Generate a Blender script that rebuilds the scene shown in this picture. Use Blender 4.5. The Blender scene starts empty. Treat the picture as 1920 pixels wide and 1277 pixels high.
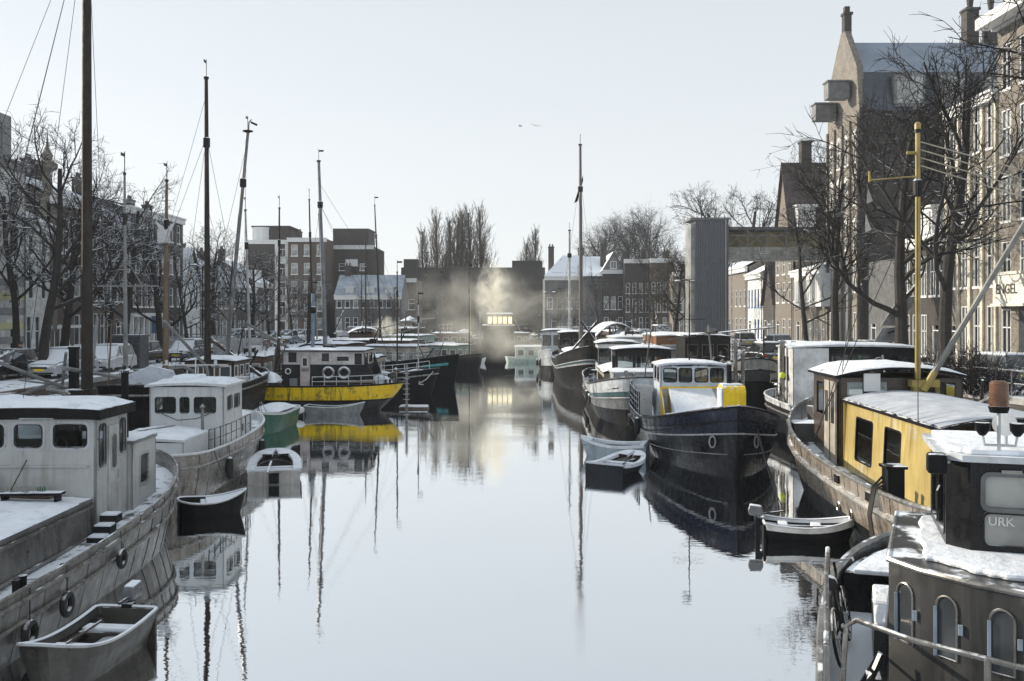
import bpy, math, random
from mathutils import Vector, Matrix, noise
R = math.radians
# ---------------------------------------------------------------- camera, sky, sun, exposure
scene = bpy.context.scene
col = scene.collection
F, H, YH = 1800.0, 5.5, 590.0        # focal length in photo pixels, eye height above the water, horizon row
cd = bpy.data.cameras.new('camera'); cam = bpy.data.objects.new('camera', cd); col.objects.link(cam)
cam.location = (0, 0, H); cam.rotation_euler = (R(90), 0, 0)
cd.sensor_width = 36; cd.lens = 36 * F / 1920; cd.shift_y = -48.5 / 1920
cd.clip_start = 0.2; cd.clip_end = 3000
scene.camera = cam
SUN_EL, SUN_AZ = 20.5, -64.0         # azimuth in degrees from +Y (away from camera) towards +X
world = bpy.data.worlds.new('World'); scene.world = world; world.use_nodes = True
nt = world.node_tree; nt.nodes.clear()
wo = nt.nodes.new('ShaderNodeOutputWorld'); bg = nt.nodes.new('ShaderNodeBackground')
sky = nt.nodes.new('ShaderNodeTexSky'); sky.sky_type = 'NISHITA'; sky.sun_disc = False
sky.sun_elevation = R(SUN_EL); sky.sun_rotation = R(SUN_AZ); sky.dust_density = 1.0; sky.air_density = 1.0
hs = nt.nodes.new('ShaderNodeHueSaturation'); hs.inputs['Saturation'].default_value = 0.40
mx = nt.nodes.new('ShaderNodeMix'); mx.data_type = 'RGBA'; mx.inputs[0].default_value = 0.74
tcw = nt.nodes.new('ShaderNodeTexCoord'); sxw = nt.nodes.new('ShaderNodeSeparateXYZ'); rw = nt.nodes.new('ShaderNodeValToRGB')
nt.links.new(tcw.outputs['Generated'], sxw.inputs[0]); nt.links.new(sxw.outputs[2], rw.inputs[0])
cr0 = rw.color_ramp; cr0.elements[0].position = .0; cr0.elements[0].color = (.80,.825,.845,1); cr0.elements[1].position = .42; cr0.elements[1].color = (.64,.70,.75,1)
e0 = cr0.elements.new(.14); e0.color = (.75,.785,.81,1)        # thin bright winter cloud veil, palest at the horizon
cw = nt.nodes.new('ShaderNodeVectorMath'); cw.operation = 'SCALE'; cw.inputs[3].default_value = 9.2; nt.links.new(rw.outputs[0], cw.inputs[0]); nt.links.new(cw.outputs[0], mx.inputs[7])
nt.links.new(sky.outputs[0], hs.inputs['Color']); nt.links.new(hs.outputs[0], mx.inputs[6])
nt.links.new(mx.outputs[2], bg.inputs[0]); nt.links.new(bg.outputs[0], wo.inputs[0])
bg.inputs[1].default_value = 0.125
sd = bpy.data.lights.new('sun', 'SUN'); sun = bpy.data.objects.new('sun', sd); col.objects.link(sun)
sd.energy = 5.0; sd.angle = R(0.6); sd.color = (1.0, 0.89, 0.73)
az, el = R(SUN_AZ), R(SUN_EL)
tosun = Vector((math.sin(az) * math.cos(el), math.cos(az) * math.cos(el), math.sin(el)))
sun.rotation_euler = tosun.to_track_quat('Z', 'Y').to_euler()
scene.view_settings.view_transform = 'Standard'; scene.view_settings.look = 'None'
scene.view_settings.exposure = 0.12; scene.view_settings.gamma = 1.0
scene.cycles.use_denoising = True
scene.cycles.max_bounces = 7; scene.cycles.transparent_max_bounces = 12
scene.cycles.diffuse_bounces = 3; scene.cycles.glossy_bounces = 4; scene.cycles.volume_bounces = 2
scene.cycles.volume_step_rate = 1.0
scene.cycles.sample_clamp_indirect = 6
# ---------------------------------------------------------------- helpers
def X(px, s): return (px - 960.0) / s
def Yd(s): return F / s
def Hh(py, s): return H - (py - YH) / s
def pt(px, py, s): return Vector((X(px, s), F / s, Hh(py, s)))
rnd = random.Random(7)

class MB:
    def __init__(self): self.v = []; self.f = []; self.m = []
    def add(self, vs, fs, mi=0):
        o = len(self.v); self.v += [tuple(v) for v in vs]
        for q in fs: self.f.append([i + o for i in q]); self.m.append(mi)
        return self
    def box(self, x0, x1, y0, y1, z0, z1, mi=0):
        return self.add([(x0,y0,z0),(x1,y0,z0),(x1,y1,z0),(x0,y1,z0),(x0,y0,z1),(x1,y0,z1),(x1,y1,z1),(x0,y1,z1)],
            [(3,2,1,0),(4,5,6,7),(0,1,5,4),(1,2,6,5),(2,3,7,6),(3,0,4,7)], mi)
    def bar(self, a, b, w, h, mi=0):
        """square bar from a to b, w wide (horizontal), h deep"""
        a = Vector(a); b = Vector(b); d = (b - a).normalized()
        s = d.cross(Vector((0,0,1)))
        s = Vector((1,0,0)) if s.length < 1e-3 else s.normalized()
        u = s.cross(d).normalized(); s = s * w/2; u = u * h/2
        return self.add([a-s-u,a+s-u,a+s+u,a-s+u,b-s-u,b+s-u,b+s+u,b-s+u],
            [(3,2,1,0),(4,5,6,7),(0,1,5,4),(1,2,6,5),(2,3,7,6),(3,0,4,7)], mi)
    def tube(self, pts, r, n=6, mi=0, closed=False):
        pts = [Vector(p) for p in pts]; k = len(pts)
        rs = r if isinstance(r, (list, tuple)) else [r] * k
        vs = []; ref = None
        for i, p in enumerate(pts):
            if closed: d = pts[(i+1) % k] - pts[i-1]
            else: d = pts[min(i+1, k-1)] - pts[max(i-1, 0)]
            d = d.normalized() if d.length > 1e-9 else Vector((0,0,1))
            if ref is None: ref = Vector((0,0,1)) if abs(d.z) < .9 else Vector((1,0,0))
            s = d.cross(ref); s = s.normalized() if s.length > 1e-6 else Vector((1,0,0)); u = s.cross(d).normalized(); ref = u
            for j in range(n):
                a = 2*math.pi*j/n; vs.append(p + (s*math.cos(a) + u*math.sin(a)) * rs[i])
        fs = []
        for i in range(k if closed else k-1):
            for j in range(n):
                a = i*n+j; b = i*n+(j+1) % n; c = ((i+1) % k)*n
                fs.append((a, b, c+(j+1) % n, c+j))
        if not closed: fs += [tuple(range(n))[::-1], tuple(range((k-1)*n, k*n))]
        return self.add(vs, fs, mi)
    def cyl(self, a, b, r0, r1=None, n=10, mi=0): return self.tube([a, b], [r0, r0 if r1 is None else r1], n, mi)
    def prism(self, poly, z0, z1, mi=0):
        n = len(poly)
        return self.add([(x,y,z0) for x,y in poly]+[(x,y,z1) for x,y in poly],
            [tuple(range(n))[::-1], tuple(range(n,2*n))]+[(i,(i+1)%n,n+(i+1)%n,n+i) for i in range(n)], mi)
    def slab(self, O, U, V, poly, t, mi=0):
        """polygon in the plane (O,U,V) given thickness t against U x V"""
        O = Vector(O); U = Vector(U); V = Vector(V); N = U.cross(V).normalized(); n = len(poly)
        a = [O+U*x+V*y for x, y in poly]; b = [p - N*t for p in a]
        return self.add(a+b, [tuple(range(n)), tuple(range(n,2*n))[::-1]]+[(i,n+i,n+(i+1)%n,(i+1)%n) for i in range(n)], mi)
    def lathe(self, prof, n=12, c=(0,0,0), mi=0):
        vs = []; fs = []
        for r, z in prof:
            for j in range(n):
                a = 2*math.pi*j/n; vs.append((c[0]+r*math.cos(a), c[1]+r*math.sin(a), c[2]+z))
        for i in range(len(prof)-1):
            for j in range(n): fs.append((i*n+j, i*n+(j+1)%n, (i+1)*n+(j+1)%n, (i+1)*n+j))
        fs += [tuple(range(n))[::-1], tuple(range((len(prof)-1)*n, len(prof)*n))]
        return self.add(vs, fs, mi)
    def grid(self, fn, nu, nv, mi=0, flip=False):
        vs = [fn(i/nu, j/nv) for i in range(nu+1) for j in range(nv+1)]; w = nv+1
        fs = [(i*w+j, (i+1)*w+j, (i+1)*w+j+1, i*w+j+1) for i in range(nu) for j in range(nv)]
        return self.add(vs, [q[::-1] for q in fs] if flip else fs, mi)
    def build(self, name, mats, parent=None, smooth=False, bevel=0):
        me = bpy.data.meshes.new(name); me.from_pydata(self.v, [], self.f)
        for m in (mats if isinstance(mats, (list, tuple)) else [mats]): me.materials.append(m)
        me.polygons.foreach_set('material_index', self.m)
        if smooth:
            me.polygons.foreach_set('use_smooth', [True]*len(self.f))
            try: me.set_sharp_from_angle(angle=R(35))
            except Exception: pass
        me.update()
        o = bpy.data.objects.new(name, me); col.objects.link(o)
        if parent: o.parent = parent
        if bevel:
            b = o.modifiers.new('bevel', 'BEVEL'); b.width = bevel; b.segments = 2; b.limit_method = 'ANGLE'
        return o

def tag(o, label=None, cat=None, group=None, kind=None):
    if label: o['label'] = label
    if cat: o['category'] = cat
    if group: o['group'] = group
    if kind: o['kind'] = kind
    return o
def thing(name, label, cat, loc=(0,0,0), rz=0, group=None):
    o = bpy.data.objects.new(name, None); col.objects.link(o); o.empty_display_size = .3
    o.location = loc; o.rotation_euler = (0, 0, rz)
    return tag(o, label, cat, group)
def struct(name, mb, mats, smooth=False): return tag(mb.build(name, mats, None, smooth), kind='structure')
def link_copy(o, parent=None):
    c = o.copy(); col.objects.link(c); c.parent = parent; return c
def copy_tree(o, loc, rz, label, group=None, scale=None, parent=None, kids=None):
    c = link_copy(o); c.location = loc; c.rotation_euler = (0, 0, rz); c['label'] = label
    if group: c['group'] = group
    if scale: c.scale = scale if isinstance(scale, tuple) else (scale,)*3
    for ch in o.children:
        d = link_copy(ch, c)
        for g in ch.children: link_copy(g, d)
    return c

# ---------------------------------------------------------------- materials
_mc = {}
SNOWC = (0.80, 0.84, 0.90, 1)
def M(name, c, rough=.6, metal=0., var=.26, vs=2.0, bump=.0, bs=14., snow=0., streak=0., sc=(.09,.055,.035), patch=0., pc=(.3,.3,.3), spec=.5, sn=.62, brick=None, planks=0, coat=0):
    if name in _mc: return _mc[name]
    m = bpy.data.materials.new(name); m.use_nodes = True; n = m.node_tree.nodes; l = m.node_tree.links
    b = n['Principled BSDF']; b.inputs['Metallic'].default_value = metal; b.inputs['Specular IOR Level'].default_value = spec
    if coat: b.inputs['Coat Weight'].default_value = coat; b.inputs['Coat Roughness'].default_value = .12
    tc = n.new('ShaderNodeTexCoord'); co = tc.outputs['Object']
    def mapping(v):
        mp = n.new('ShaderNodeMapping'); mp.inputs['Scale'].default_value = v; l.new(co, mp.inputs[0]); return mp.outputs[0]
    def noi(vec, scale, det=4, ro=.6):
        t = n.new('ShaderNodeTexNoise'); t.inputs['Scale'].default_value = scale; t.inputs['Detail'].default_value = det; t.inputs['Roughness'].default_value = ro
        l.new(vec, t.inputs['Vector']); return t.outputs['Fac']
    def rng(v, a, b_, c_=0., d=1.):
        r = n.new('ShaderNodeMapRange'); r.inputs[1].default_value = a; r.inputs[2].default_value = b_; r.inputs[3].default_value = c_; r.inputs[4].default_value = d
        l.new(v, r.inputs[0]); return r.outputs[0]
    def mul(a, b_):
        r = n.new('ShaderNodeMath'); r.operation = 'MULTIPLY'; l.new(a, r.inputs[0])
        if isinstance(b_, float): r.inputs[1].default_value = b_
        else: l.new(b_, r.inputs[1])
        return r.outputs[0]
    def mix(fac, a, b_):
        r = n.new('ShaderNodeMix'); r.data_type = 'RGBA'
        if isinstance(fac, float): r.inputs[0].default_value = fac
        else: l.new(fac, r.inputs[0])
        for i, q in ((6, a), (7, b_)):
            if isinstance(q, tuple): r.inputs[i].default_value = q if len(q) == 4 else (*q, 1)
            else: l.new(q, r.inputs[i])
        return r.outputs[2]
    base = noi(co, vs)
    k1 = tuple(x*(1-var) for x in c); k2 = tuple(min(.95, x*(1+var)) for x in c)
    colr = mix(rng(base, .35, .65), k1, k2)
    bh = None
    if brick:
        sx = n.new('ShaderNodeSeparateXYZ'); l.new(co, sx.inputs[0]); ad = n.new('ShaderNodeMath'); l.new(sx.outputs[0], ad.inputs[0]); l.new(sx.outputs[1], ad.inputs[1])
        cb = n.new('ShaderNodeCombineXYZ'); l.new(ad.outputs[0], cb.inputs[0]); l.new(sx.outputs[2], cb.inputs[1])
        t = n.new('ShaderNodeTexBrick'); t.inputs['Scale'].default_value = 1; t.inputs['Brick Width'].default_value = .24; t.inputs['Row Height'].default_value = .08
        t.inputs['Mortar Size'].default_value = .008; t.inputs['Color1'].default_value = (*k1, 1); t.inputs['Color2'].default_value = (*tuple(x*(1+2*var) for x in c), 1)
        t.inputs['Mortar'].default_value = (*brick, 1); l.new(cb.outputs[0], t.inputs['Vector']); colr = mix(.5, colr, t.outputs['Color'])
    if planks:
        w = n.new('ShaderNodeTexWave'); w.inputs['Scale'].default_value = planks; w.bands_direction = 'X'; w.inputs['Distortion'].default_value = .6; w.inputs['Detail'].default_value = 2
        l.new(mapping((1,1,.12)), w.inputs[0]); colr = mix(mul(w.outputs['Fac'], .35), colr, tuple(x*.45 for x in c))
    if patch:
        colr = mix(mul(rng(noi(mapping((1,1,1)), vs*1.7, 6, .7), .54, .60), float(patch)), colr, pc)
    if streak:
        s1 = noi(mapping((5,5,.45)), 1.3, 5, .65); s2 = noi(mapping((.8,.8,.8)), 1.1, 3)
        colr = mix(mul(mul(rng(s1, .47, .66), rng(s2, .35, .6)), float(streak)), colr, sc)
    rg = rng(noi(co, vs*3), .3, .7, max(.03, rough-.12), min(1, rough+.12))
    if snow > 0:
        g = n.new('ShaderNodeNewGeometry'); sz = n.new('ShaderNodeSeparateXYZ'); l.new(g.outputs['Normal'], sz.inputs[0])
        f1 = rng(sz.outputs[2], sn-.12, sn+.12); f2 = rng(noi(co, 2.3, 5, .6), .62-.5*snow, .72-.5*snow)
        fs = mul(f1, f2); colr = mix(fs, colr, SNOWC)
        a = n.new('ShaderNodeMix'); l.new(fs, a.inputs[0]); l.new(rg, a.inputs[2]); a.inputs[3].default_value = .85; rg = a.outputs[0]
        if metal:
            a = n.new('ShaderNodeMix'); l.new(fs, a.inputs[0]); a.inputs[2].default_value = metal; a.inputs[3].default_value = 0; l.new(a.outputs[0], b.inputs['Metallic'])
    l.new(colr, b.inputs['Base Color']); l.new(rg, b.inputs['Roughness'])
    if bump:
        bp = n.new('ShaderNodeBump'); bp.inputs['Strength'].default_value = bump; bp.inputs['Distance'].default_value = .03
        l.new(noi(co, bs, 5), bp.inputs['Height']); l.new(bp.outputs[0], b.inputs['Normal'])
    _mc[name] = m; return m

def glass_mat(name, tint, ior=1.5, rough=.03):
    m = bpy.data.materials.new(name); m.use_nodes = True; n = m.node_tree.nodes; l = m.node_tree.links; n.clear()
    o = n.new('ShaderNodeOutputMaterial'); t = n.new('ShaderNodeBsdfTransparent'); t.inputs[0].default_value = (*tint, 1)
    g = n.new('ShaderNodeBsdfGlossy'); g.inputs['Roughness'].default_value = rough; g.inputs['Color'].default_value = (.9,.93,.95,1)
    fr = n.new('ShaderNodeFresnel'); fr.inputs[0].default_value = ior; mxs = n.new('ShaderNodeMixShader')
    nz = n.new('ShaderNodeTexNoise'); nz.inputs['Scale'].default_value = 1.2; tcn = n.new('ShaderNodeTexCoord'); l.new(tcn.outputs['Object'], nz.inputs[0])
    bp = n.new('ShaderNodeBump'); bp.inputs['Strength'].default_value = .12; bp.inputs['Distance'].default_value = .05; l.new(nz.outputs[0], bp.inputs['Height'])
    l.new(bp.outputs[0], g.inputs['Normal']); l.new(bp.outputs[0], fr.inputs['Normal'])
    l.new(fr.outputs[0], mxs.inputs[0]); l.new(t.outputs[0], mxs.inputs[1]); l.new(g.outputs[0], mxs.inputs[2]); l.new(mxs.outputs[0], o.inputs[0])
    return m
GLASS = glass_mat('cabin_glass', (.62,.66,.66), 1.7)
DGLASS = M('house_glass', (.035,.04,.045), .08, var=.3, vs=.7, spec=.9)
LGLASS = M('curtained_glass', (.32,.33,.32), .12, var=.5, vs=.5, spec=.9)
SNOW = M('snow', (.79,.83,.89), .85, var=.06, vs=1.5, bump=1.0, bs=7, patch=.55, pc=(.56,.60,.67))
SNOWD = M('trodden_snow', (.62,.66,.73), .8, var=.2, vs=1.2, bump=.6, bs=9, patch=.6, pc=(.16,.16,.17))
WHITEP = M('white_paint', (.62,.64,.64), .35, streak=.45, sc=(.28,.24,.19), snow=.35, var=.07)
GREYP = M('grey_paint', (.20,.21,.22), .4, streak=.5, snow=.3)
BLACKP = M('black_paint', (.006,.0065,.008), .5, streak=.3, sc=(.04,.035,.03), snow=.40, var=.3, spec=.14)
DARKS = M('dark_steel', (.012,.0125,.014), .45, metal=.0, streak=.5, sc=(.05,.04,.03), snow=.4, spec=.18)
STEEL = M('steel', (.24,.235,.225), .32, metal=.7, streak=.7, sc=(.07,.05,.035), snow=.2)
RUBBER = M('rubber', (.02,.02,.02), .75, snow=.5)
WOOD = M('weathered_wood', (.085,.065,.05), .7, streak=.4, snow=.4, bump=.3)
BROWN = M('varnished_wood', (.085,.045,.028), .35, streak=.3, snow=.3)
MASTW = M('mast_wood', (.032,.027,.023), .7, streak=.35, sc=(.08,.075,.07), spec=.15)
ALU = M('aluminium', (.50,.51,.53), .35, metal=.6, var=.1)
ROPE = M('rope', (.045,.04,.036), .9)
RIG = M('rigging_wire', (.05,.05,.055), .95, spec=.05)
RUST = M('rusty_steel', (.075,.058,.048), .75, streak=.8, snow=.5, patch=.5, pc=(.28,.27,.25))
YEL = M('yellow_paint', (.82,.56,.015), .36, var=.10, streak=.45, sc=(.32,.20,.04), snow=.3)
YELW = M('worn_yellow_paint', (.95,.61,.005), .4, var=.10, streak=.95, sc=(.07,.055,.03), patch=.6, pc=(.10,.085,.06), vs=.9)
ORANGE = M('orange_wood', (.22,.10,.045), .45, streak=.3, snow=.2)

# ---------------------------------------------------------------- walls with openings and windows
def panel(mb, O, U, V, w, h, ops, t=.05, mi=0, top=None):
    """wall in plane (O,U,V), outside = U x V, rectangular openings (a0,a1,b0,b1)"""
    O = Vector(O); U = Vector(U).normalized(); V = Vector(V).normalized(); N = U.cross(V).normalized()
    xs = sorted(set([0, w] + [q for o in ops for q in o[:2]])); ys = sorted(set([0, h] + [q for o in ops for q in o[2:4]]))
    for i in range(len(xs)-1):
        for j in range(len(ys)-1):
            cx, cy = (xs[i]+xs[i+1])/2, (ys[j]+ys[j+1])/2
            if any(o[0] < cx < o[1] and o[2] < cy < o[3] for o in ops): continue
            q = [O+U*a+V*b for a, b in ((xs[i],ys[j]),(xs[i+1],ys[j]),(xs[i+1],ys[j+1]),(xs[i],ys[j+1]))]
            mb.add(q, [(0,1,2,3)], mi); mb.add([p-N*t for p in q], [(3,2,1,0)], mi)
    def rev(a, b): mb.add([a, b, b-N*t, a-N*t], [(0,1,2,3)], mi)
    for o in list(ops)+[(0,w,0,h)]:
        c = [O+U*a+V*b for a, b in ((o[0],o[2]),(o[1],o[2]),(o[1],o[3]),(o[0],o[3]))]
        for i in range(4): rev(c[i], c[(i+1)%4])

def rrect(w, h, r, n=4):
    out = []
    for cx, cy, a0 in ((w-r, r, -90), (w-r, h-r, 0), (r, h-r, 90), (r, r, 180)):
        for k in range(n+1):
            a = R(a0 + 90*k/n); out.append((cx+r*math.cos(a), cy+r*math.sin(a)))
    return out
def win(parent, O, U, V, o, fm, gm=None, round_=0, fw=.045, proud=.012, t=.05, muls=(), gasket=None, name='window', recess=.02):
    """one window: frame mesh with its pane as a child"""
    O = Vector(O); U = Vector(U).normalized(); V = Vector(V).normalized(); N = U.cross(V).normalized()
    a0, a1, b0, b1 = o; P = O+U*a0+V*b0; w = a1-a0; h = b1-b0; mb = MB()
    f = fw
    outer = [(-f,-f),(w+f,-f),(w+f,h+f),(-f,h+f)]
    def strip(pin, pout, d0, d1):
        n = len(pin)
        a = [P+U*x+V*y+N*d0 for x,y in pout]; b = [P+U*x+V*y+N*d0 for x,y in pin]; c = [P+U*x+V*y+N*d1 for x,y in pin]
        mb.add(a+b+c+[q-N*(proud+.001) for q in a], [(i,(i+1)%n,n+(i+1)%n,n+i) for i in range(n)]+[(n+i,n+(i+1)%n,2*n+(i+1)%n,2*n+i) for i in range(n)]+[(3*n+i,3*n+(i+1)%n,(i+1)%n,i) for i in range(n)])
    if round_:
        pin = [(x+f*.4, y+f*.4) for x, y in rrect(w-f*.8, h-f*.8, round_)]
        po = rrect(w+2*f, h+2*f, round_+f); po = [(x-f, y-f) for x, y in po]
        # corner fill behind the rounded frame
        n = len(pin); sq = []; m5 = n//4
        for ci, (cx, cy, e0, e1) in enumerate(((w,0,'b','r'),(w,h,'r','t'),(0,h,'t','l'),(0,0,'l','b'))):
            for k in range(m5):
                x, y = pin[ci*m5+k]; e = e0 if k == 0 else e1 if k == m5-1 else None
                sq.append({'b':(x,0),'r':(w,y),'t':(x,h),'l':(0,y),None:(cx,cy)}[e])
        strip(pin, po, proud, -t)
        mb.add([P+U*x+V*y-N*.004 for x,y in sq]+[P+U*x+V*y-N*.004 for x,y in pin], [(i,(i+1)%n,n+(i+1)%n,n+i) for i in range(n)], 1)
        if gasket:
            g = MB(); g.tube([P+U*x+V*y+N*(proud+.002) for x,y in pin], .014, 5, closed=True)
    else:
        pin = [(f*.3,f*.3),(w-f*.3,f*.3),(w-f*.3,h-f*.3),(f*.3,h-f*.3)]
        strip(pin, outer, proud, -t)
    for kind, q in muls:
        d = .02
        if kind == 'v': c = [(w*q-d,0),(w*q+d,0),(w*q+d,h),(w*q-d,h)]
        else: c = [(0,h*q-d),(w,h*q-d),(w,h*q+d),(0,h*q+d)]
        mb.slab(P+N*.004, U, V, c, .03)
    fo = mb.build(name, [fm, fm if not gasket else gasket[0]], parent)
    if round_ and gasket: g.build('gasket', gasket[1], fo)
    pb = MB(); e = .004
    pb.add([P+U*x+V*y-N*(recess) for x,y in ((e,e),(w-e,e),(w-e,h-e),(e,h-e))], [(0,1,2,3)])
    pb.build('pane', gm or GLASS, fo)
    return fo

def curve_pts(a, b, sag, n=8):
    a = Vector(a); b = Vector(b)
    return [a.lerp(b, i/n) - Vector((0,0,sag*4*(i/n)*(1-i/n))) for i in range(n+1)]
def text_part(s, name, mat, parent, loc, rot, size, depth=.01):
    cu = bpy.data.curves.new(name, 'FONT'); cu.body = s; cu.size = size; cu.extrude = depth/2; cu.align_x = 'CENTER'; cu.align_y = 'CENTER'; cu.offset = size*.012
    o = bpy.data.objects.new(name, cu); col.objects.link(o); dg = bpy.context.evaluated_depsgraph_get(); dg.update()
    me = bpy.data.meshes.new_from_object(o.evaluated_get(dg)); bpy.data.objects.remove(o)
    me.materials.clear(); me.materials.append(mat)
    q = bpy.data.objects.new(name, me); col.objects.link(q); q.parent = parent; q.location = loc; q.rotation_euler = rot
    return q
# ---------------------------------------------------------------- water, ground, quays, streets
HQ = 2.3
def water_mat():
    m = bpy.data.materials.new('canal_water'); m.use_nodes = True; n = m.node_tree.nodes; l = m.node_tree.links; n.clear()
    o = n.new('ShaderNodeOutputMaterial'); d = n.new('ShaderNodeBsdfDiffuse'); d.inputs[0].default_value = (.018,.022,.024,1)
    g = n.new('ShaderNodeBsdfGlossy'); g.inputs['Roughness'].default_value = .012; g.inputs['Color'].default_value = (.97,.985,1,1)
    fr = n.new('ShaderNodeFresnel'); fr.inputs[0].default_value = 1.55; mr = n.new('ShaderNodeMapRange')
    mr.inputs[1].default_value = .04; mr.inputs[2].default_value = .6; mr.inputs[3].default_value = .80; mr.inputs[4].default_value = .99
    ms = n.new('ShaderNodeMixShader'); tc = n.new('ShaderNodeTexCoord'); last = None
    def lay(scale, rot, ns, det, dist, st, mask=None):
        nonlocal last
        mp = n.new('ShaderNodeMapping'); mp.inputs['Scale'].default_value = scale; mp.inputs['Rotation'].default_value = (0,0,R(rot)); l.new(tc.outputs['Object'], mp.inputs[0])
        t = n.new('ShaderNodeTexNoise'); t.inputs['Scale'].default_value = ns; t.inputs['Detail'].default_value = det; l.new(mp.outputs[0], t.inputs['Vector'])
        b = n.new('ShaderNodeBump'); b.inputs['Strength'].default_value = st; b.inputs['Distance'].default_value = dist; l.new(t.outputs[0], b.inputs['Height'])
        if last: l.new(last, b.inputs['Normal'])
        if mask:
            t2 = n.new('ShaderNodeTexNoise'); t2.inputs['Scale'].default_value = mask; t2.inputs['Detail'].default_value = 2; l.new(tc.outputs['Object'], t2.inputs['Vector'])
            r = n.new('ShaderNodeMapRange'); r.inputs[1].default_value = .52; r.inputs[2].default_value = .68; r.inputs[3].default_value = 0; r.inputs[4].default_value = st
            l.new(t2.outputs[0], r.inputs[0]); l.new(r.outputs[0], b.inputs['Strength'])
        last = b.outputs[0]
    lay((1,1,1), 8, 1.1, 1, .0042, .5)
    lay((1,2.2,1), -5, 3.2, 2, .0014, .8)
    lay((1,3,1), 3, 11, 3, .0022, 1.0, .09)
    l.new(last, g.inputs['Normal']); l.new(fr.outputs[0], mr.inputs[0]); l.new(mr.outputs[0], ms.inputs[0])
    l.new(d.outputs[0], ms.inputs[1]); l.new(g.outputs[0], ms.inputs[2]); l.new(ms.outputs[0], o.inputs[0]); return m
RE = [(23,-40),(22,0),(19.5,33),(18.5,42),(15.2,58),(14.5,131)]      # right quay edge
LE = [(-22,-40),(-21,0),(-21,131)]                                    # left quay edge
mb = MB(); mb.add([(-23,-40,0),(24,-40,0),(24,132,0),(-23,132,0)], [(0,1,2,3)]); struct('water', mb, water_mat())
GROUND = M('quay_ground', (.16,.155,.15), .85, var=.3, vs=.8, snow=.52, sn=.5, bump=.3)
ASPH = M('street_asphalt', (.05,.05,.053), .7, var=.3, vs=.5, patch=.8, pc=(.55,.58,.63))
mb = MB(); zz = HQ
mb.add([(x,y,zz) for x,y in LE]+[(-900,131,zz),(-900,-40,zz)], [(0,1,2,3,4)])
mb.add([(x,y,zz) for x,y in RE]+[(900,131,zz),(900,-40,zz)], [(7,6,5,4,3,2,1,0)])
mb.add([(-900,131,zz),(900,131,zz),(900,2500,zz),(-900,2500,zz)], [(0,1,2,3)])
struct('ground', mb, GROUND)
QW = M('quay_brick', (.055,.05,.045), .8, brick=(.09,.085,.08), streak=.7, sc=(.05,.055,.04), var=.25)
QS = M('quay_coping', (.33,.33,.33), .7, snow=.6, streak=.3)
def quay(pts, side, name):
    w = MB(); c = MB()
    for (x0,y0),(x1,y1) in zip(pts, pts[1:]):
        d = Vector((x1-x0,y1-y0,0)).normalized(); n = Vector((d.y,-d.x,0))*side
        a = Vector((x0,y0,0)); b = Vector((x1,y1,0)); 
        for mbx, z0, z1, o0, o1 in ((w,-1.5,HQ-.2,0,-.6),(c,HQ-.2,HQ+.05,.05,-.45)):
            mbx.add([a+n*o0+Vector((0,0,z0)), b+n*o0+Vector((0,0,z0)), b+n*o1+Vector((0,0,z0)), a+n*o1+Vector((0,0,z0)),
                a+n*o0+Vector((0,0,z1)), b+n*o0+Vector((0,0,z1)), b+n*o1+Vector((0,0,z1)), a+n*o1+Vector((0,0,z1))],
                [(3,2,1,0),(4,5,6,7),(0,1,5,4),(1,2,6,5),(2,3,7,6),(3,0,4,7)])
    struct(name, w, QW); struct(name+'_coping', c, QS)
quay(LE, 1, 'quay_wall'); quay(RE, -1, 'quay_wall'); quay([(-21,131),(14.5,131)], 1, 'quay_wall')
mb = MB(); mb.add([(-30.5,-40,HQ+.004),(-25.2,-40,HQ+.004),(-25.2,129,HQ+.004),(-30.5,129,HQ+.004)], [(0,1,2,3)])
struct('road', mb, ASPH)
mb = MB(); mb.add([(23.0,-40,HQ+.004),(26.0,-40,HQ+.004),(25,129,HQ+.004),(20.6,129,HQ+.004),(21,58,HQ+.004),(23.6,40,HQ+.004)], [(0,1,2,3,4,5)])
struct('road', mb, ASPH)
PAV = M('pavement_brick', (.17,.15,.14), .85, var=.3, vs=1, snow=.55, sn=.5)
mb = MB(); mb.box(-33,-30.5,-40,129,HQ-.1,HQ+.12); struct('pavement', mb, PAV)
mb = MB(); mb.prism([(26,-40),(27,-40),(27,129),(25,129)], HQ-.1, HQ+.12); struct('pavement', mb, PAV)

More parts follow.
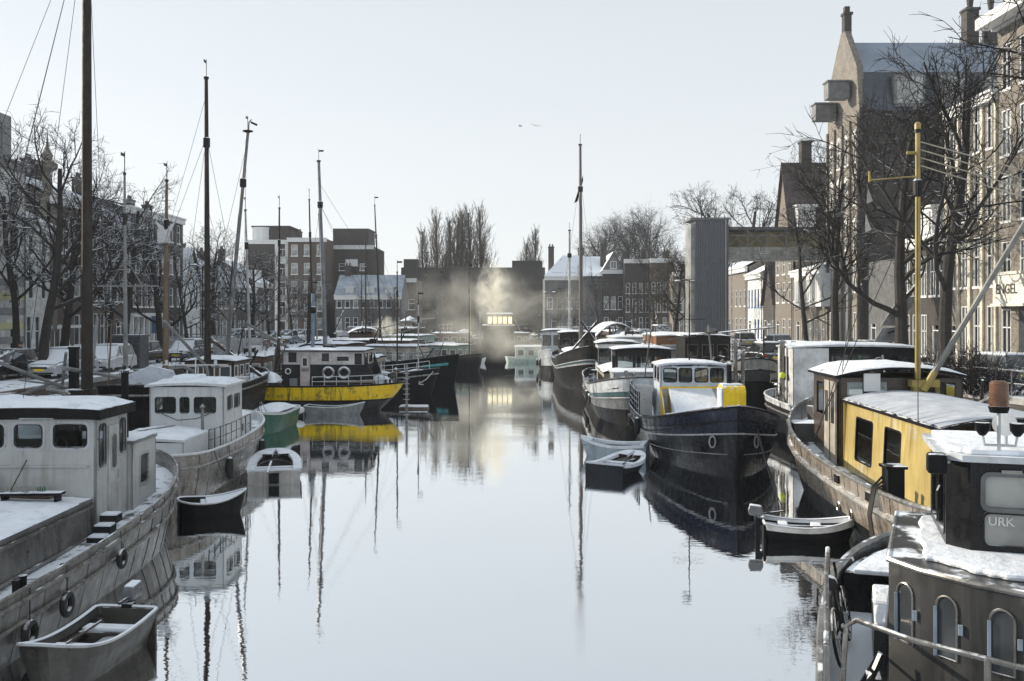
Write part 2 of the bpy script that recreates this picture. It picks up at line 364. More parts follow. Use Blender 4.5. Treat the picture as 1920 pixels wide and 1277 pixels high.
# ---------------------------------------------------------------- air and chimney smoke
def volume_mat(name, colr, dens, an=.3):
    m = bpy.data.materials.new(name); m.use_nodes = True; n = m.node_tree.nodes; l = m.node_tree.links; n.clear()
    o = n.new('ShaderNodeOutputMaterial'); v = n.new('ShaderNodeVolumePrincipled'); v.inputs['Color'].default_value = (*colr,1); v.inputs['Density'].default_value = dens
    v.inputs['Anisotropy'].default_value = an; l.new(v.outputs[0], o.inputs['Volume']); return m, n, l, v
mb = MB(); mb.box(-75,75,-45,235,-3,36)
tag(mb.build('haze', volume_mat('haze_air', (.90,.93,.98), .0003)[0]), kind='stuff')
def smoke(label, c, r, dens, seed, scale=.35, dirv=(1,0,1)):
    """a drifting plume: soft-edged noise density in an ellipsoidal domain"""
    mb = MB(); mb.grid(lambda u, v: (math.cos(2*math.pi*u)*math.sin(math.pi*v), math.sin(2*math.pi*u)*math.sin(math.pi*v), -math.cos(math.pi*v)), 20, 10)
    m, n, l, v = volume_mat('smoke_%d' % seed, (.99,.965,.87), 0, .45)
    tc = n.new('ShaderNodeTexCoord'); ln = n.new('ShaderNodeVectorMath'); ln.operation = 'LENGTH'; l.new(tc.outputs['Object'], ln.inputs[0])
    fr = n.new('ShaderNodeMapRange'); fr.inputs[1].default_value = 1.0; fr.inputs[2].default_value = .1; l.new(ln.outputs['Value'], fr.inputs[0])
    mp = n.new('ShaderNodeMapping'); mp.inputs['Scale'].default_value = r; mp.inputs['Location'].default_value = (seed*3.1, seed, 0); l.new(tc.outputs['Object'], mp.inputs[0])
    t = n.new('ShaderNodeTexNoise'); t.inputs['Scale'].default_value = scale; t.inputs['Detail'].default_value = 5; t.inputs['Roughness'].default_value = .62; t.inputs['Distortion'].default_value = .8; l.new(mp.outputs[0], t.inputs['Vector'])
    r2 = n.new('ShaderNodeMapRange'); r2.inputs[1].default_value = .42; r2.inputs[2].default_value = .68; l.new(t.outputs[0], r2.inputs[0])
    a = n.new('ShaderNodeMath'); a.operation = 'MULTIPLY'; l.new(fr.outputs[0], a.inputs[0]); l.new(r2.outputs[0], a.inputs[1])
    b = n.new('ShaderNodeMath'); b.operation = 'MULTIPLY'; l.new(a.outputs[0], b.inputs[0]); b.inputs[1].default_value = dens; l.new(b.outputs[0], v.inputs['Density'])
    o = mb.build('smoke', m, None, True); o.location = c; o.scale = r
    tag(o, label, 'smoke', kind='stuff')
smoke('white chimney smoke rising beside the lit cabin windows', pt(925,552,20), (2.0,2.0,3.4), 2.2, 1, 1.0)
smoke('thin grey smoke drifting in front of the dark brick block', pt(880,575,19), (8.5,4,4.4), .20, 2, .35)
smoke('low brownish smoke lying over the moored boats at the canal end', pt(950,635,19), (9.5,5,2.6), .28, 3, .4)
smoke('grey smoke blowing to the right of the lit cabin', pt(1000,555,18), (7.5,4,3.6), .15, 4, .35)
smoke('small white puff over the houseboats left of the channel', pt(725,622,19), (1.6,1.3,1.7), 2.4, 5, 1.2)
# ---------------------------------------------------------------- buildings
BR1 = M('brown_brick', (.085,.066,.054), .85, brick=(.16,.15,.14), var=.22, streak=.35, sc=(.05,.045,.04))
BR2 = M('dark_brick', (.050,.045,.042), .85, brick=(.09,.085,.08), var=.22, streak=.35, sc=(.035,.03,.03))
BR3 = M('ochre_brick', (.165,.148,.125), .85, brick=(.27,.25,.22), var=.18, streak=.3, sc=(.12,.09,.07))
BR4 = M('warehouse_brick', (.175,.16,.138), .85, brick=(.27,.25,.23), var=.35, streak=.75, sc=(.09,.075,.06), vs=.9)
GREYR = M('grey_render', (.11,.115,.12), .85, streak=.4, sc=(.12,.12,.12))
WHR = M('white_render', (.62,.63,.63), .8, streak=.35, sc=(.35,.34,.32))
WTRIM = M('white_trim', (.68,.69,.69), .6, snow=.5, var=.06)
GTRIM = M('grey_trim', (.16,.165,.17), .6, snow=.5)
TILE = M('roof_tiles', (.085,.07,.065), .75, snow=.62, sn=.55, var=.3, bump=.5, bs=5)
TILES = M('snowy_roof', (.10,.10,.11), .75, snow=.74, sn=.35, var=.3)
SLATE = M('dark_slate', (.045,.045,.048), .6, snow=.35, sn=.6, var=.3)
DOORG = M('dark_door', (.03,.035,.04), .4)
_wm = {}
def window_mesh(w, h, fm, gm, mul, key):
    k = (round(w,2), round(h,2), fm.name, gm.name, mul)
    if k in _wm: return _wm[k]
    mb = MB(); f = .07
    for a in ((-f/2-.02,f,-.02,h+.02),(w-f,w+f/2+.02,-.02,h+.02)): mb.box(a[0],a[1],-.03,.06,a[2],a[3])
    mb.box(0,w,-.03,.06,h-f,h+.03); mb.box(-.1,w+.1,-.09,.06,-.1,.05)
    if mul in (1,3): mb.box(w/2-.035,w/2+.035,0,.06,0,h)
    if mul in (2,3): mb.box(0,w,0,.06,h*.6-.035,h*.6+.035)
    mb.add([(0,.08,0),(w,.08,0),(w,.08,h),(0,.08,h)], [(0,1,2,3)], 1)
    o = mb.build('window', [fm, gm]); me = o.data; bpy.data.objects.remove(o); _wm[k] = me; return me
def put_window(parent, x, z, w, h, fm=None, gm=None, mul=2, y=0, name='window'):
    o = bpy.data.objects.new(name, window_mesh(w, h, fm or WTRIM, gm or DGLASS, mul, 0)); col.objects.link(o); o.parent = parent; o.location = (x, y+.04, z); return o
def building(label, loc, rz, w, d, h, wall, floors, roof=None, name='brick_house', cat='house', side=None, cornice=WTRIM, group=None,
             ww=1.0, base=None, door=1, fm=None, gm=None, mul=2, chim=1, roofh=3.2, arch=False, gable=None, rooftop=None, band=None, sidewin=None, z0=0.0):
    """front on local y=0 facing -y, from x=0 to w, depth d to +y. floors = [(sill z, height, columns)]"""
    t = thing(name, label, cat, loc, rz, group)
    mb = MB(); ops = []
    for (sz, wh, n) in floors:
        gap = w / n
        for i in range(n): cx = gap*(i+.5); ops.append((cx-ww/2, cx+ww/2, sz, sz+wh))
    dops = []
    if door:
        dx = w*.5 if door == 2 else w*.16 if door == 1 else w*.78
        ops = [o for o in ops if not (o[2] < 2.4 and o[1] > dx-.7 and o[0] < dx+.7)]; dops = [(dx-.5, dx+.5, .15, 2.5)]
    panel(mb, (0,0,z0), (1,0,0), (0,0,1), w, h, ops+dops, .22)
    mb.add([(w,0,z0),(w,d,z0),(w,d,h),(w,0,h)], [(0,1,2,3)]); mb.add([(0,d,z0),(0,0,z0),(0,0,h),(0,d,h)], [(0,1,2,3)])
    mb.add([(w,d,z0),(0,d,z0),(0,d,h),(w,d,h)], [(0,1,2,3)])
    if gable == 'front' and roof:
        for y in (0, d): mb.slab((0,y,h) if y == 0 else (w,y,h), (1 if y == 0 else -1,0,0), (0,0,1), [(0,0),(w,0),(w/2,roofh)], .2)
    if gable == 'side' and roof:
        mb.slab((0,d,h), (0,-1,0), (0,0,1), [(0,0),(d,0),(d/2,roofh)], .2); mb.slab((w,0,h), (0,1,0), (0,0,1), [(0,0),(d,0),(d/2,roofh)], .2)
    mb.build('wall', side or wall if False else wall, t)
    for o in ops: put_window(t, o[0], o[2], o[1]-o[0], o[3]-o[2], fm, gm if gm else (LGLASS if rnd.random() < .25 else DGLASS), mul)
    for o in dops:
        q = MB(); q.box(o[0],o[1],.08,.12,o[2],o[3]-.35); q.box(o[0],o[0]+.08,-.02,.14,o[2],o[3],1); q.box(o[1]-.08,o[1],-.02,.14,o[2],o[3],1); q.box(o[0]+.08,o[1]-.08,-.02,.14,o[3]-.35,o[3]-.27,1)
        q.build('door', [DOORG, WTRIM], t)
    if band:
        q = MB()
        for z in band: q.box(-.02,w+.02,-.05,-.002,z,z+.22)
        q.build('stone_band', WTRIM, t)
    if base: q = MB(); q.box(-.02,w+.02,-.08,-.003,.0,base); q.build('plinth', GTRIM, t)
    if cornice:
        q = MB(); q.box(-.08,w+.08,-.32,-.002,h-.45,h+.02); q.box(-.12,w+.12,-.45,-.002,h+.02,h+.16); q.build('cornice', cornice, t)
    q = MB(); q.cyl((w-.18,-.12,.1),(w-.18,-.12,h-.1),.05,n=6); q.build('drainpipe', GTRIM, t)
    ro = None
    if roof:
        q = MB(); T = .15
        if gable == 'front': 
            q.add([(-.2,-.3,h-.05),(w/2,-.3,h+roofh+.1),(w/2,d+.2,h+roofh+.1),(-.2,d+.2,h-.05)], [(3,2,1,0)]); q.add([(w+.2,-.3,h-.05),(w/2,-.3,h+roofh+.1),(w/2,d+.2,h+roofh+.1),(w+.2,d+.2,h-.05)], [(0,1,2,3)])
            q.add([(-.2,-.3,h-.3),(w/2,-.3,h+roofh-.15),(w/2,-.3,h+roofh+.1),(-.2,-.3,h-.05)], [(0,1,2,3)]); q.add([(w+.2,-.3,h-.3),(w/2,-.3,h+roofh-.15),(w/2,-.3,h+roofh+.1),(w+.2,-.3,h-.05)], [(0,1,2,3)])
        elif gable == 'side':
            q.add([(-.1,-.35,h+.17),(w+.1,-.35,h+.17),(w+.1,d/2,h+roofh+.1),(-.1,d/2,h+roofh+.1)], [(0,1,2,3)]); q.add([(-.1,d+.3,h-.05),(w+.1,d+.3,h-.05),(w+.1,d/2,h+roofh+.1),(-.1,d/2,h+roofh+.1)], [(3,2,1,0)])
        elif gable == 'hip':
            k = min(w, d)*.32
            c = [(-.2,-.4,h+.17),(w+.2,-.4,h+.17),(w+.2,d+.2,h+.17),(-.2,d+.2,h+.17),(k,k,h+roofh),(w-k,k,h+roofh),(w-k,d-k,h+roofh),(k,d-k,h+roofh)]
            q.add(c, [(0,1,5,4),(1,2,6,5),(2,3,7,6),(3,0,4,7),(4,5,6,7)])
        else: q.box(.02,w-.02,.02,d-.02,h-.1,h+.05); 
        ro = q.build('roof', roof, t)
        for i in range(chim):
            cx = w*(.12 if i == 0 else .85); cy = d*.5 if gable == 'side' else d*.35; ztop = h+(roofh if gable else 0)
            c = MB(); c.box(cx-.45,cx+.45,cy-.35,cy+.35,h+.1,ztop+1.3); c.box(cx-.52,cx+.52,cy-.42,cy+.42,ztop+1.3,ztop+1.45)
            for k in (-.22,.22): c.cyl((cx+k,cy,ztop+1.45),(cx+k,cy,ztop+1.85),.13,.11,8)
            c.build('chimney', BR2, ro)
    return t, ro
def dormer(parent, x, z, w, h, y=.25, depth=2.2, m=None, n=1):
    q = MB(); q.box(x,x+w,y,y+depth,z,z+h); q.box(x-.15,x+w+.15,y-.15,y+depth,z+h,z+h+.14)
    d = q.build('dormer', m or WTRIM, parent)
    for i in range(n):
        g = w/n; o = bpy.data.objects.new('window', window_mesh(g*.66, h*.7, WTRIM, DGLASS, 2, 0)); col.objects.link(o); o.parent = d; o.location = (x+g*i+g*.17, y-.07, z+h*.15)
LR, RR = R(90), R(-90)
FL = lambda n, f, h=3.2, s=.9, wh=1.9, g=1: [(s+(0 if i == 0 else .1)+h*i, wh, n) for i in range(f)]
# left row, facades on x=-33 facing the canal; rotation +90: local x -> +y
def left(label, y0, y1, h, wall, floors, **k): return building(label, (-33, y0, HQ), LR, y1-y0, 9, h, wall, floors, **k)
# modern block at the left edge
left('tall brown brick town house added out of view beside the modern block for shading', 34, 45.8, 12.2, BR1, FL(6,3,3.5), name='town_house', roof=SLATE, gable='side', roofh=2)  # unseen house added to keep the sun off the near left boats
left('long dark brick town house added out of view on the left quay for shading', 14, 33.8, 11.5, BR2, FL(9,3,3.4), name='town_house', roof=TILES, gable='side', roofh=2.4)  # second unseen house, added so its shadow covers the near left boats
YB = M('yellow_band_render', (.62,.60,.36), .8, var=.08); GP = M('grey_panel', (.27,.28,.30), .6, var=.08, streak=.3, sc=(.15,.15,.16))
t, ro = left('pale grey modern apartment block with yellow and grey striped ground floors at the left edge', 46, 65, 13.2, WHR, FL(7,4,3.1,.9,1.8), name='apartment_block', cat='building', ww=1.0, door=0, cornice=GTRIM, roof=SLATE, chim=0, gm=DGLASS, fm=GTRIM, mul=1)
q = MB()
for k in range(6): q.box(-.02,19.02,-.06,-.003,.35+k*.95,.8+k*.95, k % 2)
q.build('striped_cladding', [YB, GP], t)
q = MB(); q.box(0,19,.9,8.5,13.3,16.6); pent = q.build('penthouse', GTRIM, t)
for k in range(6): put_window(t, 1.2+k*3, 13.8, 1.6, 2.2, GTRIM, DGLASS, 1, y=.82)
left('narrow white house with tall blue grey windows next to the modern block', 65, 68.6, 9.4, WHR, [(.5,2.6,3),(4.3,2.6,2),(7.3,1.4,2)], name='town_house', ww=.72, roof=TILES, gable='side', roofh=2.6, door=0, chim=1)
t, ro = left('brown brick house with a slender stone spire and banded front on the left quay', 68.6, 75.4, 11.6, BR1, FL(4,3,3.5,.9,2.3), name='town_house', roof=SLATE, gable='side', roofh=2.2, band=(2.2,4.4,7.6), chim=2)
q = MB(); q.lathe([(.7,-9),(.7,.2),(.85,.3),(.85,.5),(.4,1.2),(.32,2.5),(.7,2.75),(.75,3.05),(.3,3.35),(.42,3.7),(.1,4.3),(.02,5.6)], 8, (.6,.5,11.0)); q.build('spire', BR3, t)
left('brown brick town house with white ground floor bays left of the big tree', 75.4, 82, 11.0, BR1, FL(5,3,3.4,.8,2.5), name='town_house', roof=TILE, gable='side', roofh=2.6, ww=.8, door=3)
t, ro = left('dark brick house with a long white shop front under a flat cornice', 82, 90, 12.4, BR2, FL(6,4,3.0,.8,2.0), name='town_house', roof=SLATE, gable='side', roofh=1.2, ww=.75)
q = MB(); q.box(0,8,-.7,-.01,3.0,3.35); [q.box(x-.12,x+.12,-.6,-.3,0,3.0) for x in (.2,1.4,2.6,3.8,5,6.2,7.4,7.85)]; q.build('shop_front', WTRIM, t)
left('tall plain dark brick house with a flat roof and end chimney', 90, 96, 12.6, BR2, FL(3,4,3.1,.8,1.8), name='town_house', roof=TILES, chim=2, ww=.95)
left('white gabled warehouse house with barn doors near the far end of the left row', 96, 101.5, 6.4, WHR, FL(3,2,3,.6,1.8), name='gabled_house', roof=TILES, gable='front', roofh=3.6, ww=.7, cornice=None, door=2)
for i, (a, b, h, wl, lab) in enumerate([(101.5,108,6.2,BR1,'low brown brick house just beyond the white gabled one'),(108,115,6.8,BR3,'low ochre brick house with snowy roof between two brown ones'),(115,123,6.4,BR2,'low dark brick house with snowy roof near the flats'),(123,131,7.2,BR1,'brown brick house ending the low row before the flats')]):
    t, ro = left(lab, a, b, h, wl, FL(4,2,3,.8,1.7), name='terraced_house', roof=TILES, gable='side', roofh=3, group='low terraced houses on the left quay', ww=.8); dormer(t, 2.4, h+.3, 1.8, 1.4)

def front(label, px0, px1, ytop, s, wall, floors, d=10, **k):
    x0 = X(px0, s); w = (px1-px0)/s; h = Hh(ytop, s)-HQ
    return building(label, (x0, F/s, HQ), k.pop('rz', 0), w, d, h, wall, floors, **k)
# flats behind the masts
fl = [(1.0+2.75*i, 1.7, 4) for i in range(7)]
t, ro = front('brick block of flats with white balconies behind the left masts', 540, 612, 448, 12.5, BR1, [(1.0+2.75*i, 1.7, 3) for i in range(5)], d=12, name='apartment_block', cat='building', door=0, ww=.95, roof=SLATE, cornice=WTRIM, gm=LGLASS, chim=1)
t, ro = front('taller brown wing of the flats with glazed stair tower and white frame', 462, 539, 452, 12.4, BR2, [], d=12, name='apartment_block', cat='building', door=0, roof=SLATE, cornice=WTRIM, chim=0)
q = MB()
for px in (462, 519, 538): q.box((px-462)/12.4-.25,(px-462)/12.4+.25,-.2,-.01,0,14.2)
q.build('white_frame', WTRIM, t)
for k in range(4):
    q = MB(); z = 2.2+k*2.9; q.box(4.7,6.3,-1.2,-.02,z,z+.15); f = q.build('balcony', WTRIM, t)
    q = MB(); q.box(4.7,6.3,-1.2,-1.16,z+.15,z+1.05); q.build('glass_front', LGLASS, f); put_window(t, 4.9, z+.2, 1.2, 2.0, WTRIM, LGLASS, 1, y=-.1)
q = MB(); q.box(.6,5.7,2,9,14.0,16.6); q.box(.3,6.2,1.6,9.4,16.6,16.8); q.build('roof_house', BR2, t)
q = MB(); q.lathe([(2,13.9),(2,16.4),(2.1,16.4),(2.1,16.6)], 14, (1.6,3.5,0)); q.build('round_lantern', WTRIM, t)
t, ro = front('dark brick tower block with rounded corner and glazed balconies', 622, 700, 462, 12, BR2, [(2+2.7*i, 1.1, 2) for i in range(4)], d=12, name='tower_block', cat='building', door=0, roof=SLATE, cornice=WTRIM, chim=0, ww=1.0)
q = MB(); q.prism([(0,1),(5.6,1),(5.6,8),(0,8)], 13.0, 16.6); q.prism([(0,1),(5.6,1),(5.9,8),(0,8)], 16.6, 16.75); q.build('plant_room', BR2, t)
q = MB(); q.lathe([(1.8,0),(1.8,13.2)], 20, (6.2,1.6,0)); q.build('rounded_corner', BR2, t, True)
for k in range(4): q = MB(); q.box(2.3,4.2,-.9,-.02,2.6+2.7*k,2.75+2.7*k); q.box(2.3,4.2,-.9,-.86,2.75+2.7*k,3.7+2.7*k); q.build('balcony', WTRIM, t)
t, ro = front('pale classical house with columns and blue snowy roof in front of the tower block', 628, 752, 556, 13, GREYR, [(.9,1.9,8),(4.2,1.6,8)], d=9, name='villa', roof=M('frosted_slate', (.27,.31,.36), .6, var=.25, vs=.6), gable='side', roofh=3.2, door=2, ww=.7)
for x in (1.5,4.5,7.2): dormer(t, x, 5.9, 1.1, 1.2)
t, ro = front('low brown brick building left of the dark factory block', 716, 780, 524, 12, BR1, [(.9,1.6,4),(4.0,1.6,4)], d=10, name='brick_building', cat='building', door=3, ww=1.0, roof=SLATE, chim=0)
# dark factory block behind the smoke
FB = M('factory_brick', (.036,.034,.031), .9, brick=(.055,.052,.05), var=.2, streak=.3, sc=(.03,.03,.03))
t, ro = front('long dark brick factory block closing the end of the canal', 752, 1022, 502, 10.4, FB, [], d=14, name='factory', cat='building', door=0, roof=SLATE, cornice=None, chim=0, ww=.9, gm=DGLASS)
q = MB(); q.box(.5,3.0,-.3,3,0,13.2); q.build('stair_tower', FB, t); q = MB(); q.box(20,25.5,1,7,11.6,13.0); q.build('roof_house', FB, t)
# right of the smoke: big house with snowy gable, brick terrace
t, ro = front('long house with dark hipped roof partly hidden by smoke', 1022, 1132, 520, 12, GREYR, [(.8,1.8,6),(4.1,1.8,6)], d=11, name='town_house', roof=TILE, gable='hip', roofh=3.6, ww=.8)
for x in (1.2,3.4): dormer(t, x, 8.5, 1.2, 1.2)
t, ro = front('brick house with a white painted gable and snow on its steep roof', 1130, 1170, 508, 12.2, BR2, [(.8,2.0,3),(4.0,2.0,3)], d=10, name='gabled_house', roof=TILES, gable='front', roofh=2.9, cornice=WTRIM, ww=.7, door=2)
q = MB(); q.slab((0,-.06,9.9),(1,0,0),(0,0,1),[(0,0),(3.28,0),(1.64,2.85)],.05); q.build('white_gable', GREYP, t); put_window(t, 1.2, 10.3, .9, 1.1, WTRIM, DGLASS, 1, y=-.12)
t, ro = front('snow covered steep roof house left of the white gable', 1088, 1130, 520, 12.1, GREYR, [], d=9, name='gabled_house', roof=TILES, gable='side', roofh=3.4, cornice=None, door=0)
for i, (a, b, yt, s, wl, lab) in enumerate([(1171,1220,488,12.4,BR2,'dark brick terrace house right of the white gable'),(1220,1262,487,12.6,BR1,'brown brick terrace house with white window heads and tall chimney'),(1262,1299,512,13,BR3,'ochre brick house beside the steel lift tower')]):
    front(lab, a, b, yt, s, wl, [(.7,2.1,4),(3.6,2.0,4)]+([(6.4,1.6,4)] if yt < 500 else []), d=10, name='terraced_house', roof=TILES, gable=None, chim=2, ww=.55, group='terraced houses at the far right bend')

# right row, facades on x=27 facing the canal; rotation -90: local x -> -y, so give the far end first
def right(label, y0, y1, h, wall, floors, d=11, **k): return building(label, (27, y1, HQ), RR, y1-y0, d, h, wall, floors, **k)
def from_px(px): return F/((px-960)/27.0)
t, ro = right('tall brick building with white cornice and name board at the right edge', 42, 53.4, 19.4, BR4, FL(6,5,3.6,1.0,2.5), name='town_house', roof=SLATE, chim=1, ww=1.0, door=0, mul=3)
q = MB(); q.box(.5,4.2,-.5,-.05,3.8,5.35); q.box(.35,4.4,-.6,-.05,5.35,5.5); q.box(.35,4.4,-.6,-.05,3.65,3.8); sg = q.build('name_board', M('cream_board', (.74,.72,.64), .6, var=.04), t)
text_part('ENGEL', 'lettering', M('board_letters', (.06,.06,.055), .6), sg, (1.95,-.52,4.55), (R(90),0,0), .74)
q = MB(); q.box(2.3,3.9,-.03,.05,.1,3.6); q.build('dark_doorway', DOORG, t)
q = MB(); q.box(-.1,11.5,-1.2,-.46,19.0,19.6); q.build('white_eaves', WTRIM, t)
t, ro = right('town house with broad cream pilasters and slanting white cornice behind the bare trees', 53.4, 59.6, 15.6, BR4, FL(4,4,3.9,.8,2.9), name='town_house', roof=SLATE, chim=2, ww=.85, mul=3, gable='side', roofh=2)
q = MB(); 
for x in (.1,1.6,3.1,4.6,6.1): q.box(x-.16,x+.16,-.14,-.003,0,15.1)
q.build('pilasters', M('cream_stone', (.62,.58,.48), .7, streak=.5, sc=(.3,.27,.2)), t)
t, ro = right('low house with snow covered roof, white cornice and tall grey blue windows', 59.6, 66.3, 8.0, BR2, [(.5,2.7,5),(4.4,2.6,5)], name='town_house', roof=TILES, gable='side', roofh=2.8, ww=.85, mul=3, door=3)
dormer(t, 2.3, 8.3, 1.7, 1.9)
left_d = None
# the warehouse
WY0, WY1 = from_px(1611), from_px(1552)
WW = WY1-WY0; wl = 13.0; wh = 22.6
t, ro = building('tall brick warehouse with stepped gable, hoist beams and arched windows', (27, WY1, HQ), RR, WW, wl, 19.2, BR4, [(1.0,2.4,4),(5.0,2.2,4),(8.4,2.2,4),(11.8,2.0,4),(15.2,2.2,4)], name='warehouse', cat='warehouse', ww=.7, door=0, cornice=None, roof=None, mul=3)
q = MB(); q.slab((0,0,19.2),(1,0,0),(0,0,1),[(0,0),(WW,0),(WW*.93,3.4),(WW*.56,7.0),(WW*.44,7.0),(WW*.07,3.4)],.5); q.build('gable', BR4, t)
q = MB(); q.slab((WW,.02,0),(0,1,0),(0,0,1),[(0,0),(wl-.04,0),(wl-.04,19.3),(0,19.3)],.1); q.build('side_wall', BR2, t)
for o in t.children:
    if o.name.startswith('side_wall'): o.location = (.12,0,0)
q = MB()
for x in (.15,1.95,3.75,5.55,WW-.15):
    if x < WW: q.box(x-.14,x+.14,-.16,-.003,.2,18.6)
q.build('pilasters', BR3, t)
for i in range(4):
    for z_ in (5.0,8.4,11.8,15.2):
        q = MB(); cx_ = WW/4*(i+.5); q.slab((cx_,-.02,z_+2.1),(1,0,0),(0,0,1),[(-.55,0),(.55,0)]+[(.55*math.cos(a_),.5*math.sin(a_)) for a_ in [k*math.pi/6 for k in range(1,6)]],.06); q.build('arch_head', WTRIM, t)
q = MB(); a = [(WW+.3,.4,19.0),(WW*.93,.4,22.2),(WW*.5,.4,25.4),(WW*.07,.4,22.2),(-.3,.4,19.0)]; b = [(x,wl,z) for x,_,z in a]
q.add(a+b, [(i,i+1,6+i,5+i) for i in (1,2)]); rf = q.build('roof', M('shaded_snow_roof', (.20,.24,.30), .5, var=.15, vs=.4), t)  # snow roof; its blue-grey shade is put into the colour
q = MB(); q.add(a+b, [(i,i+1,6+i,5+i) for i in (0,3)]); q.build('mansard_slope', M('mansard_slate', (.05,.06,.075), .3, var=.3, vs=.5), t)
q = MB(); q.box(WW*.46,WW*.55,.02,.6,26,27.6); q.box(WW*.45,WW*.56,-.05,.7,27.6,27.8); q.box(WW*.475,WW*.535,.1,.5,27.8,28.3); q.build('gable_finial', BR2, t)
for k, x in enumerate((2.6,6.0,9.4)):
    q = MB(); q.box(WW-.2,WW+.32,x,x+2.4,19.3,22.0); d = q.build('roof_window', GTRIM, t)
    q = MB(); q.add([(WW+.34,x+.2,19.6),(WW+.34,x+2.2,19.6),(WW+.34,x+2.2,21.7),(WW+.34,x+.2,21.7)], [(0,1,2,3)]); q.build('pane', LGLASS, d)
for x, z, n in ((WW*.30,19.3,0),(WW*.72,20.4,1)):
    q = MB(); q.box(x-.55,x+.55,-1.9,-.2,z,z+1.3); q.box(x-.65,x+.65,-2.0,-.1,z+1.3,z+1.42); q.build('hoist_box', GTRIM, t)
for x in (10.5,12.2):
    c = MB(); c.box(3.0,4.0,x-.5,x+.5,25,28.0-(x-10.5)*.5); c.box(2.9,4.1,x-.6,x+.6,28-(x-10.5)*.5,28.2-(x-10.5)*.5); c.cyl((3.5,x,28.2),(3.5,x,29),.2,.3,8); c.build('chimney', BR2, rf)
# small grey yard building and kiosk front before the warehouse
building('plain grey rendered annexe between the low house and the warehouse', (27.6, WY0-.1, HQ), RR, WY0-66.4-.1, 8, 7.2, GREYR, [(.9,1.7,2)], name='annexe', cat='building', roof=TILES, chim=0, cornice=None, door=1, ww=.8)
# house beyond the footbridge
t, ro = right('tall brick house with steep dark roof and pointed gable rising above the footbridge', 92.2, 98.5, 9.6, BR3, [(.6,2.2,3),(4.4,2.0,3),(7.2,1.6,3)], name='gabled_house', roof=TILE, gable='front', roofh=8.6, ww=.9, chim=0, mul=3, cornice=None)
q = MB(); q.box(2.7,3.7,1.6,2.6,17.4,20.2); q.box(2.6,3.8,1.5,2.7,20.2,20.4); q.build('chimney', BR2, ro)
q = MB(); q.box(4.4,6.2,.5,2.2,11.0,13.6); q.box(4.2,6.4,.3,2.4,13.6,13.8); q.build('dormer', WTRIM, ro)
t, ro = right('brick house with white bay windows under the footbridge', 82.3, 92.1, 7.2, BR3, [(.6,2.2,5),(4.4,2.0,3)], name='town_house', roof=TILE, gable='side', roofh=1.6, ww=.9, chim=1, mul=3)
for x in (3.0,6.6,9.2):
    q = MB(); q.box(x,x+1.5,-.8,-.01,3.9,6.6); q.box(x-.05,x+1.55,-.85,-.01,6.6,6.75); b = q.build('bay', WTRIM, t); put_window(t, x+.2, 4.4, 1.1, 1.9, WTRIM, DGLASS, 1, y=-.88)
t, ro = building('little tiled house with white gable on the street corner', (27, 103.1, HQ), RR, 4.5, 9, 4.2, BR2, [(.8,1.8,3)], name='gabled_house', roof=TILE, gable='front', roofh=5.0, ww=.8, door=2, cornice=None)
right('white fronted house with blue shutters behind the lift tower', 103.2, 110, 7.6, WHR, [(.7,2.0,5),(4.0,2.0,5)], name='town_house', roof=TILES, gable='side', roofh=3, ww=.6, fm=M('blue_trim', (.06,.16,.36), .5))
right('brick house partly hidden behind the lift tower', 110.2, 121, 8.6, BR3, FL(5,2,3.2), name='town_house', roof=TILES, gable='side', roofh=3, ww=.7)
# lift tower and footbridge
CORR = M('corrugated_steel', (.15,.16,.18), .45, metal=.3, var=.06, streak=.25, sc=(.12,.12,.13))
st = 22.0; y0 = F/st; x0 = X(1304,st); x1 = X(1366,st); zt = Hh(412,st)-HQ; w = x1-x0
t = thing('lift_tower', 'grey corrugated steel lift tower standing at the water\'s edge', 'tower', (x0, y0, HQ))
q = MB(); n = 30; pl = [(w*i/n, (.035 if i % 2 else -.035)) for i in range(n+1)]+[(w,3.0),(0,3.0)]; q.prism(pl, 0, zt); q.build('cladding', CORR, t)
q = MB(); q.box(-.35,-.02,.2,2.9,0,zt-.3); q.build('glazed_side', LGLASS, t); q = MB(); q.box(-.45,w+.1,-.1,3.1,zt,zt+.18); q.build('roof', GTRIM, t)
for z_ in (zt*.35, zt*.68): q = MB(); q.box(-.01,w+.01,-.055,-.04,z_,z_+.07); q.build('panel_joint', GTRIM, t)
q = MB(); q.box(.8,1.8,-.07,-.045,0,2.1); q.build('service_door', GTRIM, t)
q = MB(); q.cyl((w-.25,-.08,0),(w-.25,-.08,zt),.035,n=6); q.build('conduit', ALU, t)
bx0 = x1+.05; bx1 = 27.0; zb0 = Hh(487,st); zb1 = Hh(462,st); zr = Hh(430,st)
t = thing('footbridge', 'covered steel footbridge running from the lift tower to the warehouse', 'bridge', (0, y0+.6, 0))
q = MB(); 
for i in range(6): q.box(bx0,bx1,0-.02*(i%2),.08,zb0+(zb1-zb0)*i/6,zb0+(zb1-zb0)*(i+1)/6-.01)
q.box(bx0,bx1,.1,2.2,zb0,zb0+.15); q.build('girder', M('galvanised_panel', (.26,.27,.26), .5, metal=.3, streak=.3), t)
q = MB(); nb = 5; L = bx1-bx0
for i in range(nb+1): x = bx0+.05+(L-.1)*i/nb; q.box(x-.05,x+.05,0,.1,zb1,zr)
for i in range(nb): a = bx0+L*i/nb; b = bx0+L*(i+1)/nb; q.bar((a,.05,zb1),(b,.05,zr),.06,.06); q.bar((a,.04,zr),(b,.04,zb1),.06,.06)
q.box(bx0,bx1,0,.1,zb1+.95,zb1+1.03); q.build('truss', GTRIM, t)
q = MB(); q.box(bx0,bx1,2.1,2.15,zb1,zr); q.build('rear_glazing', M('ochre_glazing', (.42,.36,.22), .3, var=.3, vs=.6), t)
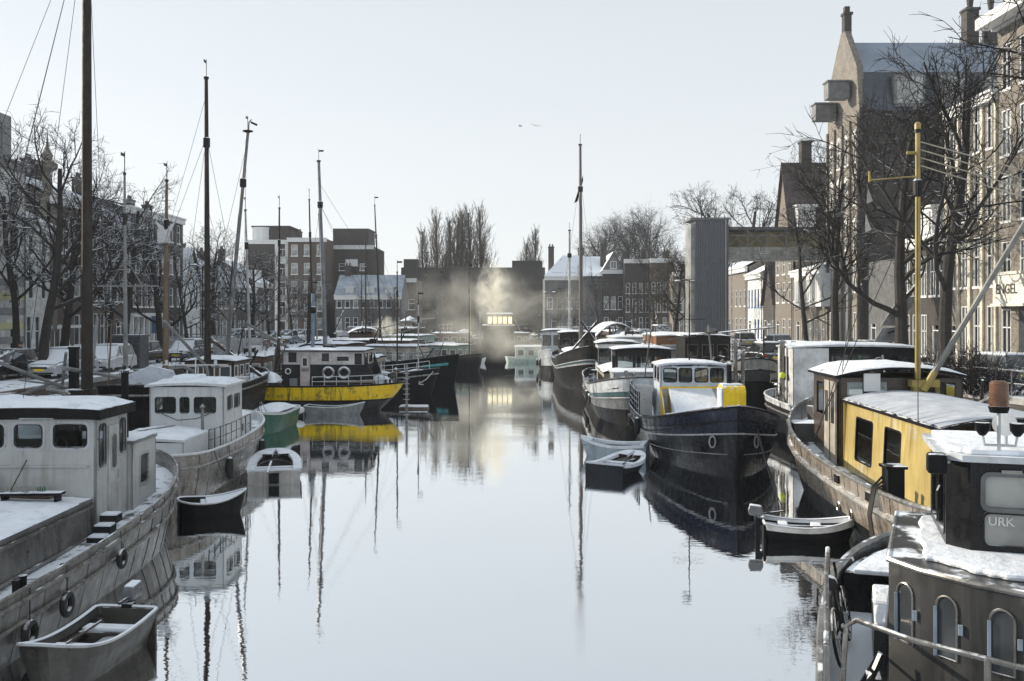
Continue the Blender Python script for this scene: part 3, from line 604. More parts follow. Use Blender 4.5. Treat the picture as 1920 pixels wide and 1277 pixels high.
q = MB(); q.box(bx0,bx1,-.2,2.4,zr,zr+.25); q.build('roof', TILES, t)
# ---------------------------------------------------------------- bare winter trees
BARK = M('bark', (.024,.021,.019), .85, var=.35, vs=5, snow=.42, sn=.72, bump=.6, bs=8)
TWIG = M('twigs', (.020,.0175,.016), .9, var=.3, vs=3, snow=.36, sn=.80, spec=.2)
TWIGF = M('frosted_twigs', (.026,.024,.024), .9, var=.3, vs=3, snow=.50, sn=.62, spec=.2)
TWIGW = M('warm_twigs', (.055,.048,.034), .85, var=.35, vs=3)
def grow(mb, p, d, L, r, n, rr, bend=.18, up=.05, sides=4):
    """a crooked tapering branch; returns its points"""
    pts = [p.copy()]; rs = [r]
    for i in range(n):
        d = (d + Vector((rr.gauss(0,bend), rr.gauss(0,bend), rr.gauss(0,bend)+up))).normalized()
        p = p + d*(L/n); pts.append(p.copy()); rs.append(r*(1-.62*(i+1)/n))
    mb.tube(pts, rs, sides); return pts, rs, d
def side_dir(d, ang, rr):
    a = Vector((rr.gauss(0,1), rr.gauss(0,1), rr.gauss(0,1))); a = (a - d*a.dot(d)).normalized()
    return (d*math.cos(ang) + a*math.sin(ang)).normalized()
def tree_meshes(seed, h, tr, clear=.3, spread=1.0, dens=(9,6,5,4), droop=0.0, lean=(0,0)):
    rr = random.Random(seed); tk = MB(); cr = MB()
    base = Vector((0,0,-.1)); d = Vector((lean[0],lean[1],1)).normalized()
    trunk, trs, d2 = grow(tk, base, d, h*.78, tr, 12, rr, .045, .05, 9)
    fl = MB(); tk.lathe([(tr*1.7,-.1),(tr*1.25,.25),(tr*1.02,.7)], 9)
    tips = []
    n0 = dens[0]
    for i in range(n0):
        f = clear + (1-clear)*(i+.3)/n0; k = min(11, int(f*12)); q = trunk[k].lerp(trunk[k+1], f*12-k)
        dd = side_dir(d, R(rr.uniform(42,68))*(1.15-.45*f), rr); dd.z = abs(dd.z)*.8+.12; dd.normalize()
        L = h*.42*spread*(1-.5*(f-clear)/(1-clear))*rr.uniform(.8,1.15)
        pts, rs, _ = grow(tk, q, dd, L, trs[k]*.48, 8, rr, .13, .09, 6); 
        for j in range(dens[1]):
            m = 2+int(6*(j+.5)/dens[1]); a = pts[min(m,8)]; r1 = rs[min(m,8)]*.62
            e = side_dir((pts[min(m,8)]-pts[min(m,8)-1]).normalized(), R(rr.uniform(28,60)), rr)
            p2, s2, _ = grow(cr, a, e, L*.48*rr.uniform(.7,1.2), max(r1,.02), 5, rr, .16, .07-droop, 4)
            for u in range(dens[2]):
                m2 = 1+int(4*(u+.5)/dens[2]); a2 = p2[min(m2,5)]
                e2 = side_dir((p2[min(m2,5)]-p2[min(m2,5)-1]).normalized(), R(rr.uniform(25,60)), rr)
                p3, s3, _ = grow(cr, a2, e2, L*.24*rr.uniform(.6,1.3), max(s2[min(m2,5)]*.6,.013), 4, rr, .2, .05-droop, 3)
                for v in range(dens[3]):
                    m3 = 1+rr.randrange(4); e3 = side_dir((p3[m3]-p3[m3-1]).normalized(), R(rr.uniform(25,65)), rr)
                    grow(cr, p3[m3], e3, L*.13*rr.uniform(.5,1.4), .012, 2, rr, .22, .02-droop, 3)
    a = tk.build('trunk', BARK); b = cr.build('crown', TWIG); ma, mbb = a.data, b.data
    bpy.data.objects.remove(a); bpy.data.objects.remove(b); return ma, mbb
def place_tree(meshes, label, loc, rz, sc=1.0, group=None, name='bare_tree', mat=None):
    t = thing(name, label, 'tree', loc, rz, group); t.scale = (sc,)*3
    for nm, me in zip(('trunk','crown'), meshes):
        o = bpy.data.objects.new(nm, me); col.objects.link(o); o.parent = t
        if mat and nm == 'crown': o.material_slots[0].link = 'OBJECT'; o.material_slots[0].material = mat
    return t
T1 = tree_meshes(3, 13.2, .26, .31, 1.08, (10,7,5,4)); T2 = tree_meshes(11, 13.2, .24, .28, 1.0, (9,7,5,4)); T3 = tree_meshes(23, 13.2, .30, .22, 1.12, (11,7,5,4))
T4 = tree_meshes(31, 13.2, .2, .25, .85, (8,6,4,4))
def lx(px, x): return F/((px-960)/x)         # distance at which plane x shows at column px
G = 'bare trees along the left quay'
for px, x, ms, rz, sc, lab in [(80,-23.8,T1,.3,1.05,'bare snow dusted tree in front of the silver car, nearest on the left quay'),(30,-31.6,T2,2,1.05,'bare tree by the modern block at the left edge'),
    (116,-28.5,T3,1.1,.98,'bare thick trunked tree behind the silver car'),(233,-24.0,T2,4,.95,'bare tree just right of the great brown mast'),(205,-29.5,T4,.7,.95,'thin bare tree before the brown house with the spire'),
    (303,-24.2,T3,5.2,.84,'bare forked tree beside the timber post with the lantern'),(352,-24.4,T4,3,.78,'slender bare tree left of the second tall mast'),
    (402,-24.5,T1,1.7,.84,'bare tree right of the second tall mast'),(432,-26,T2,2.9,.8,'bare tree behind the leaning grey mast'),(470,-24.8,T3,.2,.76,'spreading bare tree before the brown flats'),
    (505,-24.5,T4,2.2,.85,'small bare tree in front of the flats glass tower'),(548,-24.0,T2,1.2,.65,'low bare tree at the foot of the block of flats'),(585,-23.5,T1,3.9,.6,'low bare tree between the flats and the tower block')]:
    y = lx(px, x); place_tree(ms, lab, (x, y, HQ), rz, sc, G, mat=TWIGF)
G = 'bare trees along the right quay'
for px, x, ms, rz, sc, lab in [(1568,20.4,T1,.9,1.14,'tall bare tree standing before the warehouse gable'),(1693,20.9,T3,2.2,1.28,'great bare tree with forked dark limbs in front of the warehouse'),
    (1772,20.8,T2,4.1,1.42,'bare tree in front of the cream pilaster house'),(2045,22.5,T1,5.0,1.75,'large bare tree whose boughs reach in from the right edge'),
    (1512,19.5,T4,1.5,.95,'slim bare tree left of the warehouse under the footbridge'),(1290,16.6,T2,2.6,.85,'bare tree just left of the lift tower'),(1262,15.4,T3,.6,.8,'bushy bare tree left of the lift tower behind a van'),
    (1228,16.5,T4,3.4,.9,'bare tree before the brown terrace with tall chimney'),(1120,15.5,T2,1.9,.72,'bare tree in front of the white gabled house')]:
    y = min(lx(px, x), 128) if px < 1300 else lx(px, x)
    if px < 1300: x = (px-960)*y/F
    place_tree(ms, lab, (x, y, HQ), rz, sc, G, mat=TWIGW if px in (1262,1290) else None)
for px, x, ms, rz, sc, lab in [(1075,11,T1,.4,.62,'small bare tree in front of the long hipped roof house'),(1190,19,T3,2.7,.66,'bare tree before the dark brick terrace house'),(1045,8,T2,5,.6,'bare tree at the right edge of the smoke'),(795,0,T1,1,.55,'bare tree before the left end of the dark factory'),(838,0,T4,2,.6,'slim bare tree before the dark factory, second from its left end'),(872,0,T2,3,.5,'low bare tree before the middle of the dark factory'),(970,0,T3,4,.5,'bare tree in front of the factory roof house'),(735,0,T1,5,.5,'bare tree before the low brown brick building'),(688,0,T2,.5,.5,'bare tree in front of the pale villa')]:
    y = 135; place_tree(ms, lab, ((px-960)*y/F, y, HQ), rz, sc, 'bare trees at the canal head')
# big round crowned trees behind the roofs
T5 = tree_meshes(41, 23, .5, .30, 1.05, (15,10,8,5))
for px, top, s, rz, lab in [(1130,432,9.0,0,'dark bare tree behind the snowy gable, left of a larger one'),(1172,420,8.8,1.5,'bare round crowned tree behind the terrace, middle of three'),(1212,408,8.6,3,'largest bare round crowned tree behind the terrace roofs'),
    (1358,345,12.5,4.3,'bare tree rising behind the lift tower top'),(1410,338,12,2.4,'bare tree with twisting limbs rising behind the footbridge'),(1500,395,12,5.4,'bare tree beside the pointed gable')]:
    h = Hh(top, s)-HQ; place_tree(T5 if px < 1300 else T3, lab, (X(px,s), F/s, HQ), rz, h/(20 if px < 1300 else 12)*.96, 'big bare trees behind the roofs')
place_tree(T4, 'bushy little tree against the bright sky left of the factory', (X(735,11.5), F/11.5, HQ), 0, .85)
# poplars
def poplar(seed, h):
    rr = random.Random(seed); tk = MB(); cr = MB(); 
    pts, rs, _ = grow(tk, Vector((0,0,-.1)), Vector((0,0,1)), h*.96, .38, 14, rr, .02, .05, 6)
    for i in range(100):
        f = .14+.82*i/100; k = int(f*14); a = pts[k].lerp(pts[min(k+1,14)], f*14-k); th = rr.uniform(0,6.283)
        d = Vector((math.cos(th)*.40, math.sin(th)*.40, 1)).normalized(); L = h*(.34*(1-f)+.10)*rr.uniform(.7,1.2)
        p2, s2, _ = grow(cr, a, d, L, 0.085*(1.15-f), 6, rr, .06, .12, 3)
        for j in range(11):
            m = 1+rr.randrange(5); grow(cr, p2[m], side_dir((p2[m]-p2[m-1]).normalized(), R(rr.uniform(12,34)), rr), L*.3*rr.uniform(.6,1.2), .032, 3, rr, .07, .12, 3)
    a = tk.build('trunk', BARK); b = cr.build('crown', TWIGW); r = (a.data, b.data); bpy.data.objects.remove(a); bpy.data.objects.remove(b); return r
P1, P2 = poplar(5, 24), poplar(9, 24)
for i, (px, top, lab) in enumerate([(800,425,'shortest leftmost poplar behind the factory'),(821,395,'tall poplar second from the left behind the factory'),(836,402,'poplar third from the left in the row behind the factory'),(853,398,'middle poplar of the row behind the factory'),(868,388,'poplar just left of the two tallest'),(884,386,'very tall poplar next to the rightmost one'),(903,384,'tallest rightmost poplar of the big row'),
    (984,448,'small thin poplar alone right of the smoke'),(998,424,'taller of the two poplars right of the smoke')]):
    s = 9.3; h = Hh(top, s)-HQ; place_tree((P1,P2)[i%2], lab, (X(px,s), F/s+(i%3), HQ), i*1.3, h/24, 'row of bare poplars behind the factory', 'poplar_tree')
t = thing('hedge', 'long low dark hedge along the street at the canal head', 'hedge', (-4, 133.5, HQ)); q = MB(); rh = random.Random(77)
for i in range(2600):
    c = Vector((rh.uniform(-17,18), rh.uniform(-.4,.4), rh.uniform(.05,1.15))); a = Vector((rh.gauss(0,1),rh.gauss(0,1),rh.gauss(0,1))).normalized()*.16; b = a.cross(Vector((rh.random(),rh.random(),rh.random()))).normalized()*.12; q.add([c-a,c+b,c+a,c-b], [(0,1,2,3)])
q.build('foliage', M('hedge_leaves', (.022,.024,.016), .9, snow=.35, sn=.6), t)
# bushes on the right quay
def bush(label, loc, h, w, seed, n=60):
    rr = random.Random(seed); mb = MB()
    for i in range(n):
        th = rr.uniform(0,6.283); r0 = rr.uniform(0,w*.4); d = Vector((math.cos(th)*.6, math.sin(th)*.6, 1)).normalized()
        pts, rs, _ = grow(mb, Vector((math.cos(th)*r0, math.sin(th)*r0, -.05)), d, h*rr.uniform(.6,1.1), .022, 6, rr, .2, .03, 3)
        for j in range(7):
            m = 1+rr.randrange(5); grow(mb, pts[m], side_dir((pts[m]-pts[m-1]).normalized(), R(rr.uniform(30,70)), rr), h*.35, .011, 3, rr, .2, 0, 3)
    t = thing('bare_bush', label, 'bush', loc, 0, 'bare bushes on the right quay'); mb.build('stems', TWIG, t)
for i, (px, s, h, lab) in enumerate([(1790,44,1.9,'tangled bare bush in front of the dark parked car'),(1835,46,2.2,'dense bare bush at the quay edge below the dark car'),(1880,47,2.0,'bare bush beside the white car at the right edge'),(1745,42,1.5,'low bare bush left of the tangled ones')]):
    bush(lab, (X(px,s)-.3, F/s, HQ), h, 2.4, 50+i)
# ---------------------------------------------------------------- hulls and deckhouses
class Hull:
    """local frame: bow towards +x, water at z 0"""
    def __init__(s, L, B, D, bow=1.0, stern=.4, pb=(1.7,.42), ps=(2.4,.18), rake=(.05,.03), tuck=.9):
        s.L, s.B, s.D, s.hb, s.hs, s.pb, s.ps, s.rake, s.tuck = L, B, D, bow, stern, pb, ps, rake, tuck; s.ox = 0; s.kd = 1.
    def half(s, u):
        p, e = s.pb; q, f = s.ps; k = 1.0
        if u > 1-e: t = (u-1+e)/e; k = max(0., 1-t**p)**(1/p if p > 1.95 else 1/(p*.78))
        if u < f: t = 1-u/f; k = min(k, max(0., 1-t**q)**(1/q))
        return s.B/2*k
    def sheer(s, u):
        t = (u-.42)/.58 if u > .42 else (.42-u)/.42
        return s.D + (s.hb if u > .42 else s.hs)*max(0., t)**2.0
    def P(s, u, q, side, inset=0.):
        """q: 0 waterline .. 1 sheer, below 0 under water"""
        z = s.sheer(u)*q if q >= 0 else q*s.kd
        c = 1-q if q >= 0 else 1-q*.3
        x = (u-.5)*s.L; rb = s.rake[0]*s.L*c**1.3*max(0,(u-.5)*2)**2; rs_ = s.rake[1]*s.L*c**1.3*max(0,(.5-u)*2)**2
        x += rs_-rb+s.ox
        y = s.half(u)*(1-(1-s.tuck)*c**1.6*(1+1.2*max(0,(u-.55)*2)**2)) - inset
        return Vector((x, side*max(0., y), z))
    def us(s, n=34): return [.5-.5*math.cos(math.pi*i/n) for i in range(n+1)]
    def build(s, parent, bands, deckm, railm, bul=.45, railr=.035, rub=(.72,), rubm=None, rubr=.05, deck_snow=None, name='hull'):
        us = s.us(); qs = [-.5] + [b[0] for b in bands]; ms = [b[1] for b in bands]   # bands: (q_top, material)
        mats = []; mb = MB()
        for m in ms:
            if m not in mats: mats.append(m)
        qq = []
        for a, b, m in zip(qs, qs[1:], ms):
            k = max(1, int((b-a)*6)); qq += [(a+(b-a)*i/k, a+(b-a)*(i+1)/k, mats.index(m)) for i in range(k)]
        for side in (1,-1):
            for a, b, mi in qq:
                for u0, u1 in zip(us, us[1:]):
                    v = [s.P(u0,a,side), s.P(u1,a,side), s.P(u1,b,side), s.P(u0,b,side)]
                    mb.add(v, [(0,1,2,3) if side < 0 else (3,2,1,0)], mi)
        ins = .06; mats.append(railm) if railm not in mats else None; bi = mats.index(railm)
        def inner(u, side, dz): 
            p = s.P(u,1,side); p.y = side*max(0, abs(p.y)-ins); 
            if u < .02: p.x += ins
            if u > .98: p.x -= ins*2
            p.z -= dz; return p
        for side in (1,-1):
            for u0, u1 in zip(us, us[1:]):
                mb.add([inner(u0,side,0), inner(u1,side,0), inner(u1,side,bul), inner(u0,side,bul)], [(0,1,2,3) if side < 0 else (3,2,1,0)], bi)
                mb.add([s.P(u0,1,side), s.P(u1,1,side), inner(u1,side,0), inner(u0,side,0)], [(0,1,2,3) if side < 0 else (3,2,1,0)], bi)
        h = mb.build(name, mats, parent, True)
        me = h.data
        dk = MB()
        for u0, u1 in zip(us, us[1:]):
            a = [inner(u0,-1,bul), inner(u1,-1,bul), inner(u1,1,bul), inner(u0,1,bul)]; dk.add(a, [(0,1,2,3)])
        dk.build('deck', deckm, parent)
        r = MB(); loop = [s.P(u,1,1)+Vector((0,0,.01)) for u in us] + [s.P(u,1,-1)+Vector((0,0,.01)) for u in us[::-1][1:-1]]
        r.tube(loop, railr, 6, closed=True); r.build('gunwale', railm, parent, True)
        for k in rub:
            r = MB(); loop = [s.P(u,k,1,-.02) for u in us] + [s.P(u,k,-1,-.02) for u in us[::-1][1:-1]]; r.tube(loop, rubr, 6, closed=True); r.build('rubbing_strake', rubm or railm, h, True)
        return h
    def rim(s, u, side, q=1., inset=0): return s.P(u, q, side, inset)
    def railing(s, parent, u0, u1, side, h, n, m, r=.018, inset=.1, rows=2, zo=0):
        mb = MB(); pts = [s.P(u0+(u1-u0)*i/n, 1, side, inset)+Vector((0,0,zo)) for i in range(n+1)]; U = Vector((0,0,1))
        for p in pts: mb.cyl(p, p+U*h, r, n=5)
        for k in range(rows): mb.tube([p+U*h*(1-k/ rows) for p in pts], r, 5)
        return mb.build('railing', m, parent)
    def fender(s, parent, u, side, q=.45, r=.28, m=None, tyre=True):
        p = s.P(u, q, side, -.12); p.y += 0; top = s.P(u, 1, side, -.02); mb = MB()
        if tyre: 
            mb.tube([p+Vector((r*math.cos(a), 0, r*math.sin(a))) for a in [2*math.pi*i/14 for i in range(14)]], r*.36, 7, closed=True)
        else: mb.tube([p+Vector((0,0,z)) for z in (-.38,-.3,-.1,.15,.3,.36)], [.03,.1,.13,.13,.1,.03], 8)
        f = mb.build('tyre_fender' if tyre else 'fender', m or RUBBER, parent, True); q2 = MB(); q2.tube([top, p+Vector((0,0,r if tyre else .36))], .012, 4); q2.build('line', ROPE, f)
        return f
def roof_slab(parent, x0, x1, y0, y1, z, camber, m, over=.15, t=.07, snow=.06, axis='x', fm=None, seam=0, name='roof'):
    """cambered roof; arched across y; with a snow blanket as sub-part"""
    def mk(zo, grow_, edge, hh, jit=0):
        mb = MB(); n = 8; X0, X1 = x0-grow_, x1+grow_; Y0, Y1 = y0-grow_, y1+grow_; nx = 14
        def f(u, v):
            zz = z+zo+camber*(1-(2*v-1)**2)
            if jit: zz += jit*(noise.noise(Vector((u*5+x0*3, v*4, z)))*1.0) - (jit*1.2 if (u in (0,1) or v in (0,1)) else 0)
            e = 0
            if jit: e = .07*noise.noise(Vector((u*9+x0, v*9, 3.3)))
            return (X0+(X1-X0)*u + (e if u in (0,1) else 0), Y0+(Y1-Y0)*v+(e if v in (0,1) else 0), zz)
        mb.grid(f, nx, n); mb.grid(lambda u, v: (X0+(X1-X0)*u, Y0+(Y1-Y0)*v, z+zo-hh+camber*(1-(2*v-1)**2)), 1, n, flip=True)
        for v in (0,1):
            for i in range(nx):
                a = f(i/nx, v); b = f((i+1)/nx, v); mb.add([a, b, (b[0],b[1],z+zo-hh), (a[0],a[1],z+zo-hh)], [(0,1,2,3) if v == 1 else (3,2,1,0)])
        for u in (0,1):
            for i in range(n):
                a = f(u, i/n); b = f(u, (i+1)/n); mb.add([a, b, (b[0],b[1],b[2]-hh if not jit else z+zo-hh+camber*(1-(2*(i+1)/n-1)**2)), (a[0],a[1],a[2]-hh if not jit else z+zo-hh+camber*(1-(2*i/n-1)**2))], [(3,2,1,0) if u == 1 else (0,1,2,3)])
        return mb
    r = mk(t, over, 0, t).build(name, m, parent, True)
    if snow: mk(t+snow, over-.04, 0, snow-.004, snow*.75).build('snow_cover', SNOW, r, True)
    return r
def deckhouse(parent, x0, x1, y0, y1, z0, z1, wm, wins=None, fm=None, gm=None, taper=(.0,.0), roof=None, camber=.08, over=.12, snow=.06, rr=0, fw=.045, gasket=None, muls=(), roofm=None, name='deckhouse_wall', t=.05):
    """box cabin with real window openings. wins: {'f','b','l','r': [(a0,a1,b0,b1)]}; f = +x face, b = -x, l = +y, r = -y; a measured left to right seen from outside"""
    tx, ty = taper; h = z1-z0; B = [Vector(p) for p in ((x0,y0,z0),(x1,y0,z0),(x1,y1,z0),(x0,y1,z0))]; T = [Vector(p) for p in ((x0+tx,y0+ty,z1),(x1-tx,y0+ty,z1),(x1-tx,y1-ty,z1),(x0+tx,y1-ty,z1))]
    wins = wins or {}; mb = MB(); ws = []
    for k, i, j in (('r',0,1),('f',1,2),('l',2,3),('b',3,0)):
        U = (B[j]-B[i]); w = U.length; U.normalize(); V = ((T[i]+T[j])-(B[i]+B[j]))*.5; hh = V.length; V.normalize()
        ops = wins.get(k, []); panel(mb, B[i], U, V, w, hh, ops, t)
        for o in ops: ws.append((B[i], U, V, o))
        # taper corner wedge
        off = (T[i]-B[i]-V*hh); off2 = (T[j]-B[j]-V*hh)
    o = mb.build(name, wm, parent)
    for O, U, V, q in ws: win(parent, O, U, V, q, fm or wm, gm, rr, fw, t=t, gasket=gasket, muls=muls)
    if roof: roof_slab(parent, x0+tx*.8, x1-tx*.8, y0+ty*.8, y1-ty*.8, z1, camber, roof, over, .07, snow)
    return o
def evenly(w, n, ww, b0, b1): g = w/n; return [(g*i+(g-ww)/2, g*i+(g+ww)/2, b0, b1) for i in range(n)]
def mast(parent, x, y, z0, z1, r0, r1, lean=(0,0), m=None, rig=None, cross=None, cap=True, stay=None, name='mast'):
    mb = MB(); n = 8; A = Vector((x,y,z0)); Bp = Vector((x+lean[0], y+lean[1], z1))
    mb.tube([A.lerp(Bp, i/n) for i in range(n+1)], [r0+(r1-r0)*i/n for i in range(n+1)], 9)
    mo = mb.build(name, m or MASTW, parent, True)
    q = MB(); k = A.lerp(Bp, .80); q.tube([k+Vector((0,0,d)) for d in (-.25,-.2,.2,.25)], [r1*1.1,r1*2.0,r1*2.0,r1*1.1], 8); q.build('mast_band', DARKS, mo); q = MB(); q.cyl(Bp, Bp+Vector((0,0,.10)), r1*1.5, n=8); q.cyl(Bp, Bp+Vector((0,0,.9)), .02, n=4); q.box(Bp.x,Bp.x+.35,Bp.y-.01,Bp.y+.01,Bp.z+.7,Bp.z+.82); q.build('mast_top_vane', DARKS, mo)
    if rig:
        w = MB()
        for f, ex, ey, ez in rig: w.tube([A.lerp(Bp, f), Vector((ex,ey,ez))], .009, 4)
        w.build('shrouds', RIG, mo)
    return mo
def bollard(parent, x, y, z, m=None, s=1.):
    mb = MB()
    for d in (-.12,.12): mb.tube([(x+d*s,y,z),(x+d*s,y,z+.3*s),(x+d*s,y,z+.34*s)], [.06*s,.06*s,.075*s], 8)
    mb.box(x-.2*s,x+.2*s,y-.08*s,y+.08*s,z,z+.04*s); return mb.build('bollard', m or DARKS, parent)
def vent(parent, x, y, z, h=.5, m=None):
    mb = MB(); mb.tube([(x,y,z),(x,y,z+h),(x+.05,y,z+h+.12),(x+.2,y,z+h+.16)], [.07,.07,.09,.12], 8); return mb.build('ventilator', m or STEEL, parent, True)
def flue(parent, x, y, z, h, r=.07, m=None):
    mb = MB(); mb.cyl((x,y,z),(x,y,z+h),r); mb.lathe([(r*.9,h+.03),(r*1.9,h+.05),(r*.3,h+.16)], 10, (x,y,z)); [mb.cyl((x+r*a,y+r*b,z+h-.02),(x+r*a,y+r*b,z+h+.05),.01,n=4) for a,b in ((1,0),(-1,0),(0,1),(0,-1))]
    return mb.build('flue', m or STEEL, parent)
def dinghy(name, label, loc, rz, L, B, D, hm, im, bench=2, motor=None, snowrim=0, group=None, transom=True, snow=True, cat='rowing boat', oar=0, inner=.06, pb=(1.9,.55)):
    t = thing(name, label, cat, loc, rz, group)
    h = Hull(L, B, D, .28*D/.45, .08, pb, (6,.06) if transom else (2.2,.35), (.09,.03), .72)
    us = h.us(22); mb = MB(); q = [-.35,-.15,.1,.4,.7,1]
    def PP(u, k, sd, ins=0):
        p = h.P(u,k,sd,ins); return p
    for sd in (1,-1):
        for a, b in zip(q, q[1:]):
            for u0, u1 in zip(us, us[1:]):
                v = [PP(u0,a,sd),PP(u1,a,sd),PP(u1,b,sd),PP(u0,b,sd)]; mb.add(v, [(0,1,2,3)])
                w = [PP(u0,a,sd,.05)+Vector((0,0,.05)),PP(u1,a,sd,.05)+Vector((0,0,.05)),PP(u1,b,sd,.05),PP(u0,b,sd,.05)]
                if b > .05: mb.add(w, [(3,2,1,0)], 1)
    mb.build('hull', [hm, im], t, True)
    fl = MB()
    for u0, u1 in zip(us, us[1:]): fl.add([PP(u0,.1,-1,.05)+Vector((0,0,.03)),PP(u1,.1,-1,.05)+Vector((0,0,.03)),PP(u1,.1,1,.05)+Vector((0,0,.03)),PP(u0,.1,1,.05)+Vector((0,0,.03))],[(0,1,2,3)])
    fl.build('floor', im, t)
    if snowrim:
        r = MB(); W = snowrim
        for sd in (1,-1):
            for u0, u1 in zip(us, us[1:]):
                if u0 < .015: continue
                a = [PP(u0,1,sd,-.03),PP(u1,1,sd,-.03),PP(u1,1,sd,W),PP(u0,1,sd,W)]; 
                if u0 > .80: 
                    for k in (2,3): a[k].y = a[k].y*.25
                up = Vector((0,0,.07)); r.add([p+up*(1 if i < 2 else .7) for i, p in enumerate(a)]+[p-Vector((0,0,.05)) for p in a], [(0,1,2,3),(0,4,5,1),(2,6,7,3)])
        a = [PP(.02,1,-1),PP(.02,1,1),PP(.09,1,1),PP(.09,1,-1)]; r.add([p+Vector((0,0,.06)) for p in a]+[p-Vector((0,0,.05)) for p in a], [(0,1,2,3),(0,4,5,1),(2,6,7,3)])
        r.build('snowy_side_deck', SNOW, t, True)
    else:
        r = MB(); r.tube([h.P(u,1,1)+Vector((0,0,.01)) for u in us]+[h.P(u,1,-1)+Vector((0,0,.01)) for u in us[::-1][1:-1]], .03, 5, closed=True); r.build('gunwale', M('pale_rail', (.5,.5,.5), .5, snow=.8, sn=.3), t)
    for i in range(bench):
        u = .22+.36*i/max(1,bench-1) if bench > 1 else .4; yb = h.half(u)-.07; x = (u-.5)*L; z = h.sheer(u)*.62
        mb = MB(); mb.box(x-.13,x+.13,-yb,yb,z,z+.04); b = mb.build('bench', WOOD, t)
        if snow: mb = MB(); mb.box(x-.12,x+.12,-yb+.05,yb-.04,z+.041,z+.12); mb.build('snow_cover', SNOW, b, bevel=.03)
    tr = MB(); p = h.P(0.0,1,1); tr.box(-L/2-.0,-L/2+.05,-h.half(.03)*.96,h.half(.03)*.96,-.1,h.sheer(0)-.02); tr.build('transom', hm, t)
    if motor:
        x = -L/2-.12; z = h.sheer(0); m = thing('outboard_motor', motor, 'outboard motor') if False else None
        mb = MB(); mb.add([(x-.20,-.09,z+.10),(x+.12,-.09,z+.10),(x+.12,.09,z+.10),(x-.20,.09,z+.10),(x-.24,-.115,z+.22),(x+.13,-.115,z+.20),(x+.13,.115,z+.20),(x-.24,.115,z+.22),(x-.19,-.08,z+.37),(x+.08,-.085,z+.34),(x+.08,.085,z+.34),(x-.19,.08,z+.37)],
            [(3,2,1,0),(0,1,5,4),(1,2,6,5),(2,3,7,6),(3,0,4,7),(4,5,9,8),(5,6,10,9),(6,7,11,10),(7,4,8,11),(8,9,10,11)])
        e = mb.build('outboard_motor', M('motor_cowl', (.16,.165,.175), .3, snow=.9, sn=.55), t, True, bevel=.025)
        mb = MB(); mb.box(x-.06,x+.05,-.04,.04,-.4,z+.06); mb.box(x,x+.16,-.09,.09,z-.12,z+.05); mb.build('bracket', DARKS, e)
        mb = MB(); mb.bar((x+.1,0,z+.14),(x+.62,.12,z+.2),.04,.04); mb.build('tiller', RUBBER, e)
    for i in range(oar):
        mb = MB(); mb.tube([(-L*.35,(-.25+.5*i),h.D*.9),(L*.28,(-.1+.3*i),h.D*1.0)], .022, 6); mb.box(L*.28,L*.45,-.16+.3*i,-.04+.3*i,h.D*1.0-.01,h.D*1.0+.01); mb.build('oar', WOOD, t)
    return t, h
def moor(a, b, label, sag=.4, r=.016, group='mooring lines'):
    mb = MB(); a = Vector(a); b = Vector(b); mb.tube([p-a for p in curve_pts(a, b, sag)], r, 5); o = mb.build('mooring_line', ROPE); o.location = a; tag(o, label, 'rope', group); return o
def clutter(parent, pts, seed, kinds=('crate','box','pot','barrel','coil')):
    rr = random.Random(seed)
    for x, y, z in pts:
        k = rr.choice(kinds); mb = MB(); w = rr.uniform(.2,.45)
        if k == 'crate': mb.box(x-w/2,x+w/2,y-w/2,y+w/2,z,z+.05); [mb.box(x-w/2,x+w/2,y-w/2+(w-.03)*s,y-w/2+.03+(w-.03)*s,z+.05+.1*i,z+.12+.1*i) for s in (0,1) for i in (0,1,2)]; [mb.box(x-w/2+(w-.03)*s,x-w/2+.03+(w-.03)*s,y-w/2,y+w/2,z+.05+.1*i,z+.12+.1*i) for s in (0,1) for i in (0,1,2)]; m = WOOD
        elif k == 'box': mb.box(x-w/2,x+w/2,y-w*.7,y+w*.7,z,z+w*.8); mb.box(x-w/2-.02,x+w/2+.02,y-w*.7-.02,y+w*.7+.02,z+w*.8,z+w*.8+.05); m = rr.choice((GREYP, DARKS, BROWN))
        elif k == 'pot': mb.lathe([(.09,0),(.15,.22),(.17,.22),(.17,.27),(.12,.27)], 10, (x,y,z)); m = RUST
        elif k == 'barrel': mb.lathe([(.2,0),(.24,.02),(.24,.3),(.25,.32),(.24,.34),(.24,.62),(.2,.64)], 12, (x,y,z)); m = rr.choice((DARKS, M('blue_barrel', (.03,.10,.25), .4, snow=.7, sn=.4)))
        else:
            for i in range(3): mb.tube([(x+.18*math.cos(a),y+.18*math.sin(a),z+.03+.045*i) for a in [2*math.pi*j/10 for j in range(10)]], .025, 5, closed=True)
            m = ROPE
        n = {'crate':'crate','box':'locker','pot':'flower_pot','barrel':'barrel','coil':'rope_coil'}[k]
        mb.build(n, m, parent)

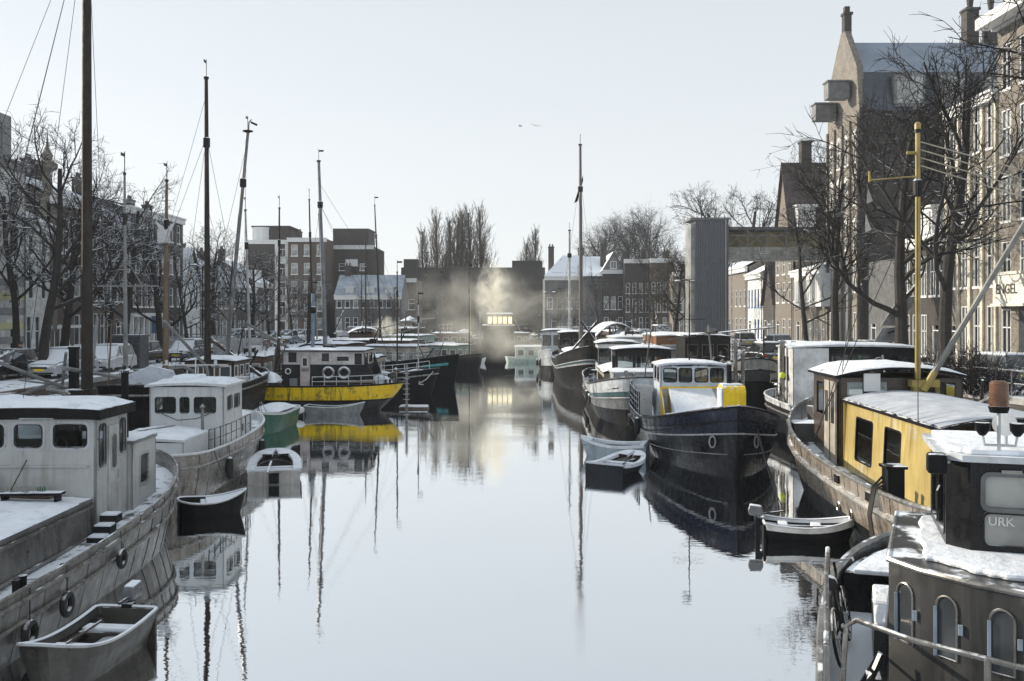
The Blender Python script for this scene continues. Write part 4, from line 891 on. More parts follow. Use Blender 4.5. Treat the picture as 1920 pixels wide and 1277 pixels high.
def seams(hobj, h, n, q0=.02, q1=.98, sides=(1,-1), r=.007, m=None):
    q = MB()
    for sd in sides:
        for i in range(1, n): u = .04+.92*i/n; q.tube([h.P(u, q0+(q1-q0)*k/6, sd, .002) for k in range(7)], r, 4)
    return q.build('plate_seams', m or DARKS, hobj)
def deck_mess(parent, x0, x1, y0, y1, z, seed, n=10):  # loose gear and boxes scattered on deck, parented to the boat
    """loose clutter on a working deck: lidded boxes, spars, stanchions with line, ventilators, winches, snow heaps on covers"""
    rr = random.Random(seed)
    for i in range(n):
        x = rr.uniform(x0, x1); y = rr.uniform(y0, y1); k = rr.choice(('lidded_box','spar','spar','stanchion','ventilator','winch','cover','stanchion','boom')); q = MB(); m = DARKS; sm = False
        if k == 'lidded_box': a, b, c = rr.uniform(.3,.6), rr.uniform(.25,.5), rr.uniform(.2,.5); q.box(x-a,x+a,y-b,y+b,z,z+c); q.box(x-a-.03,x+a+.03,y-b-.03,y+b+.03,z+c,z+c+.06); m = rr.choice((GREYP, WOOD, DARKS, WHITEP))
        elif k == 'spar': L = rr.uniform(1.5,4); a = rr.uniform(-.35,.35); h0 = z+rr.uniform(.25,1.0); h1 = h0+rr.uniform(-.1,.9); q.cyl((x-L/2*math.cos(a),y-L/2*math.sin(a),h0),(x+L/2*math.cos(a),y+L/2*math.sin(a),h1),rr.uniform(.03,.08),n=6); m = M('snowy_spar', (.2,.2,.2))
        elif k == 'boom': h1 = z+rr.uniform(1.5,3.4); q.cyl((x,y,z),(x+rr.uniform(-1.4,1.4),y+rr.uniform(-.6,.6),h1),rr.uniform(.03,.07),n=6); m = rr.choice((WOOD, GREYP, DARKS))
        elif k == 'stanchion':
            w = rr.uniform(1.0,2.6); hh = rr.uniform(.6,1.1)
            for j in range(4): q.cyl((x-w/2+w*j/3,y,z),(x-w/2+w*j/3,y,z+hh),.018,n=4)
            q.cyl((x-w/2,y,z+hh),(x+w/2,y,z+hh),.02,n=4); q.cyl((x-w/2,y,z+hh*.5),(x+w/2,y,z+hh*.5),.015,n=4); m = rr.choice((WHITEP, DARKS, STEEL)); k = 'guard_rail'
        elif k == 'ventilator': q.tube([(x,y,z),(x,y,z+.5),(x+.05,y,z+.65),(x+.2,y,z+.7)], [.07,.07,.1,.13], 8); m = rr.choice((STEEL, WHITEP)); sm = True
        elif k == 'winch': q.tube([(x,y-.3,z+.35),(x,y+.3,z+.35)], .17, 10); q.box(x-.2,x+.2,y-.36,y-.3,z,z+.5); q.box(x-.2,x+.2,y+.3,y+.36,z,z+.5)
        else:
            a, b, c = rr.uniform(.6,1.3), rr.uniform(.4,.8), rr.uniform(.35,.7)
            q.grid(lambda u, v: (x-a+2*a*u, y-b+2*b*v, z+c*(math.sin(math.pi*u)*math.sin(math.pi*v))**.45+.05*noise.noise(Vector((u*4+x,v*4,seed)))), 8, 8); m = SNOW; k = 'snowy_cover'; sm = True
        q.build(k, m, parent, sm)
# ---------------------------------------------------------------- boats on the left
def boat(name, label, cat, x, y, rz, group=None): return thing(name, label, cat, (x, y, 0), R(rz), group)
# near grey houseboat
HW = M('houseboat_white', (.44,.45,.445), .38, streak=.6, sc=(.22,.20,.17), snow=.3, var=.08)
HS = M('houseboat_hull_steel', (.15,.145,.138), .36, metal=.35, streak=.9, sc=(.045,.038,.03), snow=.2, var=.4, patch=.35, pc=(.24,.235,.225))
HD = M('snowy_side_deck', (.11,.11,.115), .6, snow=.50, sn=.4, streak=.2, var=.3)
t = L1 = boat('houseboat', 'large grey and white steel houseboat with black banded wheelhouse roof, nearest on the left', 'houseboat', -10.5, 14.2, -89)
h = HL1 = Hull(24, 5.6, 1.15, .5, .75, (2.3,.3), (2.3,.26), (.02,.03), .93)
seams(h.build(t, [(.52,HS),(1.0,HS)], HD, STEEL, .34, .035, (.86,.55), STEEL, .05), h, 26)
hw = 1.4
hw = 1.4; ya_, yb_ = -.92, 1.88
q = MB(); q.tube([(-6.5,.75+.28*math.cos(a),2.62+.28*math.sin(a)) for a in [i*math.pi/8 for i in range(16)]], .025, 6, closed=True); [q.cyl((-6.5,.75,2.62),(-6.5,.75+.3*math.cos(a),2.62+.3*math.sin(a)),.014,n=5) for a in [i*math.pi/3 for i in range(6)]]; q.cyl((-6.5,.75,2.62),(-6.2,.75,2.5),.04); q.build('helm_wheel', WOOD, t)
q = MB(); q.box(-6.3,-5.98,-.7,1.6,.9,2.4); q.build('helm_console', BROWN, t); q = MB(); q.box(-7.3,-6.95,.4,1.0,1.6,1.7); q.box(-7.35,-7.28,.42,.98,1.7,2.9); q.cyl((-7.1,.7,.9),(-7.1,.7,1.6),.05); q.build('helm_seat', DARKS, t)
deckhouse(t, -7.6,-5.9,ya_,yb_, .8,3.30, HW, {'f':[(.17,.90,1.90,2.42),(1.09,1.70,1.90,2.42),(1.90,2.63,1.90,2.42)],'l':[(.10,.50,1.45,2.40),(1.22,1.58,1.6,2.4)],'b':[(.3,1.2,1.85,2.4),(1.6,2.5,1.85,2.4)],'r':[(.3,1.1,1.85,2.4)]}, ALU, rr=.10, fw=.05, gasket=(HW, RUBBER), muls=())
roof_slab(t, -7.6,-5.9,ya_,yb_, 3.30, .05, BLACKP, .14, .21, .09)
q = MB(); hw = yb_; q.box(-7.03,-6.49,hw-.01,hw+.035,.95,3.1); d = q.build('side_door', M('door_grey_white', (.42,.43,.42), .4, streak=.6, sc=(.2,.15,.1)), t)
win(d, (-6.49,hw+.036,.95), (-1,0,0), (0,0,1), (.13,.41,1.2,1.95), ALU, DGLASS, .08, .03, recess=-.004); q = MB(); q.bar((-6.97,hw+.06,1.9),(-6.97,hw+.06,2.1),.02,.02); q.build('handle', ALU, d)
q = MB(); q.box(-5.89,-5.86,ya_+.02,hw-.15,2.30,2.34); q.build('belt_moulding', HW, t)
q = MB(); q.box(-5.89,-5.80,-.02,.12,1.45,1.56); q.build('junction_box', ALU, t)
deckhouse(t, -9.1,-7.62,-1.5,2.0,.8,2.55, HW, {'l':[(.45,1.0,.75,1.45)],'f':[]}, ALU, roof=GREYP, camber=.02, over=.03, snow=.04, rr=.05)
deck_mess(t, -8.9,-8.0,-1.0,1.2,2.66,31,4); flue(t, -8.2,1.6,2.6,1.55,.085,BLACKP); flue(t,-7.9,1.35,2.6,.75,.05,STEEL)
deckhouse(t, -5.86,9.0,-1.1,1.85,.8,1.58, HS, {'l':[(a,a+.42,.22,.60) for a in (2.6,4.1,5.6,7.1)]}, STEEL, DGLASS, taper=(0,.07), fw=.03, roof=HD, camber=.06, over=.02, snow=.05, name='trunk_wall')
q = MB(); q.bar((-5.84,1.88,.9),(9,1.88,.9),.05,.05); q.bar((-5.84,1.84,1.50),(9,1.82,1.50),.04,.06); q.build('coaming_rail', STEEL, t)
for i in range(3):
    q = MB(); x = -5.3-.32*i; z = .85+.16*i; q.box(x-.16,x+.16,2.0,2.35,z-.02,z+.14); q.box(x-.15,x+.15,2.02,2.33,z+.14,z+.17,1); q.build('step_box', [DARKS, SNOW], t)
bollard(t, -10.3, 1.2, .95); bollard(t, -1.5, 2.45, .85); bollard(t, 2.5, 2.35, .85)
h.fender(t, .40, 1, .42, .17); h.fender(t, .455, 1, .35, .17); h.fender(t, .30, 1, .55, .15)
for zz_, u0, u1 in ((.02,.30,.5),):
    q = MB(); q.tube([h.P(.36,1,1,.2)+Vector((.1*math.cos(a), .22*math.sin(a)-.1,-.3+.02*(a/6))) for a in [i*.5 for i in range(40)]], .014, 4); tag(q.build('rope_coil', ROPE), 'coil of dark rope lying on the side deck of the near grey houseboat', 'rope').matrix_world = t.matrix_basis
# things on the foredeck roof of the houseboat
def place_on(o, par, x, y, z, rz=0):
    m = Matrix.Translation(par.location) @ Matrix.Rotation(par.rotation_euler.z, 4, 'Z') @ Matrix.Translation((x,y,z)) @ Matrix.Rotation(rz, 4, 'Z'); o.matrix_basis = m
    return o
tb = thing('bench', 'low black wooden bench dusted with snow on the roof of the near houseboat', 'bench'); place_on(tb, L1, -5.25, .85, 1.69, R(2))
q = MB(); q.box(-.14,.14,-.62,.62,.16,.21); q.build('seat', BLACKP, tb)
for y in (-.52,.52): q = MB(); q.box(-.12,.12,y-.03,y+.03,0,.16); q.build('leg', BLACKP, tb)
cr = thing('bottle_crate', 'shallow wooden crate full of empty bottles against the wheelhouse front', 'crate'); place_on(cr, L1, -5.62, .6, 1.69)
q = MB(); q.box(-.14,.14,-.5,.5,0,.02); [q.box(*b) for b in ((-.14,-.12,-.5,.5,.02,.12),(.12,.14,-.5,.5,.02,.12),(-.12,.12,-.5,-.48,.02,.12),(-.12,.12,.48,.5,.02,.12))]; q.build('crate_box', WOOD, cr)
BG = M('green_bottle', (.03,.16,.06), .15, spec=.8); BC = M('clear_bottle', (.35,.36,.33), .15, spec=.8)
for i in range(10):
    for j in (-1,1):
        q = MB(); q.lathe([(.033,.02),(.035,.03),(.035,.14),(.013,.19),(.013,.25)], 8); b = q.build('bottle', BG if i in (7,8) else BC); tag(b, 'green glass bottle in the crate on the houseboat roof' if i in (7,8) else 'clear glass bottle in the crate on the houseboat roof', 'bottle', 'green bottles in the crate' if i in (7,8) else 'clear bottles in the crate')
        place_on(b, L1, -5.62+.05*j, .6-.44+.095*i, 1.69)
bd = MB(); bd.slab((0,-.3,0),(0,1,0),(-.35,0,.94),[(0,0),(.6,0),(.56,.55),(.04,.58)],.05); o = bd.build('snowy_board', M('snow_board', (.55,.57,.58), .7, snow=.9, sn=.0), None); tag(o, 'snow caked board leaning on the wheelhouse wall beside the bottle crate', 'board'); place_on(o, L1, -5.45, -.35, 1.69)
st = MB(); st.tube([(0,0,0),(-.32,.28,.78)], .014, 5); o = st.build('broom_stick', WOOD); tag(o, 'thin stick leaning against the white wheelhouse front', 'stick'); place_on(o, L1, -5.5, .2, 1.69)

# steel rowing boat with outboard, bottom left
dinghy('rowing_boat', 'grey steel rowing boat with snowy benches and outboard motor beside the near houseboat', (-6.62, 14.9, 0), R(-96), 2.6, 1.08, .50, M('rowboat_steel', (.085,.08,.072), .38, metal=.3, streak=.8, sc=(.03,.025,.02), patch=.4, pc=(.15,.14,.125), snow=.2), M('boat_inside_grey', (.07,.068,.065), .5, metal=.3, streak=.5, snow=.5), 2, motor=True, transom=True, oar=1, pb=(3.2,.6))
# white cruiser
WP2 = M('cruiser_white', (.60,.62,.63), .35, streak=.4, sc=(.33,.30,.26), snow=.35, var=.06)
CH = M('cruiser_hull', (.27,.255,.235), .3, metal=.25, streak=.95, sc=(.08,.065,.05), snow=.3)
t = L2 = boat('motor_cruiser', 'white steel cruiser with three window wheelhouse and snowy foredeck behind the near houseboat', 'boat', -10.95, 32.4, 91)
h = Hull(11.6, 3.7, 1.35, .35, .2, (2.2,.34), (2.5,.2), (.04,.02), .88)
seams(h.build(t, [(.55,CH),(.98,CH),(1.0,WP2)], HD, WP2, .28, .04, (.74,), STEEL, .05), h, 12)
deckhouse(t, -1.9,.3,-1.75,.6,1.05,3.2, WP2, {'b':[(.17,.85,1.30,1.85),(.95,1.28,1.30,1.85),(1.40,2.12,1.30,1.85)],'r':[(.35,.95,1.35,1.85),(1.15,1.85,1.35,1.85)],'f':[(.3,1.0,1.2,1.8),(1.3,2.0,1.2,1.8)],'l':[(.4,1.7,1.3,1.8)]}, WP2, rr=.08, gasket=(WP2,RUBBER), roof=WP2, camber=.06, over=.12, snow=.09)
q = MB(); q.box(-1.3,-.2,-.7,.1,3.38,3.52); q.build('roof_hatch', SNOW, t, bevel=.05)
q = MB(); q.cyl((-.9,-.55,3.3),(-.9,-.55,4.1),.02); q.bar((-.9,-1.6,3.85),(-.9,.7,3.85),.03,.03); [q.cyl((-.9,y,3.85),(-.9,y,4.0),.05) for y in (-1.2,.4)]; q.build('signal_mast', WP2, t)
deckhouse(t, -4.6,-1.95,-1.35,.9,1.05,1.78, WP2, {}, roof=WP2, camber=.05, over=.03, snow=.09, name='trunk_wall')
deckhouse(t, -4.9,-3.5,.0,1.0,1.05,1.55, WP2, {}, roof=WP2, camber=.0, over=.02, snow=.06, name='locker_wall')
flue(t, -2.3,-1.2,1.8,.75,.05)
h.railing(t, .2, .62, -1, .62, 8, DARKS, .017)
q = MB(); q.bar((-4.6,1.3,1.9),(-2.2,-.3,2.0),.06,.06); q.bar((-4.4,.4,1.7),(-2.6,1.4,1.9),.04,.04); q.build('lowered_boom', M('snowy_spar', (.2,.2,.2), .6, snow=.95, sn=.3), t)
q = MB(); q.tube([(-1.92,-1.3,2.35),(-1.95,-.9,2.2),(-1.95,-.3,2.15),(-1.92,.2,2.35)], .012, 4); q.build('cable', ROPE, t)
h.fender(t, .75, -1, .4, .14, None, False); h.fender(t, .35, -1, .45, .14, None, False); vent(t, 2.2, -.4, 1.15)
deckhouse(t, .35,3.4,-1.3,.9,1.05,1.8, WP2, {'r':[(.4,.9,.25,.55),(1.4,1.9,.25,.55)]}, WP2, DGLASS, roof=WP2, camber=.05, over=.03, snow=.07, name='trunk_wall')
# white snow covered dinghy
CB = M('dinghy_cream', (.36,.35,.33), .45, streak=.5, snow=.3)
t, h = dinghy('dinghy', 'white dinghy with broad snow covered side decks and open oval cockpit, left of the channel', (-8.15, 33.0, 0), R(103), 4.0, 1.72, .36, CB, M('dinghy_inside_dark', (.05,.05,.055), .6), 1, snowrim=.25, pb=(2.3,.5))
q = MB(); q.box(-2.12,-2.0,-.16,.16,.05,.38); q.build('motor_bracket', BLACKP, t); q = MB(); q.bar((-2.2,.2,.42),(-1.1,.1,.62),.06,.05); q.build('oar', M('snowy_oar', (.3,.25,.2), .6, snow=.95, sn=.3), t)
# black small boat
t, h = dinghy('rowing_boat', 'small black steel boat with snow on its foredeck tied behind the near houseboat', (-8.25, 26.4, 0), R(20), 1.8, 1.15, .40, BLACKP, BLACKP, 1, transom=False)
q = MB(); us = [i/12 for i in range(5,13)]
for a, b in zip(us, us[1:]): q.add([h.P(a,1,-1,.04),h.P(b,1,-1,.04),h.P(b,1,1,.04),h.P(a,1,1,.04)], [(0,1,2,3)])
q.build('foredeck', M('foredeck_snow', (.05,.05,.05), .5, snow=.75, sn=.3), t)
moor((-7.6,26.3,.75), (-8.75,28.2,1.5), 'slack line from the small black boat up to the white cruiser', .2)

# rusty barge with the great mast, between houseboat and quay
t = LB = boat('sailing_barge', 'rusty old barge with huge brown mast lying between the near houseboat and the left quay', 'barge', -15.85, 25.6, -89); t.location.z = 1.15
h = Hull(17, 4.4, 1.35, .5, .4, (2.3,.3), (2.3,.25), (.02,.02), .92); h.kd = 3.2
h.build(t, [(.5,DARKS),(1.0,RUST)], SNOWD, RUST, .3, .05, (.8,), DARKS)
deck_mess(t, -8, 6, -1.7, 1.9, 1.15, 4, 40)
mast(t, -5.9, 2.0, .9, 20.5, .19, .12, (-.2,-.1), rig=[(.86,-6,-2,1.6),(.86,-8,1.9,1.6),(.86,1.5,1.9,1.6),(.86,-2,-2,1.6),(.97,8,0,2),(.86,-1.5,2.0,1.5)])
q = MB(); q.box(-6.35,-5.5,1.35,2.1,.9,1.9); q.build('mast_case', DARKS, t)
for i, (x, y) in enumerate(((-6.4,1.35),)): q = MB(); q.box(x-.13,x+.13,y-.12,y+.12,.9,3.2); q.box(x-.15,x+.15,y-.14,y+.14,3.2,3.28); q.build('post', BLACKP, t)
deckhouse(t, -3.6,5.0,-1.5,1.5,1.0,1.75, M('concrete_wall', (.24,.22,.20), .85, streak=.8, patch=.8, pc=(.36,.34,.31), snow=.3), {}, roof=RUST, camber=.1, over=.08, snow=.08, name='hold_wall')
for i, (a, b) in enumerate((((-2.5,-1.2,1.98),(.8,.9,2.02)),((-3.2,.9,1.98),(.2,-.3,2.0)),((-1.8,.2,1.98),(2.2,1.1,2.02)))):
    q = MB(); q.bar(a, b, .22, .05); o = q.build('plank', M('snowy_plank', (.22,.19,.16), .7, snow=.8, sn=.3)); tag(o, ('long snowy plank lying askew on the rusty barge','second snowy plank crossing the first on the rusty barge','snowy board nearest the camera on the rusty barge')[i], 'plank', 'planks on the rusty barge'); o.matrix_basis = Matrix.Translation(t.location) @ Matrix.Rotation(t.rotation_euler.z, 4, 'Z')
q = MB(); q.tube([(-4.3,.4,1.4),(-4.3,1.0,1.4)], .36, 16); q.build('winch_drum', RUST, t, True)
q = MB(); q.tube([(-5.2,-.2,1.5),(-5.2,-.2,1.75)], .3, 14); [q.bar((-5.2,-.2,1.8),(-5.2+.5*math.cos(a),-.2+.5*math.sin(a),1.8),.04,.04) for a in (0,1.57,3.14,4.71)]; q.build('capstan', DARKS, t)
for a, b, r in (((-7.5,1.9,1.3),(-4.9,-.8,3.0),.06),((-6.8,-1.5,1.3),(-6.8,1.9,2.6),.05),((-7.7,.3,1.2),(-5.7,1.4,3.1),.05)): q = MB(); q.cyl(a, b, r); q.build('spar', M('snowy_spar', (.2,.2,.2)), t)
flue(t, -4.6, 1.9, 1.2, .6)
# second sailing barge with several masts
t = L3 = boat('sailing_barge', 'long dark barge with two tall masts and a lantern post behind the white cruiser', 'barge', -14.9, 45, -90); t.location.z = .85
h = Hull(17, 4.0, 1.35, .6, .4, (2.2,.3), (2.3,.22), (.03,.02), .9); h.kd = 2.6
h.build(t, [(.5,DARKS),(1.0,BLACKP)], SNOWD, DARKS, .3, .05, (.8,), STEEL)
deck_mess(t, -7.5, 8, -1.5, 1.7, 1.05, 9, 30)
mast(t, 1.1, 1.0, .9, 15.4, .165, .08, (.1,-.05), rig=[(.82,-3,2,1.5),(.82,4.5,1.9,1.5),(.82,4.5,-1.9,1.5),(.82,-3,-2,1.5),(.95,8,0,2),(.6,-3.5,1.9,1.6)])
mast(t, -6.4, -.5, .9, 14.4, .12, .09, (0,1.25), M('grey_black_mast', (.12,.125,.13), .5, streak=.7, sc=(.5,.5,.52)), rig=[(.95,5,1.5,1.6),(.95,-8,0,1.6)])
q = MB(); q.lathe([(.05,0),(.28,.05),(.28,.1),(.05,.15)], 10, (-6.4,.75,14.4)); q.tube([(-6.4,.8,14.5),(-6.4,.82,14.95),(-6.4,.95,15.1)], .03, 5); q.tube([(-6.4,.92,14.95),(-6.4,1.25,14.8)], .06, 6); q.build('wind_vane', BLACKP, t)
tm = M('timber_post', (.16,.115,.075), .7, streak=.6, snow=.3)
m_ = mast(t, 0, -1.35, .9, 10.9, .16, .06, (-.1,.03), tm)
q = MB(); q.box(-.1,.35,-1.6,-1.15,8.0,8.6); q.build('lantern', ALU, m_); q = MB(); q.slab((-.02,-1.85,8.55),(0,1,0),(0,0,1),[(0,.5),(.25,0),(.75,0),(1.0,.5),(.5,.15)],.06); q.build('wind_sign', ALU, m_)
gm_ = M('grey_spar', (.19,.19,.19), .6, snow=.3)
m_ = mast(t, 8.2, .1, 1.6, 10.0, .10, .04, (0,-.05), gm_)
q = MB(); q.bar((8.2,-1.0,5.75),(8.2,1.35,5.75),.07,.06); q.cyl((8.2,-.5,5.8),(8.2,.08,6.8),.02); q.cyl((8.2,.7,5.8),(8.2,.12,6.8),.02); q.build('cross_tree', M('snowy_spar', (.2,.2,.2)), m_)
for x in (6.5,4.0,2.4): bollard(t, x, 1.3, 1.1)
deckhouse(t, -5.2,-2.2,-1.2,1.2,1.0,2.3, BROWN, {'f':evenly(2.4,3,.5,.6,1.1),'l':evenly(3,3,.6,.6,1.1)}, WTRIM, DGLASS, roof=DARKS, snow=.1)
q = MB(); q.slab((4.6,-1.2,1.4),(0,1,0),(.45,0,.9),[(0,0),(2.2,.2),(2.0,1.0),(1.1,1.25),(.1,.8)],.05); q.build('snowy_tarpaulin', SNOW, t)
q = MB(); q.tube([(3.0,1.7,1.3),(3.5,1.7,2.4),(7.2,1.2,4.4)], .07, 6); q.build('leaning_spar', M('snowy_spar', (.2,.2,.2)), t)
q = MB(); q.bar((-5.5,1.9,1.3),(-7.2,-1.6,3.4),.16,.16); q.build('rough_timber', WOOD, t)
# green boat and inflatable
t = boat('motor_boat', 'small green boat with snowy deck between the white cruiser and yellow striped boat', 'boat', -11.55, 45.6, -93)
h = Hull(5.6, 1.65, .85, .35, .1, (1.8,.5), (4,.1), (.08,.02), .8); GRN = M('green_paint', (.010,.095,.062), .35, streak=.3)
h.build(t, [(.92,GRN),(1.0,WHITEP)], M('snow_deck', (.3,.3,.3), .6, snow=.95, sn=.3), WHITEP, .06, .03, (), None)
q = MB(); q.grid(lambda u, v: (-2.5+3.2*u, -.7+1.4*v, .95+.28*math.sin(math.pi*u)**.5*math.sin(math.pi*v)**.5+.03*noise.noise(Vector((u*6,v*4,2)))), 12, 8); q.build('snowy_cover', SNOW, t, True)
q = MB(); [q.tube([(1.2+.3*i,-.3+.2*i,1.0),(1.5+.2*i,.1,1.5),(2.0,.5-.2*i,1.1)], .015, 4) for i in range(4)]; q.build('bow_rail', DARKS, t)
t = thing('inflatable_boat', 'white inflatable dinghy beside the green boat', 'inflatable boat', (-12.4, 51.2, .12), R(20))
q = MB(); pts = [(-1.1,-.42,.12),(0,-.45,.14),(.7,-.38,.18),(1.15,0,.26),(.7,.38,.18),(0,.45,.14),(-1.1,.42,.12)]; q.tube(pts, [.12,.19,.19,.18,.19,.19,.12], 10); q.build('tube', M('inflatable_white', (.6,.61,.6), .4, snow=.6), t, True)
q = MB(); q.box(-1.0,.9,-.32,.32,-.02,.06); q.build('floor', GREYP, t); q = MB(); q.box(-.95,-.88,-.3,.3,.02,.34); q.build('transom', DARKS, t)

# yellow and black boat seen broadside
t = YB_ = boat('house_boat', 'black boat with broad worn yellow stripe and white and black cabin, broadside on the left', 'houseboat', -10.9, 55.4, -4)
h = HY = Hull(10.9, 3.3, 1.45, .18, .1, (2.0,.28), (2.6,.2), (.13,.05), .9); h.ox = -.75
BKH = M('black_hull', (.018,.019,.022), .45, streak=.6, sc=(.06,.055,.05), spec=.25)
seams(h.build(t, [(.42,BKH),(.47,BLACKP),(.97,YELW),(1.0,BLACKP)], SNOWD, BLACKP, .12, .05, (), None), h, 9)
CW = M('cabin_white', (.56,.53,.52), .5, streak=.35, sc=(.3,.27,.25))
cx0, cx1 = -2.0, 2.7
deckhouse(t, cx0-.05,cx1,-1.2,1.2,1.3,2.68, BKH, {}, taper=(.0,.0), name='lower_cabin_wall')
deckhouse(t, cx0,cx1-.05,-1.17,1.17,2.68,3.42, CW, {'r':[(.35,.75,.15,.65),(2.28,2.62,.22,.60),(3.15,3.75,.25,.42),(4.15,4.5,.05,.6)],'f':evenly(2.3,2,.8,.1,.6)}, DARKS, DGLASS, roof=DARKS, camber=.03, over=.12, snow=.09, fw=.03)
for yy in (-1.19,1.24): q = MB(); q.slab((cx1-.02,yy,1.3),(1,0,0),(0,0,1),[(0,0),(.75,0),(0,2.05)],.05); q.build('raked_side_panel', BKH, t)
q = MB(); q.box(-.98,-.42,-1.25,-1.2,1.45,3.25); d = q.build('cabin_door', M('door_pinkish', (.50,.44,.43), .5), t)
win(d, (-.98,-1.253,1.45), (1,0,0), (0,0,1), (.14,.40,1.15,1.6), WTRIM, DGLASS, fw=.03, recess=-.002); q = MB(); [q.box(-.92,-.46,-1.27,-1.252,2.30+.04*i,2.32+.04*i) for i in range(5)]; q.build('louvre', GREYP, d)
q = MB(); q.tube([(-1.68+.15*math.cos(a),-1.25,2.3+.15*math.sin(a)) for a in [i*math.pi/8 for i in range(16)]], .035, 6, closed=True); q.build('porthole', WTRIM, t, True)
q = MB(); q.box(-1.6,-1.15,-1.23,-1.215,1.45,1.9); q.build('locker_door', GREYP, t)
for i, x in enumerate((.65,1.55)):
    lb = thing('life_ring', ('snow capped life ring hanging on the black cabin wall, nearer the door','snow capped life ring hanging on the black cabin wall, nearer the bow')[i], 'life ring', (0,0,0), 0, 'life rings on the yellow striped boat'); place_on(lb, YB_, x, -1.31, 2.22)
    q = MB(); q.tube([(.30*math.cos(a),0,.30*math.sin(a)) for a in [i_*math.pi/10 for i_ in range(20)]], .07, 8, closed=True); rg = q.build('ring', M('ring_dark_white', (.22,.2,.19), .6, snow=.8, sn=.2), lb, True)
    q = MB(); [q.tube([((.30+.075*math.cos(b))*math.cos(a), .075*math.sin(b), (.30+.075*math.cos(b))*math.sin(a)) for b in [k*math.pi/4 for k in range(8)]], .02, 4, closed=True) for a in (.78,2.36,3.93,5.5)]; q.build('band', WTRIM, rg)
h.railing(t, .55, .93, -1, .55, 6, WHITEP, .02); q = MB(); q.bar((.1,-1.5,1.75),(3.3,-1.5,1.75),.03,.12); q.build('plank_seat', M('snowy_plank', (.22,.19,.16)), t)
q = MB(); q.box(-.3,.5,-1.55,-1.3,1.45,1.95); q.build('locker', BLACKP, t); q = MB(); q.bar((-1.9,-.3,3.55),(-4.6,.2,5.0),.13,.13); q.build('snowy_spar', M('snowy_spar', (.2,.2,.2)), t)
q = MB(); q.box(.1,.7,-.4,.3,3.52,3.75); q.build('roof_hatch', DARKS, t)
q = MB(); [q.tube([(-4.5+.28*i,-1.3+.1*(i%3),1.4),(-4.4+.28*i,-1.0,2.2+.3*(i%2)),(-4.2+.27*i,-.7,2.3)], .012, 4) for i in range(9)]; q.build('plant_stems', TWIG, t)
q = MB(); q.cyl((-3.0,.3,1.4),(-2.3,-.9,4.2),.09); q.build('leaning_post', WOOD, t)
flue(t, 4.2, .2, 1.5, .8); bollard(t, 3.9, -.6, 1.5); deck_mess(t, -5.3, -2.3, -1.1, 1.1, 1.4, 15, 10); deck_mess(t, 2.9, 4.2, -.9, .9, 1.4, 16, 4)
t, h = dinghy('rowing_boat', 'long grey rowing boat with snowy gunwale lying along the yellow striped hull', (-9.75, 52.9, 0), R(-2), 3.3, 1.0, .42, GREYP, DARKS, 2, transom=True)
# black barge with anchor and turquoise striped ship beyond
t = L6 = boat('barge', 'black barge with white anchor and tall grey mast right of the yellow striped boat', 'barge', -10.6, 66.9, -6)
h = Hull(11.2, 3.6, 1.35, .45, .3, (1.9,.34), (2.4,.2), (.05,.02), .88)
h.build(t, [(.5,BLACKP),(1.0,BLACKP)], SNOWD, DARKS, .15, .06, (.8,), STEEL)
q = MB(); q.tube([(5.3,-.6,1.6),(4.9,-1.05,1.1),(4.5,-1.35,.85)], .03, 5); q.tube([(4.55,-1.6,1.0),(4.45,-1.4,.8),(4.75,-1.25,.75)], .035, 5); q.build('anchor', M('white_anchor', (.6,.6,.58), .6), t)
mast(t, -2.4, 0, 1.2, 16.2, .16, .10, (-.55,0), M('grey_blue_mast', (.17,.19,.22), .5, streak=.5, sc=(.06,.06,.06)), rig=[(.8,3,1.5,1.5),(.8,3,-1.5,1.5),(.9,5.4,0,1.8),(.8,-5,1.5,1.5)])
mast(t, 2.6, .2, 1.2, 8.4, .06, .04); mast(t, 4.2, -.3, 1.2, 6.2, .05, .04, m=M('pale_mast', (.38,.39,.40)))
mast(t, -3.5, .4, 1.2, 7.0, .14, .12, (0,0), M('pale_blue_mast', (.25,.33,.42), .5))
deckhouse(t, -1.6,1.5,-1.1,1.1,1.1,2.5, M('cream_cabin', (.45,.42,.36), .5, snow=.2), {'r':evenly(3.1,4,.5,.6,1.1),'f':evenly(2.2,2,.6,.6,1.1)}, BROWN, LGLASS, roof=DARKS, snow=.1)
h.railing(t, .6, .95, -1, .6, 5, WHITEP, .02); deck_mess(t, -5, 4.5, -1.2, 1.2, 1.25, 12, 16)
t = L7 = boat('cargo_ship', 'dark ship with turquoise stripe at its tall bow, left of the channel', 'ship', -11.2, 76.2, -26)
h = Hull(16, 4.2, 1.7, .8, .4, (1.9,.3), (2.4,.2), (.03,.02), .9)
TQ = M('turquoise_stripe', (.06,.33,.34), .5)
h.build(t, [(.55,BLACKP),(1.0,BLACKP)], SNOWD, DARKS, .3, .05, (), None)
deckhouse(t, -5,-1.5,-1.4,1.4,1.3,3.1, BROWN, {'r':evenly(3.5,4,.6,.8,1.4),'f':evenly(2.8,3,.6,.8,1.4)}, WTRIM, LGLASS, roof=DARKS, snow=.1)
mast(t, -6.3, 0, 1.4, 8.3, .09, .05, (.2,0))
q = MB(); us_ = [.84+.13*i/6 for i in range(7)]
for sd in (1,-1):
    for a, b in zip(us_, us_[1:]): q.add([h.P(a,.70,sd,-.015),h.P(b,.70,sd,-.015),h.P(b,.78,sd,-.015),h.P(a,.78,sd,-.015)], [(0,1,2,3)])
q.build('turquoise_stripe', TQ, t)
